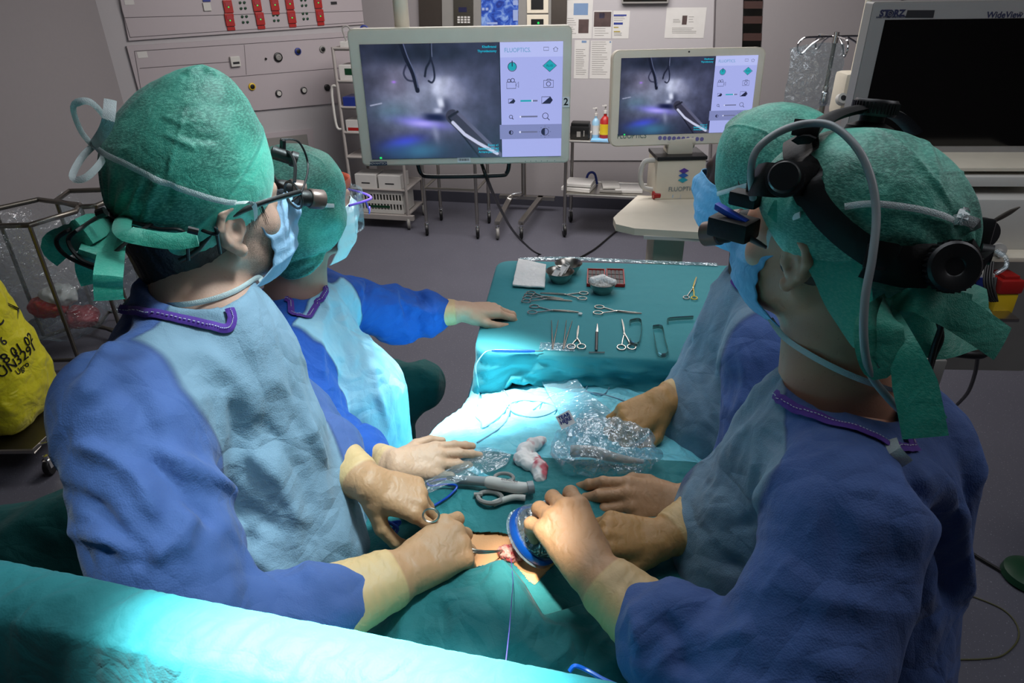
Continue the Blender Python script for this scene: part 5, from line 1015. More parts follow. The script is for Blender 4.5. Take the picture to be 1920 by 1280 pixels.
# bloodied gauze
s = SDF(.010); g0 = [onD(bmd, x, y, .012) for x, y in ((1018, 833), (1003, 842), (985, 853), (978, 870), (992, 882))]; s.chain(g0, [.008, .013, .014, .013, .010]); s.chain([onD(bmd, 1000, 868, .010), onD(bmd, 1012, 885, .008), onD(bmd, 1012, 900, .006)], [.012, .014, .012]); V, Q = s.mesh(.0014); V = V + normals(V, Q) * (ridge(V * 45, 2) * .0035)[:, None]
tb = NT('bloodied_gauze'); tb.set(Base_Color=tb.mix(tb.ramp(tb.noise(26, 2), [(.55, 0.), (.64, 1.)]), 'e6e2de', 'c0606a'), Roughness=.9); tag(pym('used_gauze', V, Q, tb.m), 'crumpled gauze with red stains left of the clear bag', 'gauze')
# shears
D2 = lambda x, y, o=.012: onD(btd, x, y, o)
hs_ = empty('ultrasonic_shears', D2(930, 922), 'white and grey shears with scissor grips lying on the teal drape', 'surgical tool')
MB().tube([D2(857, 911, .016), D2(862, 912, .016), D2(917, 918, .018)], [.006, .0085, .0095], 18).build('grey_body', M['gray_tube'], hs_, True); MB().tube([D2(915, 918, .018), D2(920, 919, .018), D2(975, 927, .018), D2(990, 925, .018)], [.0095, .012, .012, .009], 20).build('white_body', M['white_plastic'], hs_, True)
MB().tube([D2(988, 926, .018), D2(1000, 925, .018)], .012, 20).build('rotation_knob', M['gray_tube'], hs_, True)
MB().tube([D2(842, 909, .016), D2(858, 911, .016)], [.0035, .006], 12).build('strain_relief', M['black'], hs_, True)
def oval(c, rx, ry, r, m, up=None):
    e1 = nrm(D2(960, 925) - D2(900, 915)); e2 = nrm(np.cross(UP, e1)); m.tube([c + e1 * rx * math.cos(a) + e2 * ry * math.sin(a) for a in np.linspace(0, 2 * PI, 22)[:-1]], r, 8, closed=True)
m = MB(); oval(D2(946, 906, .012), .019, .014, .0038, m); m.tube([D2(930, 907, .012), D2(914, 906, .012)], .004, 8); m.tube([D2(958, 910, .012), D2(985, 922, .012)], .0035, 8); m.build('finger_grip', M['grey_plastic'], hs_, True)
m = MB(); oval(D2(920, 938, .008), .024, .016, .0045, m); m.tube([D2(905, 932, .008), D2(890, 932, .008)], .004, 8); m.build('thumb_grip', M['grey_plastic'], hs_, True)
MB().tube(spl([D2(925, 948, .006), D2(945, 942, .008), D2(965, 938, .010), D2(985, 940, .010)], 5), .006, 10).build('grip_arm', M['white_plastic'], hs_, True)
text_mesh('maker_lettering', 'Harmonic', D2(955, 922, .0315), -nrm(D2(975, 925) - D2(935, 920)), -nrm(np.cross(UP, D2(975, 925) - D2(935, 920))) + 0, .008, M['ink'], hs_)
cable('shears_cable', [D2(842, 909, .014), D2(820, 908, .01), D2(806, 912, .01), D2(812, 918, .01), D2(840, 916, .01), D2(858, 920, .01), D2(845, 932, .006), D2(828, 944, .006), D2(800, 960, .006), D2(770, 975, .008)], .0022, M['blue_cable'], 'bright blue cord of the white and grey shears')
c3 = [(706, 985), (725, 982), (750, 978), (735, 992), (715, 1000), (732, 1006), (745, 990), (722, 975)]; cable('blue_tubing', [P(x, y, 1.22 + .01 * math.sin(i)) for i, (x, y) in enumerate(c3)], .0032, M['blue_cable'], 'tangled bright blue tubing beside the left surgeon gown', 'tubing')
# probe held in the right surgeon's hand
pc = P(1003, 1003, 1.16); pn_ = nrm(-CR * .62 - CU * .58 + CF * .42); pr = empty('imaging_probe', pc, 'round black camera probe with blue rim held over the wound', 'camera probe'); Rr = .052
MB().lathe(pc, [(Rr * .86, -.006), (Rr, -.006), (Rr * 1.03, 0), (Rr, .007), (Rr * .86, .008), (Rr * .86, -.006)], pn_, 56, cap=False).build('blue_rim', M['blue_plastic'], pr, True)
MB().lathe(pc, [(.016, -.075), (.024, -.07), (.034, -.04), (Rr * .86, -.012), (Rr * .87, .004), (0, .004)], pn_, 48).build('housing', M['black'], pr, True)
MB().lathe(pc, [(Rr * .96, .009), (Rr * 1.06, .0095), (Rr * 1.06, .0105), (Rr * .9, .0105)], pn_, 56, cap=False).build('lens_glass_ring', M['film'], pr, True)
s = SDF(.01); s.cone(pc - pn_ * .07, pc - pn_ * .012, .030, Rr * .93); V, Q = s.mesh(.0025); V = V + normals(V, Q) * (ridge(V * 30, 3) * .005)[:, None]; pym('sterile_wrap', V, Q, M['film'], pr)
# forceps in the left surgeon's hand, retractor, thread, film corner
ft = wc + A3(-.012, .004, .006); fo = empty('forceps', ft, 'thin steel forceps from the left surgeon hand into the wound', 'forceps')
for s_ in (-1, 1): MB().tube(spl([P(845, 1020, 1.13) + UP * s_ * .004, P(898, 1034, 1.12) + UP * s_ * .0025, ft + UP * s_ * .0008], 6), list(np.linspace(.0026, .001, 13)), 8).build('arm', M['steel'], fo, True)
m = MB(); m.tube([P(808, 966, 1.12) + .011 * (CR * math.cos(a) * 1.2 + CU * math.sin(a)) for a in np.linspace(0, 2 * PI, 20)[:-1]], .0018, 7, closed=True); m.build('finger_ring', M['steel'], fo, True)
tag(MB().tube(spl([wc + A3(.012, -.002, .006), wc + A3(.018, -.004, .014), Pz(1000, 1042, 1.095), Pz(1030, 1036, 1.12)], 6), .0018, 8).build('wound_hook', M['steel_dark'], None, True), 'dark steel hook holding the wound edge below the probe', 'hook')
tag(MB().tube([wc + A3(.0, -.01, .004), P(962, 1090, 1.0), P(955, 1180, .8), P(943, 1290, .55)], .0006, 6).build('suture_thread', M['suture'], None, True), 'thin violet suture thread rising from the wound to the bottom edge', 'thread')
film_sheet('clear_film', [[T_(845, 875, .012), T_(900, 845, .012), T_(960, 860, .012)], [T_(800, 912, .02), T_(870, 880, .02), T_(950, 882, .012)], [P(795, 925, 1.22), P(850, 905, 1.26), T_(905, 898, .012)]], M['film_light'], 'thin clear film lying beside the gloved fingers on the drape', 'plastic film', .004)
cable('blue_lead', [P(1068, 1258, .66), P(1078, 1248, .66), P(1100, 1256, .66), P(1135, 1275, .65), P(1170, 1290, .64)], .0022, M['blue_plastic'], 'blue lead at the bottom edge beside the right surgeon sleeve')
# dark green covers
def cover(name, prims, label, mat='drape_dark', amp=.02):
    s = SDF(.06); [s.cone(*p) for p in prims]; V, Q = s.mesh(.010); N = normals(V, Q); V = V + N * (ridge(V * [6, 6, 2], 2) * amp + fbm(V * 9, 2) * .008)[:, None]; V[:, 2] = np.maximum(V[:, 2], .004); return tag(pym(name, V, Q, M[mat]), label, 'covered stand')
cover('draped_stand', [((-.50, 2.03, .68), (-.33, 2.08, .66), .10, .09), ((-.47, 2.03, .60), (-.50, 2.05, .12), .13, .10)], 'dark green draped stand under the nurse outstretched arm')
cover('draped_stand', [((-1.02, .98, .95), (-.80, 1.02, .98), .10, .10), ((-.95, .98, .85), (-.95, .98, .12), .17, .15)], 'dark green draped stand behind the left surgeon back')
# ================================================================ the room
w0 = A3(-1.56, 6.37, 0); wdv = A3(.766, .643, 0); wn = A3(.643, -.766, 0)
b0 = A3(.22, 6.29, 0); bdv = A3(.978, -.208, 0); bnv = A3(-.208, -.978, 0)
LCn = A3(-2.84, 5.296, 0); BCn = A3(-1.276, 6.608, 0); BRn = b0 + bdv * 4.1; HC = 3.0
def struct(name, m, mat, sm=False): return tag(m.build(name, mat, None, sm), None, None, None, 'structure')
def wallbox(a, b, n, t=.1):
    a = np.array(a, float); b = np.array(b, float); X = nrm(b - a); Ln = np.linalg.norm(b - a); c = (a + b) / 2 - n * t / 2 + [0, 0, HC / 2]; return MB().box(c, (Ln / 2, t / 2, HC / 2), X, nrm(np.cross(UP, X)), UP)
LW = A3(-3.45, -1.6, 0); RW = A3(BRn[0] + .05, -1.6, 0)
struct('floor', MB().box((.3, 2.5, -.05), (4.6, 4.8, .05)), M['floor']); struct('ceiling', MB().box((.3, 2.5, HC + .05), (4.6, 4.8, .05)), plain('ceiling_paint', '8a8488', .7))
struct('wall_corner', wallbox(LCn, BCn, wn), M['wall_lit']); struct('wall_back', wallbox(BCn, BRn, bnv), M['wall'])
struct('wall_left', wallbox(LW, LCn, nrm(A3(1, -.09, 0))), M['wall']); struct('wall_right', wallbox(BRn, RW, A3(-1, 0, 0)), M['wall']); struct('wall_front', wallbox(RW, LW, A3(0, 1, 0)), M['wall'])
for nm_, a, b, n in (('baseboard_left', LW, LCn, nrm(A3(1, -.09, 0))), ('baseboard_corner', LCn, BCn, wn), ('baseboard_back', BCn, BRn, bnv)):
    X = nrm(b - a); struct(nm_, MB().box((a + b) / 2 + n * .006 + [0, 0, .05], (np.linalg.norm(b - a) / 2 - .01, .006, .05), X, nrm(np.cross(UP, X)), UP), M['base'])
class Pl:                                                     # a wall plane addressed through the camera
    def __init__(s, o, X, n): s.o = np.array(o, float); s.X = nrm(X); s.n = nrm(n); s.Y = nrm(np.cross(s.n, s.X))
    def q(s, x, y, off=0.): return Pp(x, y, s.o + s.n * off, s.n)
    def uv(s, x, y): d = s.q(x, y) - s.o; return d @ s.X, d @ s.Y
    def rect(s, x0, y0, x1, y1): a = s.uv((x0 + 0.) , (y0 + y1) / 2)[0]; b = s.uv(x1, (y0 + y1) / 2)[0]; c = s.uv((x0 + x1) / 2, y0)[1]; d = s.uv((x0 + x1) / 2, y1)[1]; return (a + b) / 2, (c + d) / 2, abs(b - a) / 2, abs(c - d) / 2
    def box(s, m, r, t, off=0., bev=0, mi=0): u, v, a, b = r; return m.box(s.o + s.X * u + s.Y * v + s.n * (off + t / 2), (a, b, t / 2), s.X, s.Y, s.n, mi, bev)
    def at(s, u, v, off=0.): return s.o + s.X * u + s.Y * v + s.n * off
    def poly(s, m, pts, t, off=0., mi=0): return m.prism([s.uv(x, y) for x, y in pts][::-1] if False else [s.uv(x, y) for x, y in pts], s.o + s.n * off, s.X, s.Y, t, mi)
CW = Pl(w0, wdv, wn); BW = Pl(b0, bdv, bnv)
# service panels on the angled wall
up_ = empty('socket_panel', CW.q(430, 20), 'white wall panel with two rows of red sockets, upper left of the photo', 'wall panel')
m = MB(); CW.poly(m, [(212, -60), (700, -95), (700, 44), (240, 76)], .02); m.build('panel_board', M['panel'], up_)
m = MB(); [m.tube([CW.q(*a, .021), CW.q(*b, .021)], .002, 5) for a, b in (((233, 33), (700, 20)), ((222, -5), (244, 70)), ((244, 70), (700, 40)))]; m.build('joint_line', M['line'], up_)
def socket(px, py):
    u, v = CW.uv(px, py); m = MB(); m.box(CW.at(u, v, .028), (.034, .045, .008), CW.X, CW.Y, CW.n, 0, .004).box(CW.at(u, v - .062, .025), (.030, .012, .005), CW.X, CW.Y, CW.n); o = m.build('red_socket', M['red'], up_)
    MB().box(CW.at(u, v + .016, .037), (.022, .014, .002), CW.X, CW.Y, CW.n).build('socket_face', M['blood'], o); MB().lathe(CW.at(u, v - .004, .0365), [(.005, 0), (.005, .003), (0, .004)], CW.n, 10).build('indicator', M['green_led'], o)
for q in ((425, 12), (479, 9), (512, 8), (540, 6), (593, 4), (428, 37), (485, 35), (544, 32), (597, 29)): socket(*q)
def studs(px, py):
    u, v = CW.uv(px, py); m = MB()
    for a in (-1, 1):
        for b in (-1, 1): m.lathe(CW.at(u + a * .017, v + b * .02, .021), [(.010, 0), (.010, .006), (.005, .008), (0, .008)], CW.n, 12)
    m.build('earth_studs', M['darkgreen'], up_)
for q in ((453, 10), (567, 5), (457, 36), (515, 33), (570, 30)): studs(*q)
m = MB(); CW.box(m, CW.rect(379, 5, 393, 20), .012, .02); m.build('switch_plate', M['white_plastic'], up_); m = MB(); CW.box(m, CW.rect(378, -4, 392, 3), .008, .02); m.build('blue_label', M['blue_ink'], up_); m = MB(); CW.box(m, CW.rect(618, 3, 629, 8), .006, .02); m.build('dark_slot', M['ink'], up_)
m = MB(); CW.box(m, CW.rect(232, 0, 250, 9), .001, .021); m.build('printed_label', M['paper'], up_)
lpn = empty('gas_panel', CW.q(500, 140), 'white medical gas panel with round coloured outlets below the red sockets', 'wall panel')
m = MB(); CW.poly(m, [(236, 86), (700, 56), (700, 186), (486, 206), (272, 218)], .02); m.build('panel_board', M['panel'], lpn)
m = MB(); [m.tube([CW.q(*a, .021), CW.q(*b, .021)], .0022, 5) for a, b in (((252, 96), (700, 66)), ((262, 128), (430, 116)), ((425, 145), (700, 122)), ((252, 96), (272, 215)), ((458, 84), (462, 140)))]; m.build('joint_line', M['line'], lpn)
for px, py, r, c1_, c2_ in ((521, 107, .036, 'black', 'grey_plastic'), (558, 96, .027, 'blue_ink', 'black'), (604, 92, .027, 'grey_plastic', 'black'), (472, 162, .028, 'yellow', 'black'), (522, 175, .028, 'dark_plastic', 'white_plastic'), (569, 169, .028, 'dark_plastic', 'white_plastic'), (613, 164, .027, 'black', 'dark_plastic'), (498, 110, .008, 'black', 'black')):
    c = CW.q(px, py, .02); o = MB().lathe(c, [(r, 0), (r, .012), (r * .8, .016), (0, .016)], CW.n, 24).build('gas_outlet', M[c1_], lpn, True); MB().lathe(c, [(r * .66, .0165), (r * .66, .019), (r * .3, .021), (r * .25, .018), (0, .018)], CW.n, 20).build('outlet_core', M[c2_], o, True)
m = MB(); CW.box(m, CW.rect(429, 105, 447, 124), .025, .02, .003); o = m.build('wall_thermostat', M['white_plastic'], lpn); m = MB(); CW.box(m, CW.rect(433, 115, 445, 119), .002, .046); m.build('display', M['ink'], o)
m = MB(); CW.box(m, CW.rect(256, 96, 275, 108), .001, .021); m.build('printed_label', M['paper'], lpn)
m = MB(); CW.poly(m, [(478, 252), (585, 240), (592, 300), (485, 315)], .015); vp = m.build('access_panel', M['panel'], None); tag(vp, 'recessed grey access hatch behind the nurse head', 'wall hatch'); m = MB(); CW.poly(m, [(488, 260), (574, 251), (580, 290), (492, 302)], .002, .0155); m.build('hatch_plate', M['grey_plastic'], vp)
# console and board on the back wall
wc_ = empty('wall_console', BW.q(920, 20), 'steel wall console with keypad, blue screen and sockets above the large monitor', 'wall console')
m = MB(); BW.poly(m, [(783, -120), (1066, -120), (1062, 110), (790, 110)], .03); m.build('steel_frame', M['brushed'], wc_)
m = MB(); BW.poly(m, [(830, -120), (1036, -120), (1034, 90), (832, 90)], .01, .03); m.build('face_plate', M['grey_plastic'], wc_)
m = MB(); BW.poly(m, [(852, -100), (890, -100), (890, 70), (854, 70)], .012, .04); k_ = m.build('keypad', M['steel_dark'], wc_)
m = MB(); [BW.box(m, BW.rect(861 + i * 6.2, 30 + j * 4.6, 865.5 + i * 6.2, 33.2 + j * 4.6), .003, .052) for i in range(4) for j in range(3)]; m.build('keys', M['paper'], k_); m = MB(); BW.box(m, BW.rect(863, 13, 878, 22), .002, .052); m.build('display', emis('dim_display', '2a2a50', .6), k_)
ebl = NT('blue_console_screen'); nb_ = ebl.ramp(ebl.noise(16, 3, dist=1), [(.35, '10308c'), (.5, '2a58c0'), (.66, '8aa8e0')]); ebl.set(Base_Color='000000'); ebl.l(nb_, ebl.b.inputs['Emission Color']); ebl.b.inputs['Emission Strength'].default_value = .9
m = MB(); BW.poly(m, [(904, -90), (975, -90), (973, 50), (905, 50)], .005, .041); s_o = m.build('touch_screen', ebl.m, wc_)
m = MB(); [BW.box(m, BW.rect(*r), .001, .0465) for r in ((964, 0, 973, 9), (964, 18, 973, 38), (906, 14, 911, 19), (913, 14, 918, 19), (915, 41, 935, 45))]; m.build('screen_buttons', emis('pale_button', 'a8b8e8', .8), s_o)
for y0, y1 in ((-30, 24), (27, 62)):
    m = MB(); BW.box(m, BW.rect(990, y0, 1030, y1), .012, .04, .004); p_ = m.build('socket_plate', M['cream'], wc_); m = MB(); BW.box(m, BW.rect(998, y0 + 8, 1021, y1 - 7), .004, .0525); m.build('socket_insert', M['black'], p_)
MB().lathe(BW.q(1009.5, 43, .057), [(.009, 0), (.009, .003), (0, .003)], BW.n, 12).build('indicator', M['green_led'], wc_)
m = MB(); BW.poly(m, [(1068, -120), (1345, -120), (1328, 300), (1068, 300)], .012); tag(m.build('wall_board', M['wall_lit'], None), 'pale wall board behind the pinned papers', 'wall board')
def poster(x0, y0, x1, y1, label, blocks, lines, film=False):
    m = MB(); BW.box(m, BW.rect(x0, y0, x1, y1), .0015, .0125); o = m.build('notice', M['paper'], None); tag(o, label, 'notice', 'papers on the wall board')
    for (a, b, c, d, mt) in blocks: m = MB(); BW.box(m, BW.rect(a, b, c, d), .0006, .0142); m.build('picture', M[mt], o)
    if lines:
        m = MB(); rr_ = random.Random(int(x0))
        for (a, b, c, d, n) in lines:
            for k in range(n): yy = b + (d - b) * k / n; BW.box(m, BW.rect(a, yy, a + (c - a) * rr_.uniform(.6, 1), yy + .9), .0004, .0143)
        m.build('print_lines', M['grey_plastic'], o)
M['photo'] = plain('dark_photo', '4a3a38', .5, var=.5); M['photo_blue'] = plain('blue_photo', '3a5a9a', .5, var=.4); M['pale_blue'] = plain('pale_blue_ink', '6c86a8', .6); M['mustard'] = plain('mustard_ink', '9a8a30', .6)
poster(1062, 0, 1111, 72, 'tall notice with small dark photo, left edge of the papers', [(1085, 36, 1104, 62, 'photo'), (1076, 6, 1103, 28, 'pale_blue')], [(1064, 34, 1082, 66, 8)])
poster(1112, 20, 1147, 72, 'notice with a dark equipment photo, between two narrower ones', [(1114, 22, 1146, 50, 'photo'), (1124, 24, 1134, 34, 'photo_blue')], [(1115, 53, 1144, 70, 4)])
poster(1149, 20, 1180, 72, 'notice with blue and yellow print bars', [(1151, 27, 1175, 30, 'blue_ink'), (1151, 42, 1168, 46, 'blue_ink'), (1151, 50, 1160, 52, 'mustard'), (1151, 58, 1163, 60, 'mustard')], [(1151, 31, 1174, 41, 3), (1151, 61, 1170, 68, 3)])
poster(1077, 75, 1104, 147, 'narrow lower notice with a leaf-like mark, beside the monitor edge', [(1091, 76, 1100, 80, 'pale_blue')], [(1080, 92, 1100, 142, 13)])
poster(1107, 76, 1146, 147, 'lower notice full of small print', [(1143, 77, 1146, 80, 'pale_blue')], [(1110, 78, 1140, 142, 16)])
poster(1248, 14, 1322, 71, 'wide pale notice with a small diagram, right of the others', [(1279, 29, 1288, 46, 'photo')], [(1262, 36, 1276, 44, 3), (1260, 52, 1310, 64, 4), (1291, 31, 1302, 45, 3)])
m = MB(); BW.box(m, BW.rect(1168, -60, 1256, 6), .05, .012, .004); o = m.build('wall_display', M['grey_plastic'], None); tag(o, 'dark wall display cut by the top edge of the photo', 'display'); m = MB(); BW.box(m, BW.rect(1171, -58, 1253, 2), .002, .0625); m.build('screen', M['black_gloss'], o)
# doors on the right of the back wall
for nm_, pts in (('door_1', [(1344, -150), (1397, -150), (1384, 330), (1331, 330)]), ('door_2', [(1437, -150), (1700, -150), (1660, 330), (1417, 330)])):
    m = MB(); BW.poly(m, pts, .03); struct(nm_, m, M['wall'])
m = MB(); BW.poly(m, [(1398, -150), (1436, -150), (1416, 330), (1385, 330)], .012); struct('window_1', m, M['black_gloss'])
m = MB(); [BW.poly(m, [(1393, y), (1430, y), (1429, y + 14), (1392, y + 14)], .002, .013) for y in (2, 30, 62)]; tag(m.build('dark_shelf_boxes', plain('brown_boxes', '3a201a', .6), None), 'dark reddish boxes seen through the narrow dark window', 'boxes', None, 'stuff')
m = MB(); m.tube([BW.q(1345, -150, .034), BW.q(1332, 330, .034)], .006, 6); struct('trim_1', m, M['line'])
# ---------------------------------------------------------------- monitors
def vplane(px, py, d, yaw, tilt=0):
    c = P(px, py, d); n = nrm(A3(math.sin(math.radians(yaw)), -math.cos(math.radians(yaw)), math.tan(math.radians(tilt)))); X = nrm(np.cross(UP, n)) * 1; return Pl(c, X, n)
def quadfit(pl, tl, tr, bl, br):
    a, b, c, d = (pl.uv(*p) for p in (tl, tr, bl, br)); l = (a[0] + c[0]) / 2; r = (b[0] + d[0]) / 2; t = (a[1] + b[1]) / 2; bo = (c[1] + d[1]) / 2; return (l + r) / 2, (t + bo) / 2, (r - l) / 2, (t - bo) / 2
def rbox(pl, r, t, off, rad, m=None, n=8):
    u, v, a, b = r; pts = []
    for cx, cy, s in ((a - rad, b - rad, 0), (-a + rad, b - rad, 90), (-a + rad, -b + rad, 180), (a - rad, -b + rad, 270)):
        for k in range(n + 1): an = math.radians(s + 90 * k / n); pts.append((u + cx + rad * math.cos(an), v + cy + rad * math.sin(an)))
    return (m or MB()).prism(pts, pl.o + pl.n * off, pl.X, pl.Y, t)
def video(u, v):                                              # the picture shown on both screens; u,v in 0..1, v down
    x = 270 + u * 900; y = 270 + v * 740; c = np.zeros((len(u), 3)); c[:] = (38, 42, 62)
    def blob(cx, cy, rx, ry, col, k=1., rot=0, p=2.):
        a = math.radians(rot); dx = (x - cx) * math.cos(a) + (y - cy) * math.sin(a); dy = -(x - cx) * math.sin(a) + (y - cy) * math.cos(a); w_ = k * np.exp(-(np.abs(dx / rx) ** p + np.abs(dy / ry) ** p)); c[:] = c * (1 - w_[:, None]) + np.array(col) * w_[:, None]
    q = np.stack([x / 90, y / 90, x * 0], 1); nz = fbm(q, 4)
    blob(980, 560, 330, 330, (74, 78, 106), .9); blob(620, 640, 330, 230, (122, 128, 158), .95, 0, 3); blob(420, 480, 120, 90, (44, 42, 58), .8); blob(330, 430, 60, 130, (84, 88, 112), .8); blob(640, 330, 420, 60, (28, 36, 52), .7)
    blob(600, 560, 220, 130, (118, 122, 148), .85, 15, 4); blob(520, 520, 100, 84, (112, 110, 136), .9, 30, 3); blob(560, 600, 70, 60, (128, 134, 158), .8); blob(440, 700, 140, 70, (78, 108, 124), .7); blob(690, 590, 84, 70, (150, 156, 184), .95, 0, 3); blob(785, 545, 70, 66, (200, 206, 232), 1., 0, 4); blob(640, 560, 130, 40, (120, 126, 150), .6, 40, 3); blob(860, 560, 60, 90, (150, 154, 184), .8, -40, 3); blob(700, 650, 90, 60, (112, 120, 146), .9)
    c[:] *= (1 + .16 * nz)[:, None]
    blob(640, 770, 170, 32, (124, 118, 240), .9, 8); blob(640, 775, 90, 20, (190, 180, 250), .7, 5); blob(500, 900, 130, 40, (66, 70, 220), .95, -10); blob(600, 960, 170, 60, (66, 132, 168), .7); blob(440, 960, 110, 60, (50, 84, 128), .6)
    blob(730, 735, 80, 24, (16, 22, 60), .95, 5, 3); blob(800, 670, 40, 50, (50, 54, 80), .8); blob(725, 840, 22, 60, (150, 158, 190), .6, -10); blob(770, 640, 22, 34, (212, 218, 240), 1, -10, 3); blob(750, 690, 26, 16, (190, 196, 224), .9, 0, 3); blob(470, 503, 14, 8, (170, 120, 240), .9)
    def stroke(pts, w_, col, k=1.):
        V_ = np.stack([x, y, x * 0], 1); d, t = segdist(V_, [(*p, 0) for p in pts]); a = k * np.clip((w_ - d) / 4 + .5, 0, 1); c[:] = c * (1 - a[:, None]) + np.array(col) * a[:, None]
    stroke(spl([(535, 262), (560, 350), (600, 450), (622, 560)], 5), 14, (22, 26, 44)); stroke(spl([(550, 262), (575, 350), (612, 450), (628, 540)], 5), 3, (96, 104, 138)); stroke(spl([(600, 500), (560, 490), (540, 450), (560, 400)], 5), 6, (38, 40, 62), .8)
    stroke(spl([(730, 262), (726, 340), (715, 380), (690, 420), (678, 470)], 5), 7, (26, 30, 48)); stroke(spl([(726, 370), (738, 420), (740, 480), (722, 510), (700, 500)], 5), 6, (30, 34, 54)); stroke([(735, 262), (732, 350)], 2, (120, 128, 160))
    stroke([(300, 651), (375, 637)], 4, (160, 166, 192)); stroke([(845, 730), (1120, 1010)], 46, (56, 56, 74)); stroke([(875, 700), (1170, 1000)], 12, (92, 94, 120)); stroke([(820, 742), (1020, 1010)], 5, (24, 26, 40)); stroke([(845, 770), (920, 850), (1010, 910), (1140, 985)], 11, (196, 200, 226)); stroke([(820, 735), (880, 700)], 8, (30, 32, 46))
    return np.clip(c / 255, 0, 1)
vid = NT('video_picture'); at = vid.n('ShaderNodeAttribute', attribute_name='picture'); vid.set(Base_Color='000000', Roughness=.3); vid.l(at.outputs['Color'], vid.b.inputs['Emission Color']); vid.b.inputs['Emission Strength'].default_value = 1.0
UIc = dict(bg=emis('ui_background', 'a8b0ec', .95), top=emis('ui_top', 'b8c0f4', .95), hi=emis('ui_band', '848cc0', .9), teal=emis('ui_teal', '22a8b8', .9), dk=emis('ui_ink', '262a48', .8), slot=emis('ui_slot', '74789c', .8), knob=emis('ui_knob', 'd8dcf8', 1), soft=emis('ui_soft', '5c9cc8', .9), cy=emis('ui_cyan', '10b8d8', .9), gr=emis('ui_green', '28e070', 1))
def screen(pl, r, mon, ui=True, res=(250, 190)):
    u0, v0, a, b = r; gl = MB(); pl.box(gl, r, .002, .0005); so = gl.build('screen', M['black_gloss'], mon)
    X0 = 270; W = 1310.; vt = lambda x, y, o=.0035: pl.at(u0 - a + 2 * a * (x - X0) / W, v0 + b - 2 * b * (y - 270) / 740., o)
    fv = .69
    V, Q = ico_grid(res[0], res[1], lambda u, v: np.stack([vt(270, 270)[i] + (vt(1168, 270) - vt(270, 270))[i] * u + (vt(270, 1008) - vt(270, 270))[i] * v for i in range(3)], 1))
    u, v = np.meshgrid(np.linspace(0, 1, res[0]), np.linspace(0, 1, res[1]), indexing='ij'); col = video(u.ravel(), v.ravel()); o = pym('video_image', V, Q, vid.m, so)
    ca = o.data.attributes.new('picture', 'FLOAT_COLOR', 'POINT'); cl = np.concatenate([np.where(col > .04045, ((col + .055) / 1.055) ** 2.4, col / 12.92), np.ones((len(col), 1))], 1); ca.data.foreach_set('color', cl.astype(np.float32).ravel())
    def bx(x0, y0, x1, y1, mt, nm='ui_block', o=.0037, par=so): c = (vt(x0, y0, o) + vt(x1, y1, o)) / 2; return MB().box(c, (abs((x1 - x0)) / W * a, abs(y1 - y0) / 740 * b, .0002), pl.X, pl.Y, pl.n).build(nm, UIc[mt], par)
    ub = bx(1172, 270, 1580, 1008, 'bg', 'menu'); bx(1172, 270, 1580, 362, 'top', 'menu_header', .0041, ub); bx(1160, 790, 1580, 886, 'hi', 'menu_band', .0041, ub); bx(325, 994, 340, 1008, 'gr', 'status_dot', .0041, so)
    sz = 2 * b / 740
    text_mesh('menu_title', 'FLUOPTICS.', vt(1200, 320, .0044), pl.X, pl.Y, 38 * sz, UIc['soft'], ub, .0001, 'LEFT', sx=.88)
    for t_, y in (('Khadhraoui', 296), ('Thyroidectomy', 322), ('Zoom x1', 925), ('Sensibilite [80 gk]', 948), ('Arriere-plan OFF', 971)): text_mesh('caption', t_, vt(1150, y, .0044), pl.X, pl.Y, 21 * sz, UIc['cy'], so, .0001, 'RIGHT', sx=.95, bold=.0002)
    T = lambda m, pts, w_=2., cl=True: m.tube([vt(*p, .0044) for p in pts], w_ * sz, 5, closed=cl)
    circ = lambda cx, cy, r_, n=18, a0=0, a1=2 * PI: [(cx + r_ * math.cos(t), cy + r_ * math.sin(t)) for t in np.linspace(a0, a1, n + 1)[:n + (0 if a1 - a0 > 6.2 else 1)]]
    m = MB(); m.prism([((x - 1250) * sz, -(y - 418) * sz) for x, y in circ(1250, 418, 27)], vt(1250, 418, .0043), pl.X, pl.Y, .0002); m.build('power_icon', UIc['teal'], ub); MB().prism([((x - 1495) * sz, -(y - 417) * sz) for x, y in ((1452, 417), (1495, 382), (1538, 417), (1495, 452))], vt(1495, 417, .0043), pl.X, pl.Y, .0002).build('mode_icon', UIc['teal'], ub)
    m = MB(); T(m, circ(1250, 420, 28)); T(m, [(1250, 382), (1250, 418)], 3, False); T(m, [(1450, 417), (1495, 380), (1540, 417), (1495, 454)], 2); T(m, [(1212, 515), (1272, 515), (1272, 555), (1212, 555)]); T(m, [(1272, 535), (1290, 514), (1290, 550)]); T(m, circ(1228, 506, 10)); T(m, circ(1252, 504, 12))
    T(m, [(1456, 508), (1520, 508), (1520, 552), (1456, 552)]); T(m, circ(1488, 530, 14)); T(m, [(1476, 508), (1480, 500), (1500, 500), (1504, 508)], 2, False)
    for cx, cy, s_ in ((1244, 636, .62), (1480, 633, 1.)): T(m, [(cx - 36 * s_, cy - 22 * s_), (cx + 20 * s_, cy - 22 * s_), (cx + 36 * s_, cy), (cx + 20 * s_, cy + 22 * s_), (cx - 36 * s_, cy + 22 * s_)]); m.prism([((x) * sz * s_, y * sz * s_) for x, y in ((-34, -21), (19, -21), (35, 0), (19, 21))], vt(cx, cy, .0043), pl.X, pl.Y, .0002)
    for cx, cy, r_ in ((1237, 738, 11), (1469, 735, 19)): T(m, circ(cx, cy, r_)); T(m, [(cx + r_ * .7, cy + r_ * .7), (cx + r_ * 1.5, cy + r_ * 1.5)], 2.6, False)
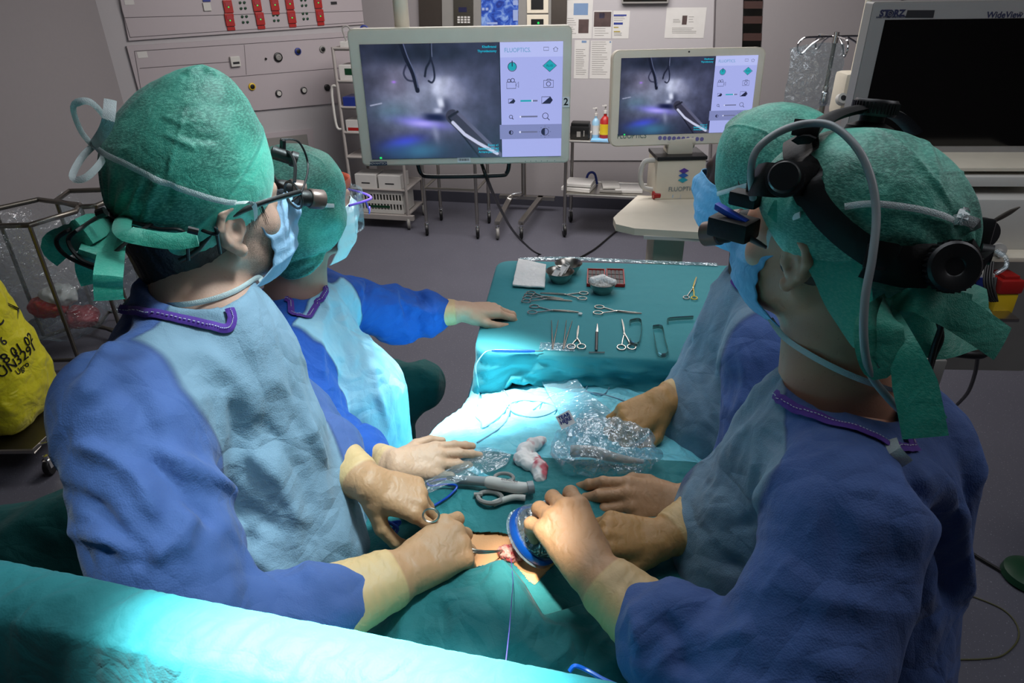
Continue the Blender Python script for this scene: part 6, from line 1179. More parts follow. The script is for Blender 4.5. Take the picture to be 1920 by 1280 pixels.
    for cx, cy, r_ in ((1236, 842, 13), (1467, 840, 24)): T(m, circ(cx, cy, r_)); m.prism([((x - cx) * sz, (y - cy) * sz) for x, y in circ(cx, cy, r_, 12, PI / 2, 3 * PI / 2)], vt(cx, cy, .0043), pl.X, pl.Y, .0002)
    for k in range(8): t = k * PI / 4; m.box(vt(1467 + 37 * math.cos(t), 840 + 37 * math.sin(t), .0044), (2 * sz, 2 * sz, .0002), pl.X, pl.Y, pl.n)
    T(m, [(1455, 304), (1487, 304), (1487, 324), (1455, 324)], 1.5); T(m, [(1516, 316), (1532, 303), (1548, 316)], 1.5, False); T(m, [(1521, 314), (1521, 330), (1543, 330), (1543, 314)], 1.5, False); m.build('menu_icons', UIc['dk'], ub)
    text_mesh('icon_word', 'FLUO', vt(1495, 417, .0046), pl.X, pl.Y, 19 * sz, UIc['dk'], ub, .0001, sx=.9)
    for y in (636, 738, 840): bx(1302, y - 5, 1416, y + 5, 'slot', 'slider', .0042, ub)
    bx(1302, 630, 1376, 641, 'teal', 'slider_fill', .0044, ub); bx(1376, 629, 1384, 642, 'knob', 'slider_knob', .0045, ub); bx(1296, 733, 1306, 744, 'knob', 'slider_knob', .0045, ub); bx(1292, 834, 1303, 846, 'knob', 'slider_knob', .0045, ub)
    return so
p1_ = vplane(868, 180, 2.4, 0); r1_ = quadfit(p1_, (655, 50), (1078, 52), (675, 312), (1062, 304)); s1_ = quadfit(p1_, (680, 79), (1061, 81), (692, 300), (1047, 291))
mo = empty('ceiling_monitor', p1_.o, 'large ceiling-hung monitor showing the operation, with a number 2 label', 'monitor')
rbox(p1_, r1_, .055, -.056, .018).build('housing', M['cream'], mo, True); rbox(p1_, (r1_[0], r1_[1], r1_[2] - .003, r1_[3] - .004), .004, -.003, .016).build('bezel', M['bezel'], mo, True)
screen(p1_, s1_, mo)
u, v = p1_.uv(1061, 191); o = MB().box(p1_.at(u, v, .0022), (.0125, .018, .0004), p1_.X, p1_.Y, p1_.n).build('number_label', M['label_white'], mo); text_mesh('label_number', '2', p1_.at(u, v, .003), p1_.X, p1_.Y, .034, M['ink'], o, .0002, bold=.0006)
u, v = p1_.uv(710, 306); o = MB().box(p1_.at(u, v, .0022), (.031, .0065, .0004), p1_.X, p1_.Y, p1_.n).build('maker_badge', plain('navy_badge', '10204c', .4), mo); text_mesh('maker_name', 'ADVANTECH', p1_.at(u, v, .003), p1_.X, p1_.Y, .011, M['paper'], o, .0002, bold=.0002)
u, v = p1_.uv(870, 299); o = MB().box(p1_.at(u, v, .0022), (.024, .0095, .0004), p1_.X, p1_.Y, p1_.n).build('barcode_label', M['label_white'], mo); m = MB(); rr_ = random.Random(3)
for k in range(18): m.box(p1_.at(u - .018 + k * .0021, v, .0027), (rr_.choice((.0004, .0007)), .004, .0001), p1_.X, p1_.Y, p1_.n)
m.build('barcode', M['ink'], o); m = MB(); [m.lathe(p1_.at(*p1_.uv(x, 302 - (x - 985) * .02), .0015), [(.0014, 0), (.0014, .0006), (0, .0006)], p1_.n, 8) for x in (985, 995, 1005, 1015, 1026, 1040)]; m.build('button', M['dark_plastic'], mo)
hn = [p1_.q(783, 305, -.05), p1_.q(790, 325, -.05), p1_.q(812, 331, -.04), p1_.q(930, 329, -.04), p1_.q(950, 324, -.05), p1_.q(955, 303, -.05)]; MB().tube(spl(hn, 6), .008, 10).build('handle', M['dark_plastic'], mo, True)
tp_ = p1_.q(755, 60, -.09); MB().tube([tp_ - [0, 0, .05], tp_ + [0, 0, .12]], .026, 20).tube([tp_ + [0, 0, .12], [tp_[0], tp_[1], HC - .01]], .022, 20).box(tp_ - [0, 0, .1], (.05, .04, .06), bev=.01).build('ceiling_arm', M['cream'], mo, True)
cable('monitor_cable', [p1_.q(903, 306, -.05), p1_.q(915, 340, -.05), P(935, 385, 3.1), P(960, 430, 4.0), P(985, 458, 4.6), Pz(1010, 476, .01), Pz(1060, 490, .01), Pz(1110, 470, .01), Pz(1160, 430, .01), Pz(1190, 420, .01)], .007, M['black'], 'black cable falling from the large monitor across the floor', 'cable', 8)
# console cart with second monitor
p2_ = vplane(1290, 180, 2.85, 3, 4); r2_ = quadfit(p2_, (1150, 87), (1438, 95), (1143, 264), (1412, 279)); s2_ = quadfit(p2_, (1166, 103), (1420, 109), (1158, 245), (1404, 256))
cc = empty('imaging_cart', Pz(1250, 480, 0), 'imaging console cart with keyboard shelf and smaller monitor right of the large one', 'medical cart')
rbox(p2_, r2_, .045, -.046, .03).build('monitor_housing', M['cream'], cc, True); bz = rbox(p2_, (r2_[0], r2_[1], r2_[2] - .004, r2_[3] - .004), .004, -.002, .028).build('monitor_bezel', M['bezel'], cc, True)
screen(p2_, s2_, bz, res=(170, 130))
text_mesh('maker_name', 'FLUOPTICS', p2_.q(1157, 256, .003), p2_.X, p2_.Y, .028, plain('grey_green_ink', '4c6c64', .5), bz, .0002, 'LEFT', sx=.9)
for k in range(10): MB().lathe(p2_.q(1237.5 + 8.7 * k, 258.5 + .25 * k, .002), [(.0085, 0), (.0085, .001), (0, .001)], p2_.n, 14).build('touch_button', plain('lilac_button', '7c74b0', .5) if k == 0 else bpy.data.materials['lilac_button'], bz)
MB().lathe(p2_.q(1292, 97, .002), [(.0035, 0), (.0035, .001), (0, .001)], p2_.n, 12).build('camera_eye', M['ink'], bz)
DZ = 1.06; dk = [Pz(x, y, DZ) for x, y in ((1150, 408), (1158, 400), (1196, 366), (1340, 372), (1400, 440), (1290, 434), (1190, 428), (1155, 420))]
MB().prism([(p[0], p[1]) for p in dk], (0, 0, DZ - .028), (1, 0, 0), (0, 1, 0), .028).build('keyboard_shelf', M['cream'], cc); MB().prism([(p[0], p[1]) for p in (Pz(1210, 421, DZ), Pz(1345, 428, DZ), Pz(1345, 436, DZ), Pz(1208, 430, DZ))], (0, 0, DZ - .04), (1, 0, 0), (0, 1, 0), .014).build('shelf_grip', M['white_plastic'], cc)
bc = Pz(1272, 374, DZ) + [0, .0, 0]; bw_ = .105; BX = nrm(A3(1, .03, 0)); BY = nrm(np.cross(UP, BX))
MB().box(bc + BY * .09 + [0, 0, .085], (bw_, .085, .085), BX, BY, UP, 0, .006).build('console_box', M['cream'], cc, True); MB().box(bc + BY * .09 + [0, 0, .178], (bw_ + .003, .09, .008), BX, BY, UP, 0, .003).build('console_lid', M['dark_plastic'], cc)
f0 = bc + BY * .004 + [0, 0, .0]
for k, (dz, hx) in enumerate(((.125, '5a3a9a'), (.105, '2c62b0'), (.085, '1c9cae'))): MB().prism([(-.022, 0), (0, .012), (.022, 0), (0, -.012)], f0 + [.012, 0, dz] - BY * .0005, BX, UP, .001).build('logo_tile', plain('logo_colour_%s' % 'abc'[k], hx, .5), cc)
text_mesh('console_lettering', 'FLUOPTICS', f0 + [.015, 0, .045] - BY * .001, BX, UP, .028, plain('grey_lettering', '6c7c80', .5), cc, .0002, sx=.9)
MB().tube(spl([bc + A3(-.10, .05, .16), bc + A3(-.15, .05, .155), bc + A3(-.165, .05, .10), bc + A3(-.15, .05, .045), bc + A3(-.10, .05, .03)], 6), .011, 10).build('side_handle', M['white_plastic'], cc, True)
MB().box(bc + A3(.0, .10, .215), (.055, .05, .035), bev=.01).lathe(bc + A3(-.06, .08, .235), [(.03, 0), (.03, .12), (0, .12)], (1, 0, 0), 20).box(bc + A3(0, .12, .30), (.05, .02, .07), bev=.006).build('monitor_neck', M['cream'], cc, True)
cf = Pz(1240, 425, DZ); MB().box(cf + A3(.05, .12, -.50), (.065, .07, .48), bev=.015).build('column', M['cream'], cc, True); MB().box((cf[0] + .1, cf[1] + .12, .10), (.26, .28, .05), bev=.02).build('base', M['cream'], cc, True)
for a in (-1, 1):
    for b in (-1, 1): MB().lathe((cf[0] + .1 + a * .22 - .012, cf[1] + .12 + b * .24, .045), [(.045, 0), (.045, .024), (0, .024)], (1, 0, 0), 18).build('caster', M['black'], cc, True)
rcap = Pz(1232, 373, DZ); o = MB().lathe(rcap + A3(-.02, 0, .018), [(.017, 0), (.017, .03), (.010, .034), (.010, .05)], nrm((1, .1, 0)), 18).build('cap', M['red'], None, True); tag(o, 'red cap lying at the left of the keyboard shelf', 'cap'); o2 = MB().box(rcap + A3(.07, .01, .012), (.035, .018, .011), bev=.003).build('white_box', M['paper'], None); tag(o2, 'small white and blue box beside the red cap', 'box'); MB().box(rcap + A3(.055, -.0085, .014), (.012, .0005, .007)).build('blue_print', M['mask_blue'], o2)
# big blank monitor on a ceiling pendant at the right
p3_ = vplane(1790, 150, 2.3, -4); r3_ = quadfit(p3_, (1638, 4), (2120, 10), (1588, 262), (2030, 310)); u0, v0, a, b = r3_; u3, v3 = p3_.uv(1638, 4); ul, vb = p3_.uv(1880, 300)
r3_ = ((u3 + u3 + 1.02) / 2, (v3 + vb) / 2, .51, (v3 - vb) / 2); m3 = empty('pendant_monitor', p3_.o, 'very large blank black monitor at the upper right of the photo', 'monitor')
rbox(p3_, r3_, .06, -.062, .008).build('housing', M['grey_plastic'], m3, True); rbox(p3_, (r3_[0], r3_[1], r3_[2] - .003, r3_[3] - .003), .004, -.002, .008).build('bezel', plain('grey_bezel', '8c8a88', .4), m3, True)
us, vs = p3_.uv(1659, 37); ue, ve = p3_.uv(1860, 273); s3_ = ((us + us + .91) / 2, (vs + ve) / 2, .455, (vs - ve) / 2); m = MB(); p3_.box(m, s3_, .002, .0015); m.build('screen', M['black_gloss'], m3)
navy = plain('navy_lettering', '1c2040', .5); text_mesh('maker_name', 'ST  RZ', p3_.q(1673, 25, .003), p3_.X, p3_.Y, .026, navy, m3, .0002, bold=.0012, sx=1.05); m = MB(); cq = p3_.q(1669.5, 25, .0035); 
for r_ in (.0095, .004): m.tube([cq + r_ * (p3_.X * math.cos(t) + p3_.Y * math.sin(t)) for t in np.linspace(0, 2 * PI, 19)[:-1]], .0016, 5, closed=True)
m.build('round_letter', navy, m3); text_mesh('maker_subline', 'KARL STORZ - ENDOSKOPE', p3_.q(1671, 32, .003), p3_.X, p3_.Y, .0075, navy, m3, .0001, bold=.0002)
text_mesh('model_lettering', 'WideView', p3_.q(1884, 28, .003), p3_.X, p3_.Y, .026, navy, m3, .0002, bold=.0004); text_mesh('trade_mark', 'TM', p3_.q(1914, 24, .003), p3_.X, p3_.Y, .007, navy, m3, .0002)
m = MB(); p3_.poly(m, [(1701, 19), (1752, 19), (1749, 33), (1697, 33)], .001, .0022); m.build('sensor_window', M['ink'], m3)
sb_ = p3_.q(1850, 303, -.05); MB().box(sb_ + [0, .02, -.012], (.09, .09, .012), bev=.004).box(sb_ + [0, .06, .1], (.05, .02, .12)).build('stand_foot', M['cream'], m3, True)
pd = empty('equipment_pendant', P(1860, 450, 2.3), 'ceiling pendant stacked with pale endoscopy equipment at the right edge', 'equipment tower')
PX = p3_.X; PY = nrm(np.cross(UP, PX)); 
def unit(x0, y0, x1, y1, dd, dep_, mat, name, bev=.006):
    a = P(x0, y0, dd); b = P(x1, y1, dd); z0 = P((x0 + x1) / 2, y1, dd)[2]; z1 = P((x0 + x1) / 2, y0, dd)[2]; w_ = abs((b - a) @ PX) / 2; c = (a + b) / 2; c[2] = (z0 + z1) / 2; c = c + PY * dep_ / 2; return MB().box(c, (w_, dep_ / 2, (z1 - z0) / 2), PX, PY, UP, 0, bev).build(name, mat, pd, True)
unit(1740, 314, 1990, 322, 2.22, .40, M['cream'], 'top_shelf', .002); unit(1745, 330, 1985, 352, 2.22, .36, M['white_plastic'], 'recorder_unit'); lu = unit(1750, 366, 1990, 478, 2.24, .34, M['white_plastic'], 'light_source_unit'); unit(1740, 482, 2000, 492, 2.22, .40, M['cream'], 'middle_shelf', .002); iu = unit(1745, 508, 1857, 570, 2.24, .30, M['white_plastic'], 'insufflator_unit'); unit(1740, 596, 1908, 604, 2.22, .40, M['steel'], 'bottom_shelf', .002)
unit(1735, 668, 1768, 735, 2.3, .3, M['grey_plastic'], 'small_device'); MB().tube(spl([P(1755, 655, 2.1), P(1800, 662, 2.05), P(1840, 664, 2.05), P(1848, 652, 2.07), P(1845, 640, 2.12)], 5), .014, 12).build('grip_handle', M['black'], pd, True)
ys = MB().prism([(0, 0), (.17, 0), (.172, .012), (0, .012)], P(1818, 384, 2.235), PX, UP, .001).build('yellow_strip', M['yellow'], lu); text_mesh('strip_lettering', 'INTERVENTION MERCI', P(1848, 379, 2.231), PX, UP, .0115, M['ink'], ys, .0002, bold=.0002)
MB().lathe(P(1868, 470, 2.23), [(.028, 0), (.028, .01), (.012, .012), (.012, .03), (0, .03)], -PY, 24).build('outlet_ring', M['white_plastic'], lu, True); MB().tube(spl([P(1868, 470, 2.2), P(1885, 482, 2.18), P(1886, 500, 2.18), P(1868, 512, 2.18)], 5), .007, 10).build('clear_hose', M['film'], lu, True); MB().lathe(P(1835, 435, 2.2), [(.05, 0), (.05, .03), (.03, .035), (0, .035)], -PY, 26).build('round_port', M['dark_plastic'], lu, True)
MB().ribbon(spl([P(1845, 425, 2.16), P(1875, 408, 2.14), P(1912, 388, 2.14)], 6), [.008, .009, .010, .012, .014, .016, .018, .019, .019, .018, .014, .010, .004], -PY, .003).build('metal_lever', M['steel_dark'], lu, True); MB().box(P(1838, 530, 2.225), (.022, .002, .018), PX, PY, UP).build('blue_display', M['blue_ink'], iu)
m = MB(); [m.tube(spl([P(1850 + k * 4, 490, 2.18), P(1845 + k * 5, 530, 2.17), P(1858 + k * 4, 565, 2.17), P(1868 - k * 3, 520, 2.18)], 6), .0035, 6) for k in range(4)]; m.build('hanging_cables', M['black'], pd, True)
MB().tube([P(1860, 500, 2.65), [P(1860, 500, 2.65)[0], P(1860, 500, 2.65)[1], HC - .01]], .06, 20).build('pendant_column', M['cream'], pd, True); MB().box(P(1858, 560, 2.62), (.2, .03, .30), PX, PY, UP).build('back_rail', M['grey_plastic'], pd)
sbn = empty('sharps_bin', P(1882, 585, 2.24), 'red and yellow sharps bin on the pendant bottom shelf', 'sharps bin'); a_ = P(1882, 592, 2.26); MB().box(a_ + [0, 0.05, .035], (.035, .04, .04), bev=.008).build('yellow_body', M['yellow'], sbn, True); MB().box(a_ + [0, .05, .098], (.04, .045, .024), bev=.010).box(a_ + [0, .05, .125], (.025, .03, .008), bev=.003).build('red_lid', M['red'], sbn, True)
cable('pendant_cable', [P(1833, 668, 2.08), P(1828, 700, 2.2), P(1815, 735, 2.4), P(1795, 758, 2.6)], .006, M['black'], 'black cable hanging from the pendant handle')
# drip stand with clear bag
ivt = P(1568, 64, 3.3); iv = empty('drip_stand', ivt * [1, 1, 0], 'steel drip stand with hooks and a hanging clear bag', 'drip stand'); zz = lambda z: A3(ivt[0], ivt[1], z)
MB().tube([zz(.10), zz(1.42)], .014, 14).build('pole', M['steel'], iv, True); MB().tube([zz(1.38), zz(ivt[2] - .03)], .010, 14).build('upper_pole', M['steel_dark'], iv, True)
MB().lathe(zz(1.36), [(.014, -.03), (.022, -.02), (.022, .01), (.014, .03)], UP, 18).lathe(zz(ivt[2] - .28), [(.013, -.02), (.02, -.012), (.02, .012), (.013, .02)], UP, 18).build('clamp_collar', M['chrome'], iv, True); MB().lathe(zz(ivt[2] - .04), [(.015, 0), (.015, .05), (0, .052)], UP, 18).build('top_cap', M['chrome'], iv, True)
for a in (185, 5, 95, 265):
    dv = A3(*az(a)); o_ = zz(ivt[2] - .01); MB().tube(spl([o_, o_ + dv * .09, o_ + dv * .16 - [0, 0, .005], o_ + dv * .185 - [0, 0, .04], o_ + dv * .16 - [0, 0, .075], o_ + dv * .11 - [0, 0, .03], o_ + dv * .06 - [0, 0, .005]], 6), .0045, 8).build('hook', M['chrome'], iv, True)
for a in range(5): dv = A3(*az(a * 72)); MB().tube([zz(.10), zz(.08) + dv * .28], .012, 8).lathe(zz(.03) + dv * .28 - [.01, 0, 0], [(.03, 0), (.03, .02), (0, .02)], (1, 0, 0), 14).build('leg', M['steel'], iv, True)
IVB = vplane(1530, 140, 3.22, 8)
film_sheet('fluid_bag', [[IVB.q(1482, 90), IVB.q(1538, 80, .03), IVB.q(1586, 82)], [IVB.q(1480, 130, .02), IVB.q(1530, 128, .06), IVB.q(1580, 140, .03)], [IVB.q(1472, 170, .02), IVB.q(1520, 175, .05), IVB.q(1570, 190, .02)], [IVB.q(1469, 200), IVB.q(1505, 206, .03), IVB.q(1530, 204)]], M['film_light'], 'crumpled clear bag hanging from the drip stand hooks', 'plastic bag', .010, 26)
wcam = empty('ceiling_camera', P(1583, 175, 2.9), 'small pale device with a round lens beside the drip stand', 'device'); MB().box(P(1592, 175, 3.0), (.055, .06, .09), bev=.02).build('housing', M['cream'], wcam, True); MB().lathe(P(1577, 187, 2.93), [(.026, 0), (.022, .02), (.014, .022)], -CF, 22).lathe(P(1577, 187, 2.93), [(.012, .0225), (0, .0225)], -CF, 16).build('lens', M['white_plastic'], wcam, True); MB().lathe(P(1577, 187, 2.93), [(.012, .023), (0, .0245)], -CF, 16).build('lens_eye', M['ink'], wcam, True); MB().tube([P(1592, 175, 3.0), [P(1592, 175, 3.0)[0], P(1592, 175, 3.0)[1], HC - .01]], .012, 10).build('drop_rod', M['cream'], wcam, True)
# ---------------------------------------------------------------- trolleys
def caster(m_parent, x, y, r=.05, wheel='black', brake=False):
    o = MB().lathe((x - .014, y, r + .002), [(.008, 0), (r * .9, .001), (r, .006), (r, .022), (r * .9, .027), (.008, .028)], (1, .1, 0), 20).build('caster', M[wheel], m_parent, True); MB().box((x, y + .005, r * 1.5), (.018, .022, r * .55), bev=.006).tube([(x, y, r * 1.9), (x, y, r * 2.5)], .011, 10).build('fork', M['chrome'], o, True)
TX = nrm(A3(.976, -.217, 0)); TY = nrm(A3(.217, .976, 0))
def trolley(o_, w_, d_, zs, label, hp_, name='steel_trolley', r=.014, mat='steel', wheel='black', casters=True, shelfmat='steel', ztop=None, solid=()):
    o_ = np.array(o_, float); root = empty(name, o_, label, 'trolley'); c4 = [o_, o_ + TX * w_, o_ + TX * w_ + TY * d_, o_ + TY * d_]
    for c in c4: MB().tube([c + [0, 0, .12], c + [0, 0, hp_]], r, 10).build('post', M[mat], root, True); caster(root, c[0], c[1], .05, wheel)
    for z in zs:
        m = MB(); [m.tube([c4[i] + [0, 0, z], c4[(i + 1) % 4] + [0, 0, z]], r * .8, 8) for i in range(4)]; m.build('rail', M[mat], root, True)
    for z in solid: MB().box((c4[0] + c4[2]) / 2 + [0, 0, z], (w_ / 2, d_ / 2, .006), TX, TY, UP).build('shelf', M[shelfmat], root)
    return root, c4
tr1, _ = trolley((-.70, 5.51, 0), .44, .40, (.40, .88), 'empty steel frame trolley under the left half of the large monitor', .9, solid=(.88,))
tr2, c2_ = trolley((.45, 5.42, 0), .80, .38, (.36, .78), 'steel shelf trolley holding bottles and packs between the two monitors', .80, solid=(.775, .355))
b_ = empty('base_stand', (.02, 5.9, 0), 'steel stand with a two-legged wheeled base under the large monitor', 'stand')
pA = A3(.13, 6.12, 0); MB().tube([pA + [0, 0, .14], pA + [0, 0, 1.0]], .022, 12).build('column', M['steel'], b_, True); MB().bar(pA + A3(-.22, .05, .13), pA + A3(.28, -.06, .13), .05, .03).build('cross_bar', M['steel'], b_)
for px in (933, 977):
    e = Pz(px, 448, 0); s_ = pA + A3(-.12 if px < 950 else .16, .0, 0); q = e + A3(0, .0, 0); MB().bar(s_ + [0, 0, .13], q + [0, .02, .13], .045, .03).build('leg', M['steel'], b_); caster(b_, e[0], e[1], .05, 'grey_plastic' if px < 950 else 'black')
MB().tube(spl([pA + A3(-.02, -.02, .18), pA + A3(-.10, -.03, .17), pA + A3(-.15, -.04, .14), pA + A3(-.06, -.05, .14), pA + A3(.0, -.03, .17)], 5), .006, 8).build('foot_pedal', M['chrome'], b_, True)
sc0 = A3(-1.36, 5.78, 0); sc1, c4 = trolley(sc0, .50, .40, (.335, .60, .80, 1.0, 1.2, 1.44), 'tall pale storage cart with boxes and baskets behind the nurse', 1.45, 'storage_cart', .013, 'paint_cart', 'grey_plastic', solid=(.118, .328, .60, .79, .99, 1.19, 1.43), shelfmat='paint_cart')
MB().box(sc0 + TX * .25 + TY * .0 + [0, 0, .10], (.30, .02, .022), TX, TY, UP, 0, .004).build('base_bumper', M['paint_cart'], sc1)
hx_ = [CW.o * 0] ; q0 = c4[0]; MB().tube(spl([q0 + [0, 0, 1.16], q0 - TX * .05 + [0, 0, 1.15], q0 - TX * .06 + [0, 0, .98], q0 - TX * .05 + [0, 0, .84], q0 + [0, 0, .83]], 5), .011, 10).build('push_handle', M['white_plastic'], sc1, True)
def onshelf(u, d, z, w_, dp, h, mat, label, name='storage_box', cat='box', grp='boxes on the storage cart', stripe=None, base=sc0):
    c = base + TX * (u + w_ / 2) + TY * (d + dp / 2) + [0, 0, z + .007 + h / 2]; o = MB().box(c, (w_ / 2, dp / 2, h / 2), TX, TY, UP, 0, .003).build(name, M[mat] if isinstance(mat, str) else mat, None); tag(o, label, cat, grp)
    if stripe: MB().box(c - TY * (dp / 2 + .0008) + [0, 0, stripe[1] * h], (w_ * stripe[2], .0006, h * stripe[3]), TX, TY, UP).build('printed_stripe', M[stripe[0]], o)
    return o
onshelf(.04, .02, .328, .19, .2, .118, 'paper', 'white carton left of its twin on the storage cart', stripe=('ink', -.1, .2, .04)); onshelf(.25, .02, .328, .20, .2, .118, 'paper', 'white carton right of its twin on the storage cart', stripe=('ink', -.1, .2, .04))
m = MB(); bsk = sc0 + TX * .25 + TY * .14 + [0, 0, .126]
for s_ in (-1, 1): m.box(bsk + TX * s_ * .21 + [0, 0, .098], (.005, .12, .092), TX, TY, UP); 
for k in range(15): m.box(bsk - TY * .13 + TX * (-.2 + k * .0286) + [0, 0, .098], (.006, .003, .08), TX, TY, UP)
for z in (.018, .10, .182): m.box(bsk - TY * .13 + [0, 0, z], (.212, .004, .016), TX, TY, UP)
m.box(bsk + [0, 0, .012], (.21, .12, .005), TX, TY, UP).box(bsk + TY * .12 + [0, 0, .098], (.21, .004, .092), TX, TY, UP); bo = m.build('slotted_basket', M['white_plastic'], None); tag(bo, 'white slotted basket with a green label, lowest on the storage cart', 'basket'); MB().box(bsk - TY * .136 + TX * .0 + [0, 0, .06], (.09, .001, .010), TX, TY, UP).build('green_label', M['darkgreen'], bo)
for k, (z, mt, h, nm, st) in enumerate(((.79, 'paper', .10, 'white pack with a red stripe near the cart push handle', ('red', -.2, .4, .12)), (.99, 'blue_ink', .08, 'dark blue pack one shelf below the top shelves of the storage cart', None), (1.19, 'paper', .12, 'pale pack on the second highest shelf of the storage cart', ('darkgreen', .1, .2, .2)))): onshelf(.02, .02, z, .16, .18, h, mt, nm, stripe=st); 
onshelf(.22, .02, .79, .18, .18, .12, 'grey_plastic', 'grey pack behind the lower left of the large monitor'); onshelf(.05, .03, 1.43, .30, .2, .05, 'paper', 'flat white tray on top of the storage cart', 'storage_tray', 'tray'); onshelf(.38, .05, 1.43, .1, .15, .03, 'darkgreen', 'flat green pack on top of the storage cart')
for k in range(2): q = sc0 + TX * (.10 + k * .15) + TY * .05 + [0, 0, 1.49]; tag(MB().tube(spl([q, q + A3(-.02, 0, .09), q + A3(.03, 0, .10), q + A3(.06, .0, .0)], 5), .006, 8).build('wire_clip', M['blue_ink' if k else 'grey_plastic'], None, True), ('grey' if not k else 'blue') + ' bent wire holder standing on the cart top tray', 'wire holder')
# items on the shelf trolley
def s2p(px, z=.782, d=.12): # point on the shelf along the photo column px
    v = ray(px, 255); u = None; o = c2_[0] + TY * d; n = -TY; t = ((o - CC) @ n) / (v @ n); q = CC + v * t; return A3(q[0], q[1], z)
def bottle(px, mat, label, h, r, pump=True, lab=None):
    q = s2p(px); root = empty('bottle', q, label, 'bottle'); MB().lathe(q, [(r, 0), (r * 1.05, .01), (r * 1.05, h * .75), (r * .5, h * .88), (r * .35, h * .9), (r * .35, h)], UP, 20).build('body', M[mat], root, True); MB().lathe(q + [0, 0, h], [(r * .42, 0), (r * .42, .02), (r * .15, .022), (r * .15, .05), (r * .3, .052), (r * .3, .062), (0, .062)], UP, 14).box(q + A3(-.012, -.01, h + .058), (.016, .005, .004)).build('pump', M['white_plastic'], root, True)
    if lab: MB().lathe(q + [0, 0, h * .18], [(r * 1.065, 0), (r * 1.065, h * .42)], UP, 20, cap=False).build('label', M[lab], root, True)
M['pale_blue_plastic'] = plain('pale_blue_plastic', '8cb4cc', .35)
bottle(1116, 'pale_blue_plastic', 'pale blue pump bottle on the trolley left of the red one', .17, .028, lab='paper'); bottle(1133, 'red', 'red bottle with yellow label and white pump on the trolley', .19, .036, lab='yellow')
q = s2p(1088); cad = MB().box(q + [0, 0, .05], (.075, .06, .05), TX, TY, UP, 0, .01).box(q + [0, 0, .11], (.07, .055, .012), TX, TY, UP, 0, .006).build('black_caddy', M['black'], None, True); tag(cad, 'black lidded caddy beside the pale blue bottle', 'caddy'); MB().box(q + A3(-.02, -.061, .04), (.015, .002, .02)).build('pale_jar', M['grey_plastic'], cad); MB().box(q + A3(.035, -.065, .045), (.018, .002, .022)).build('pale_jar', M['grey_plastic'], cad)
q = s2p(1130, .783, .06); tag(MB().box(q + [.02, -.02, .003], (.11, .06, .0025), TX, TY, UP).build('blue_sheet', M['mask_blue'], None), 'light blue sheet lying at the front of the trolley top', 'sheet')
for k, (px, w_, h, dz, mt, nm) in enumerate(((1088, .12, .03, 0, 'paper', 'lower flat white pack at the left of the bottom trolley shelf'), (1090, .11, .025, .037, 'paper', 'upper flat white pack stacked at the left of the bottom trolley shelf'), (1152, .09, .02, 0, 'grey_plastic', 'grey pack in the middle of the bottom trolley shelf'), (1185, .11, .025, 0, 'paper', 'pale pack near the imaging cart on the bottom trolley shelf'), (1150, .07, .015, .025, 'white_plastic', 'thin white pack on top of the grey one'))):
    q = s2p(px, .363 + dz, .16 + .01 * k); q = q + A3(0, 0, h / 2); tag(MB().box(q, (w_, .10, h / 2), nrm(TX + TY * .08 * (k - 2)), nrm(TY - TX * .08 * (k - 2)), UP, 0, .004).build('supply_pack', M[mt], None), nm, 'pack', 'packs on the trolley bottom shelf')
q = s2p(1112, .365, .30); tag(MB().tube(spl([q + A3(-.05, 0, .0), q + A3(-.03, 0, .08), q + A3(.0, 0, .10), q + A3(.03, 0, .08), q + A3(.05, 0, .0)], 5), .010, 10).build('blue_clip', M['blue_ink'], None, True), 'dark blue arched clip on the trolley bottom shelf', 'clip')
# ---------------------------------------------------------------- left: bins and bags
def hoop_bin(ppx, d_z, label, legpx, back=False):
    pts = [Pz(x, y, d_z) for x, y in ppx]; root = empty('waste_trolley', np.mean(pts, 0) * [1, 1, 0], label, 'waste trolley', 'steel waste frames'); MB().tube(pts, .014, 10, closed=True).build('top_hoop', M['steel_dark'], root, True)
    for (a, bpt) in legpx: a = np.array(a); MB().tube([a, [bpt[0], bpt[1], .04]], .011, 8).build('leg', M['steel_dark'], root, True)
    base = [np.array([p[0], p[1], .06]) for p in pts]; MB().tube(base, .012, 8, closed=True).build('base_ring', M['steel_dark'], root, True); return root, pts
HZ = .85; h1, hp1 = hoop_bin([(-60, 405), (-10, 392), (72, 374), (150, 384), (142, 396), (55, 422), (-30, 424)], HZ, 'steel waste frame with clear bag behind the yellow bag', [])
for i_ in (1, 3, 5): MB().tube([hp1[i_], hp1[i_] * [1, 1, 0] + [0, 0, .05]], .011, 8).build('leg', M['steel_dark'], h1, True)
h2, hp2 = hoop_bin([(105, 376), (130, 358), (210, 355), (230, 366), (180, 386), (150, 388)], HZ, 'second steel waste frame, half hidden behind the left surgeon cap ties', [])
for i_ in (0, 2, 4): MB().tube([hp2[i_], hp2[i_] * [1, 1, 0] + [0, 0, .05]], .011, 8).build('leg', M['steel_dark'], h2, True)
def clearbag(pts, z0, z1, label, amp=.02):
    c = np.mean(pts, 0); pp = spl([c + (p - c) * .96 for p in pts], 8, True); n = len(pp); rows = []
    for k in range(24): t = k / 23; rows.append([np.array([c[0], c[1], z1 - (z1 - z0) * t]) + (p - c) * [1, 1, 0] * (1 - .18 * t - (.6 * max(0, t - .9) / .1)) for p in pp])
    V = np.array(rows).reshape(-1, 3); i, j = np.meshgrid(np.arange(23), np.arange(n), indexing='ij'); Q = np.stack([i * n + j, i * n + (j + 1) % n, (i + 1) * n + (j + 1) % n, (i + 1) * n + j], -1).reshape(-1, 4); V = V + normals(V, Q) * (ridge(V * [9, 9, 5], 3) * amp)[:, None]; return tag(pym('waste_bag', V, Q, M['film_light']), label, 'plastic bag', 'clear waste bags')
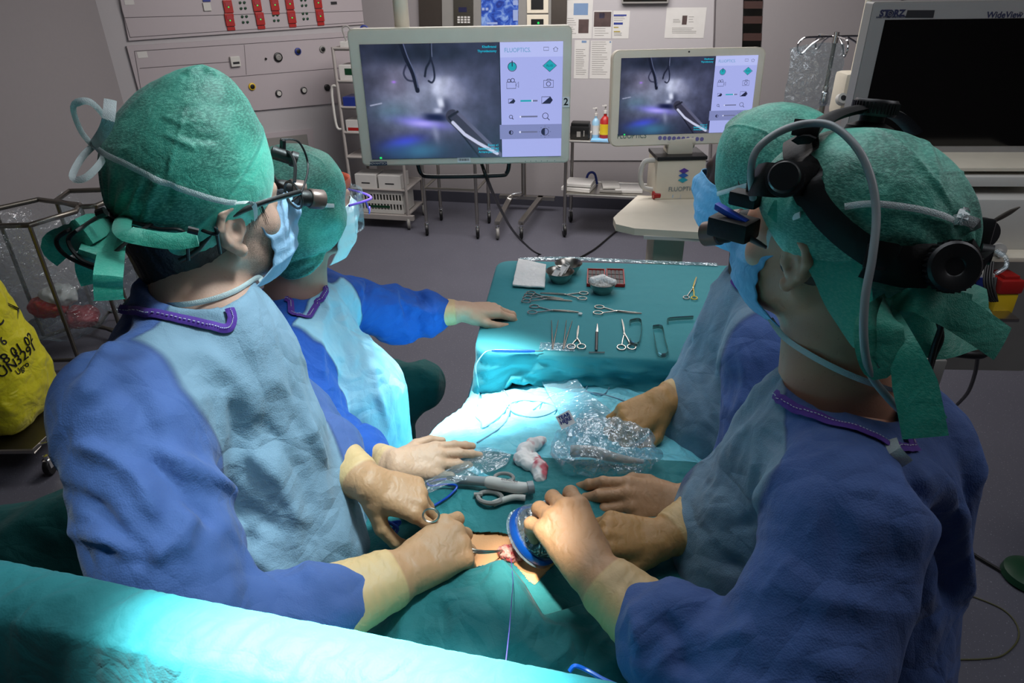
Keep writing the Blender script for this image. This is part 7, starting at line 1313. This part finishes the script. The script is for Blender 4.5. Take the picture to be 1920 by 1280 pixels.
clearbag(hp1, .10, HZ + .01, 'clear waste bag with red and white contents in the left frame'); clearbag(hp2, .12, HZ + .01, 'clear waste bag in the frame beside the left surgeon shoulder')
for k, (px, py, z, mt) in enumerate(((98, 530, .40, 'red'), (112, 520, .45, 'paper'), (110, 548, .30, 'blood'))):
    s = SDF(.02); q = Pz(px, py, z); q = np.mean(hp1, 0) * [1, 1, 0] + A3(.06 * (k - 1), .03 * k, z - .1); s.ell(q, (.10, .08, .06)); V, Q = s.mesh(.008); V = V + normals(V, Q) * (ridge(V * 12, 2) * .02)[:, None]; tag(pym('waste_lump', V, Q, M[mt]), ('red crumpled wrapper in the clear waste bag', 'white crumpled paper in the clear waste bag', 'dark red crumpled wrapper low in the clear bag')[k], 'crumpled waste')
yc = P(-75, 590, 2.95); yb = SDF(.08); zb = .14; yb.cone((yc[0], yc[1], .34), (yc[0], yc[1], .72), .21, .19); yb.box((yc[0], yc[1], .36), (.19, .17, .20), None, .06); yb.ell((yc[0], yc[1], .92), (.20, .19, .055)); V, Q = yb.mesh(.009); N = normals(V, Q); V = V + N * (ridge(V * [5, 5, 3], 3) * .022 + np.sin((V[:, 2] - .8) * 60) * 0)[:, None]
yo = pym('yellow_waste_bag', V, Q, M['bag_yellow']); tag(yo, 'bulging yellow clinical waste bag with black UN3291 print at the left edge', 'waste bag'); yb_ = bvh(V, Q)
def on_bag(px, py, off=.004): return hit(yb_, px, py, off)
def wraptext(body, px, py, size, name, tilt=-.12, bold=.0006, sx=1.):
    c, n = on_bag(px, py, .006); n = nrm(n * [1, 1, .2]); X = nrm(np.cross(UP, n)); X = X * math.cos(tilt) + UP * math.sin(-tilt); Y = nrm(np.cross(n, X)); o = text_mesh(name, body, c + n * .01, X, Y, size, M['ink'], yo, .0006, bold=bold, sx=sx)
    for v in o.data.vertices:
        q = yb_.ray_cast(v.co + Vector(n) * .1, -Vector(n)); 
        if q[0] is not None: v.co = q[0] + Vector(n) * .003
    return c, n, X, Y
wraptext('18 01 02', 30, 656, .062, 'code_lettering'); wraptext('UN3291', 34, 667, .064, 'number_lettering') if False else wraptext('UN3291', 34, 674, .064, 'number_lettering'); wraptext('Ugro', 40, 690, .036, 'small_lettering'); wraptext('6', 6, 640, .05, 'class_number'); wraptext('C', -6, 600, .09, 'hazard_letter')
c, n = on_bag(2, 608, .006); n = nrm(n * [1, 1, .2]); X = nrm(np.cross(UP, n)); Y = nrm(np.cross(n, X)); m = MB()
for r_ in (.150, .138): m.tube([Vector(c) and (lambda q: np.array(q[0]) + n * .003 if q[0] is not None else c)(yb_.ray_cast(Vector(c + r_ * (X * math.cos(t) + Y * math.sin(t)) + n * .15), Vector(-n))) for t in (0, PI / 4 * .99, PI / 2, 3 * PI / 4, PI, 5 * PI / 4, 3 * PI / 2, 7 * PI / 4) if abs((t / (PI / 2)) % 1) < .01], .003, 5, closed=True)
m.build('diamond_outline', M['ink'], yo)
yt = empty('bag_trolley', (yc[0], yc[1], 0), 'low steel trolley carrying the yellow waste bag', 'trolley'); MB().box((yc[0], yc[1], .115), (.26, .23, .008)).build('shelf', M['steel_dark'], yt); m = MB(); q4 = [A3(yc[0] + a * .27, yc[1] + b * .24, .125) for a, b in ((-1, -1), (1, -1), (1, 1), (-1, 1))]; m.tube(q4, .012, 8, closed=True); m.build('rail', M['steel'], yt, True)
for q in q4: caster(yt, q[0] * .98, q[1] - .0, .04)
MB().tube(spl([q4[1] + [0, .05, 0], q4[1] + [.04, .08, 0], q4[1] + [.04, .16, 0], q4[1] + [0, .19, 0]], 4), .006, 8).build('side_loop', M['chrome'], yt, True)
# floor cables and the green foot at the right
cable('floor_cable', [Pz(1800, 1020, .008), Pz(1830, 1042, .008), Pz(1880, 1072, .008), Pz(1925, 1100, .008), Pz(1980, 1130, .008)], .007, M['black'], 'thick black floor cable at the right edge, lower part'); cable('thin_cable', [Pz(x, y, .004) for x, y in ((1790, 1108), (1830, 1120), (1880, 1142), (1906, 1170), (1908, 1200), (1880, 1228), (1840, 1235), (1790, 1236))], .0025, plain('olive_cable', '4a4a28', .5), 'thin olive cable looping on the floor at the lower right')
tag(MB().lathe(Pz(1925, 1085, 0), [(.07, 0), (.085, .01), (.08, .035), (.05, .05), (0, .052)], UP, 26).build('foot_pedal', M['darkgreen'], None, True), 'dark green foot pedal on the floor at the right edge', 'foot pedal')
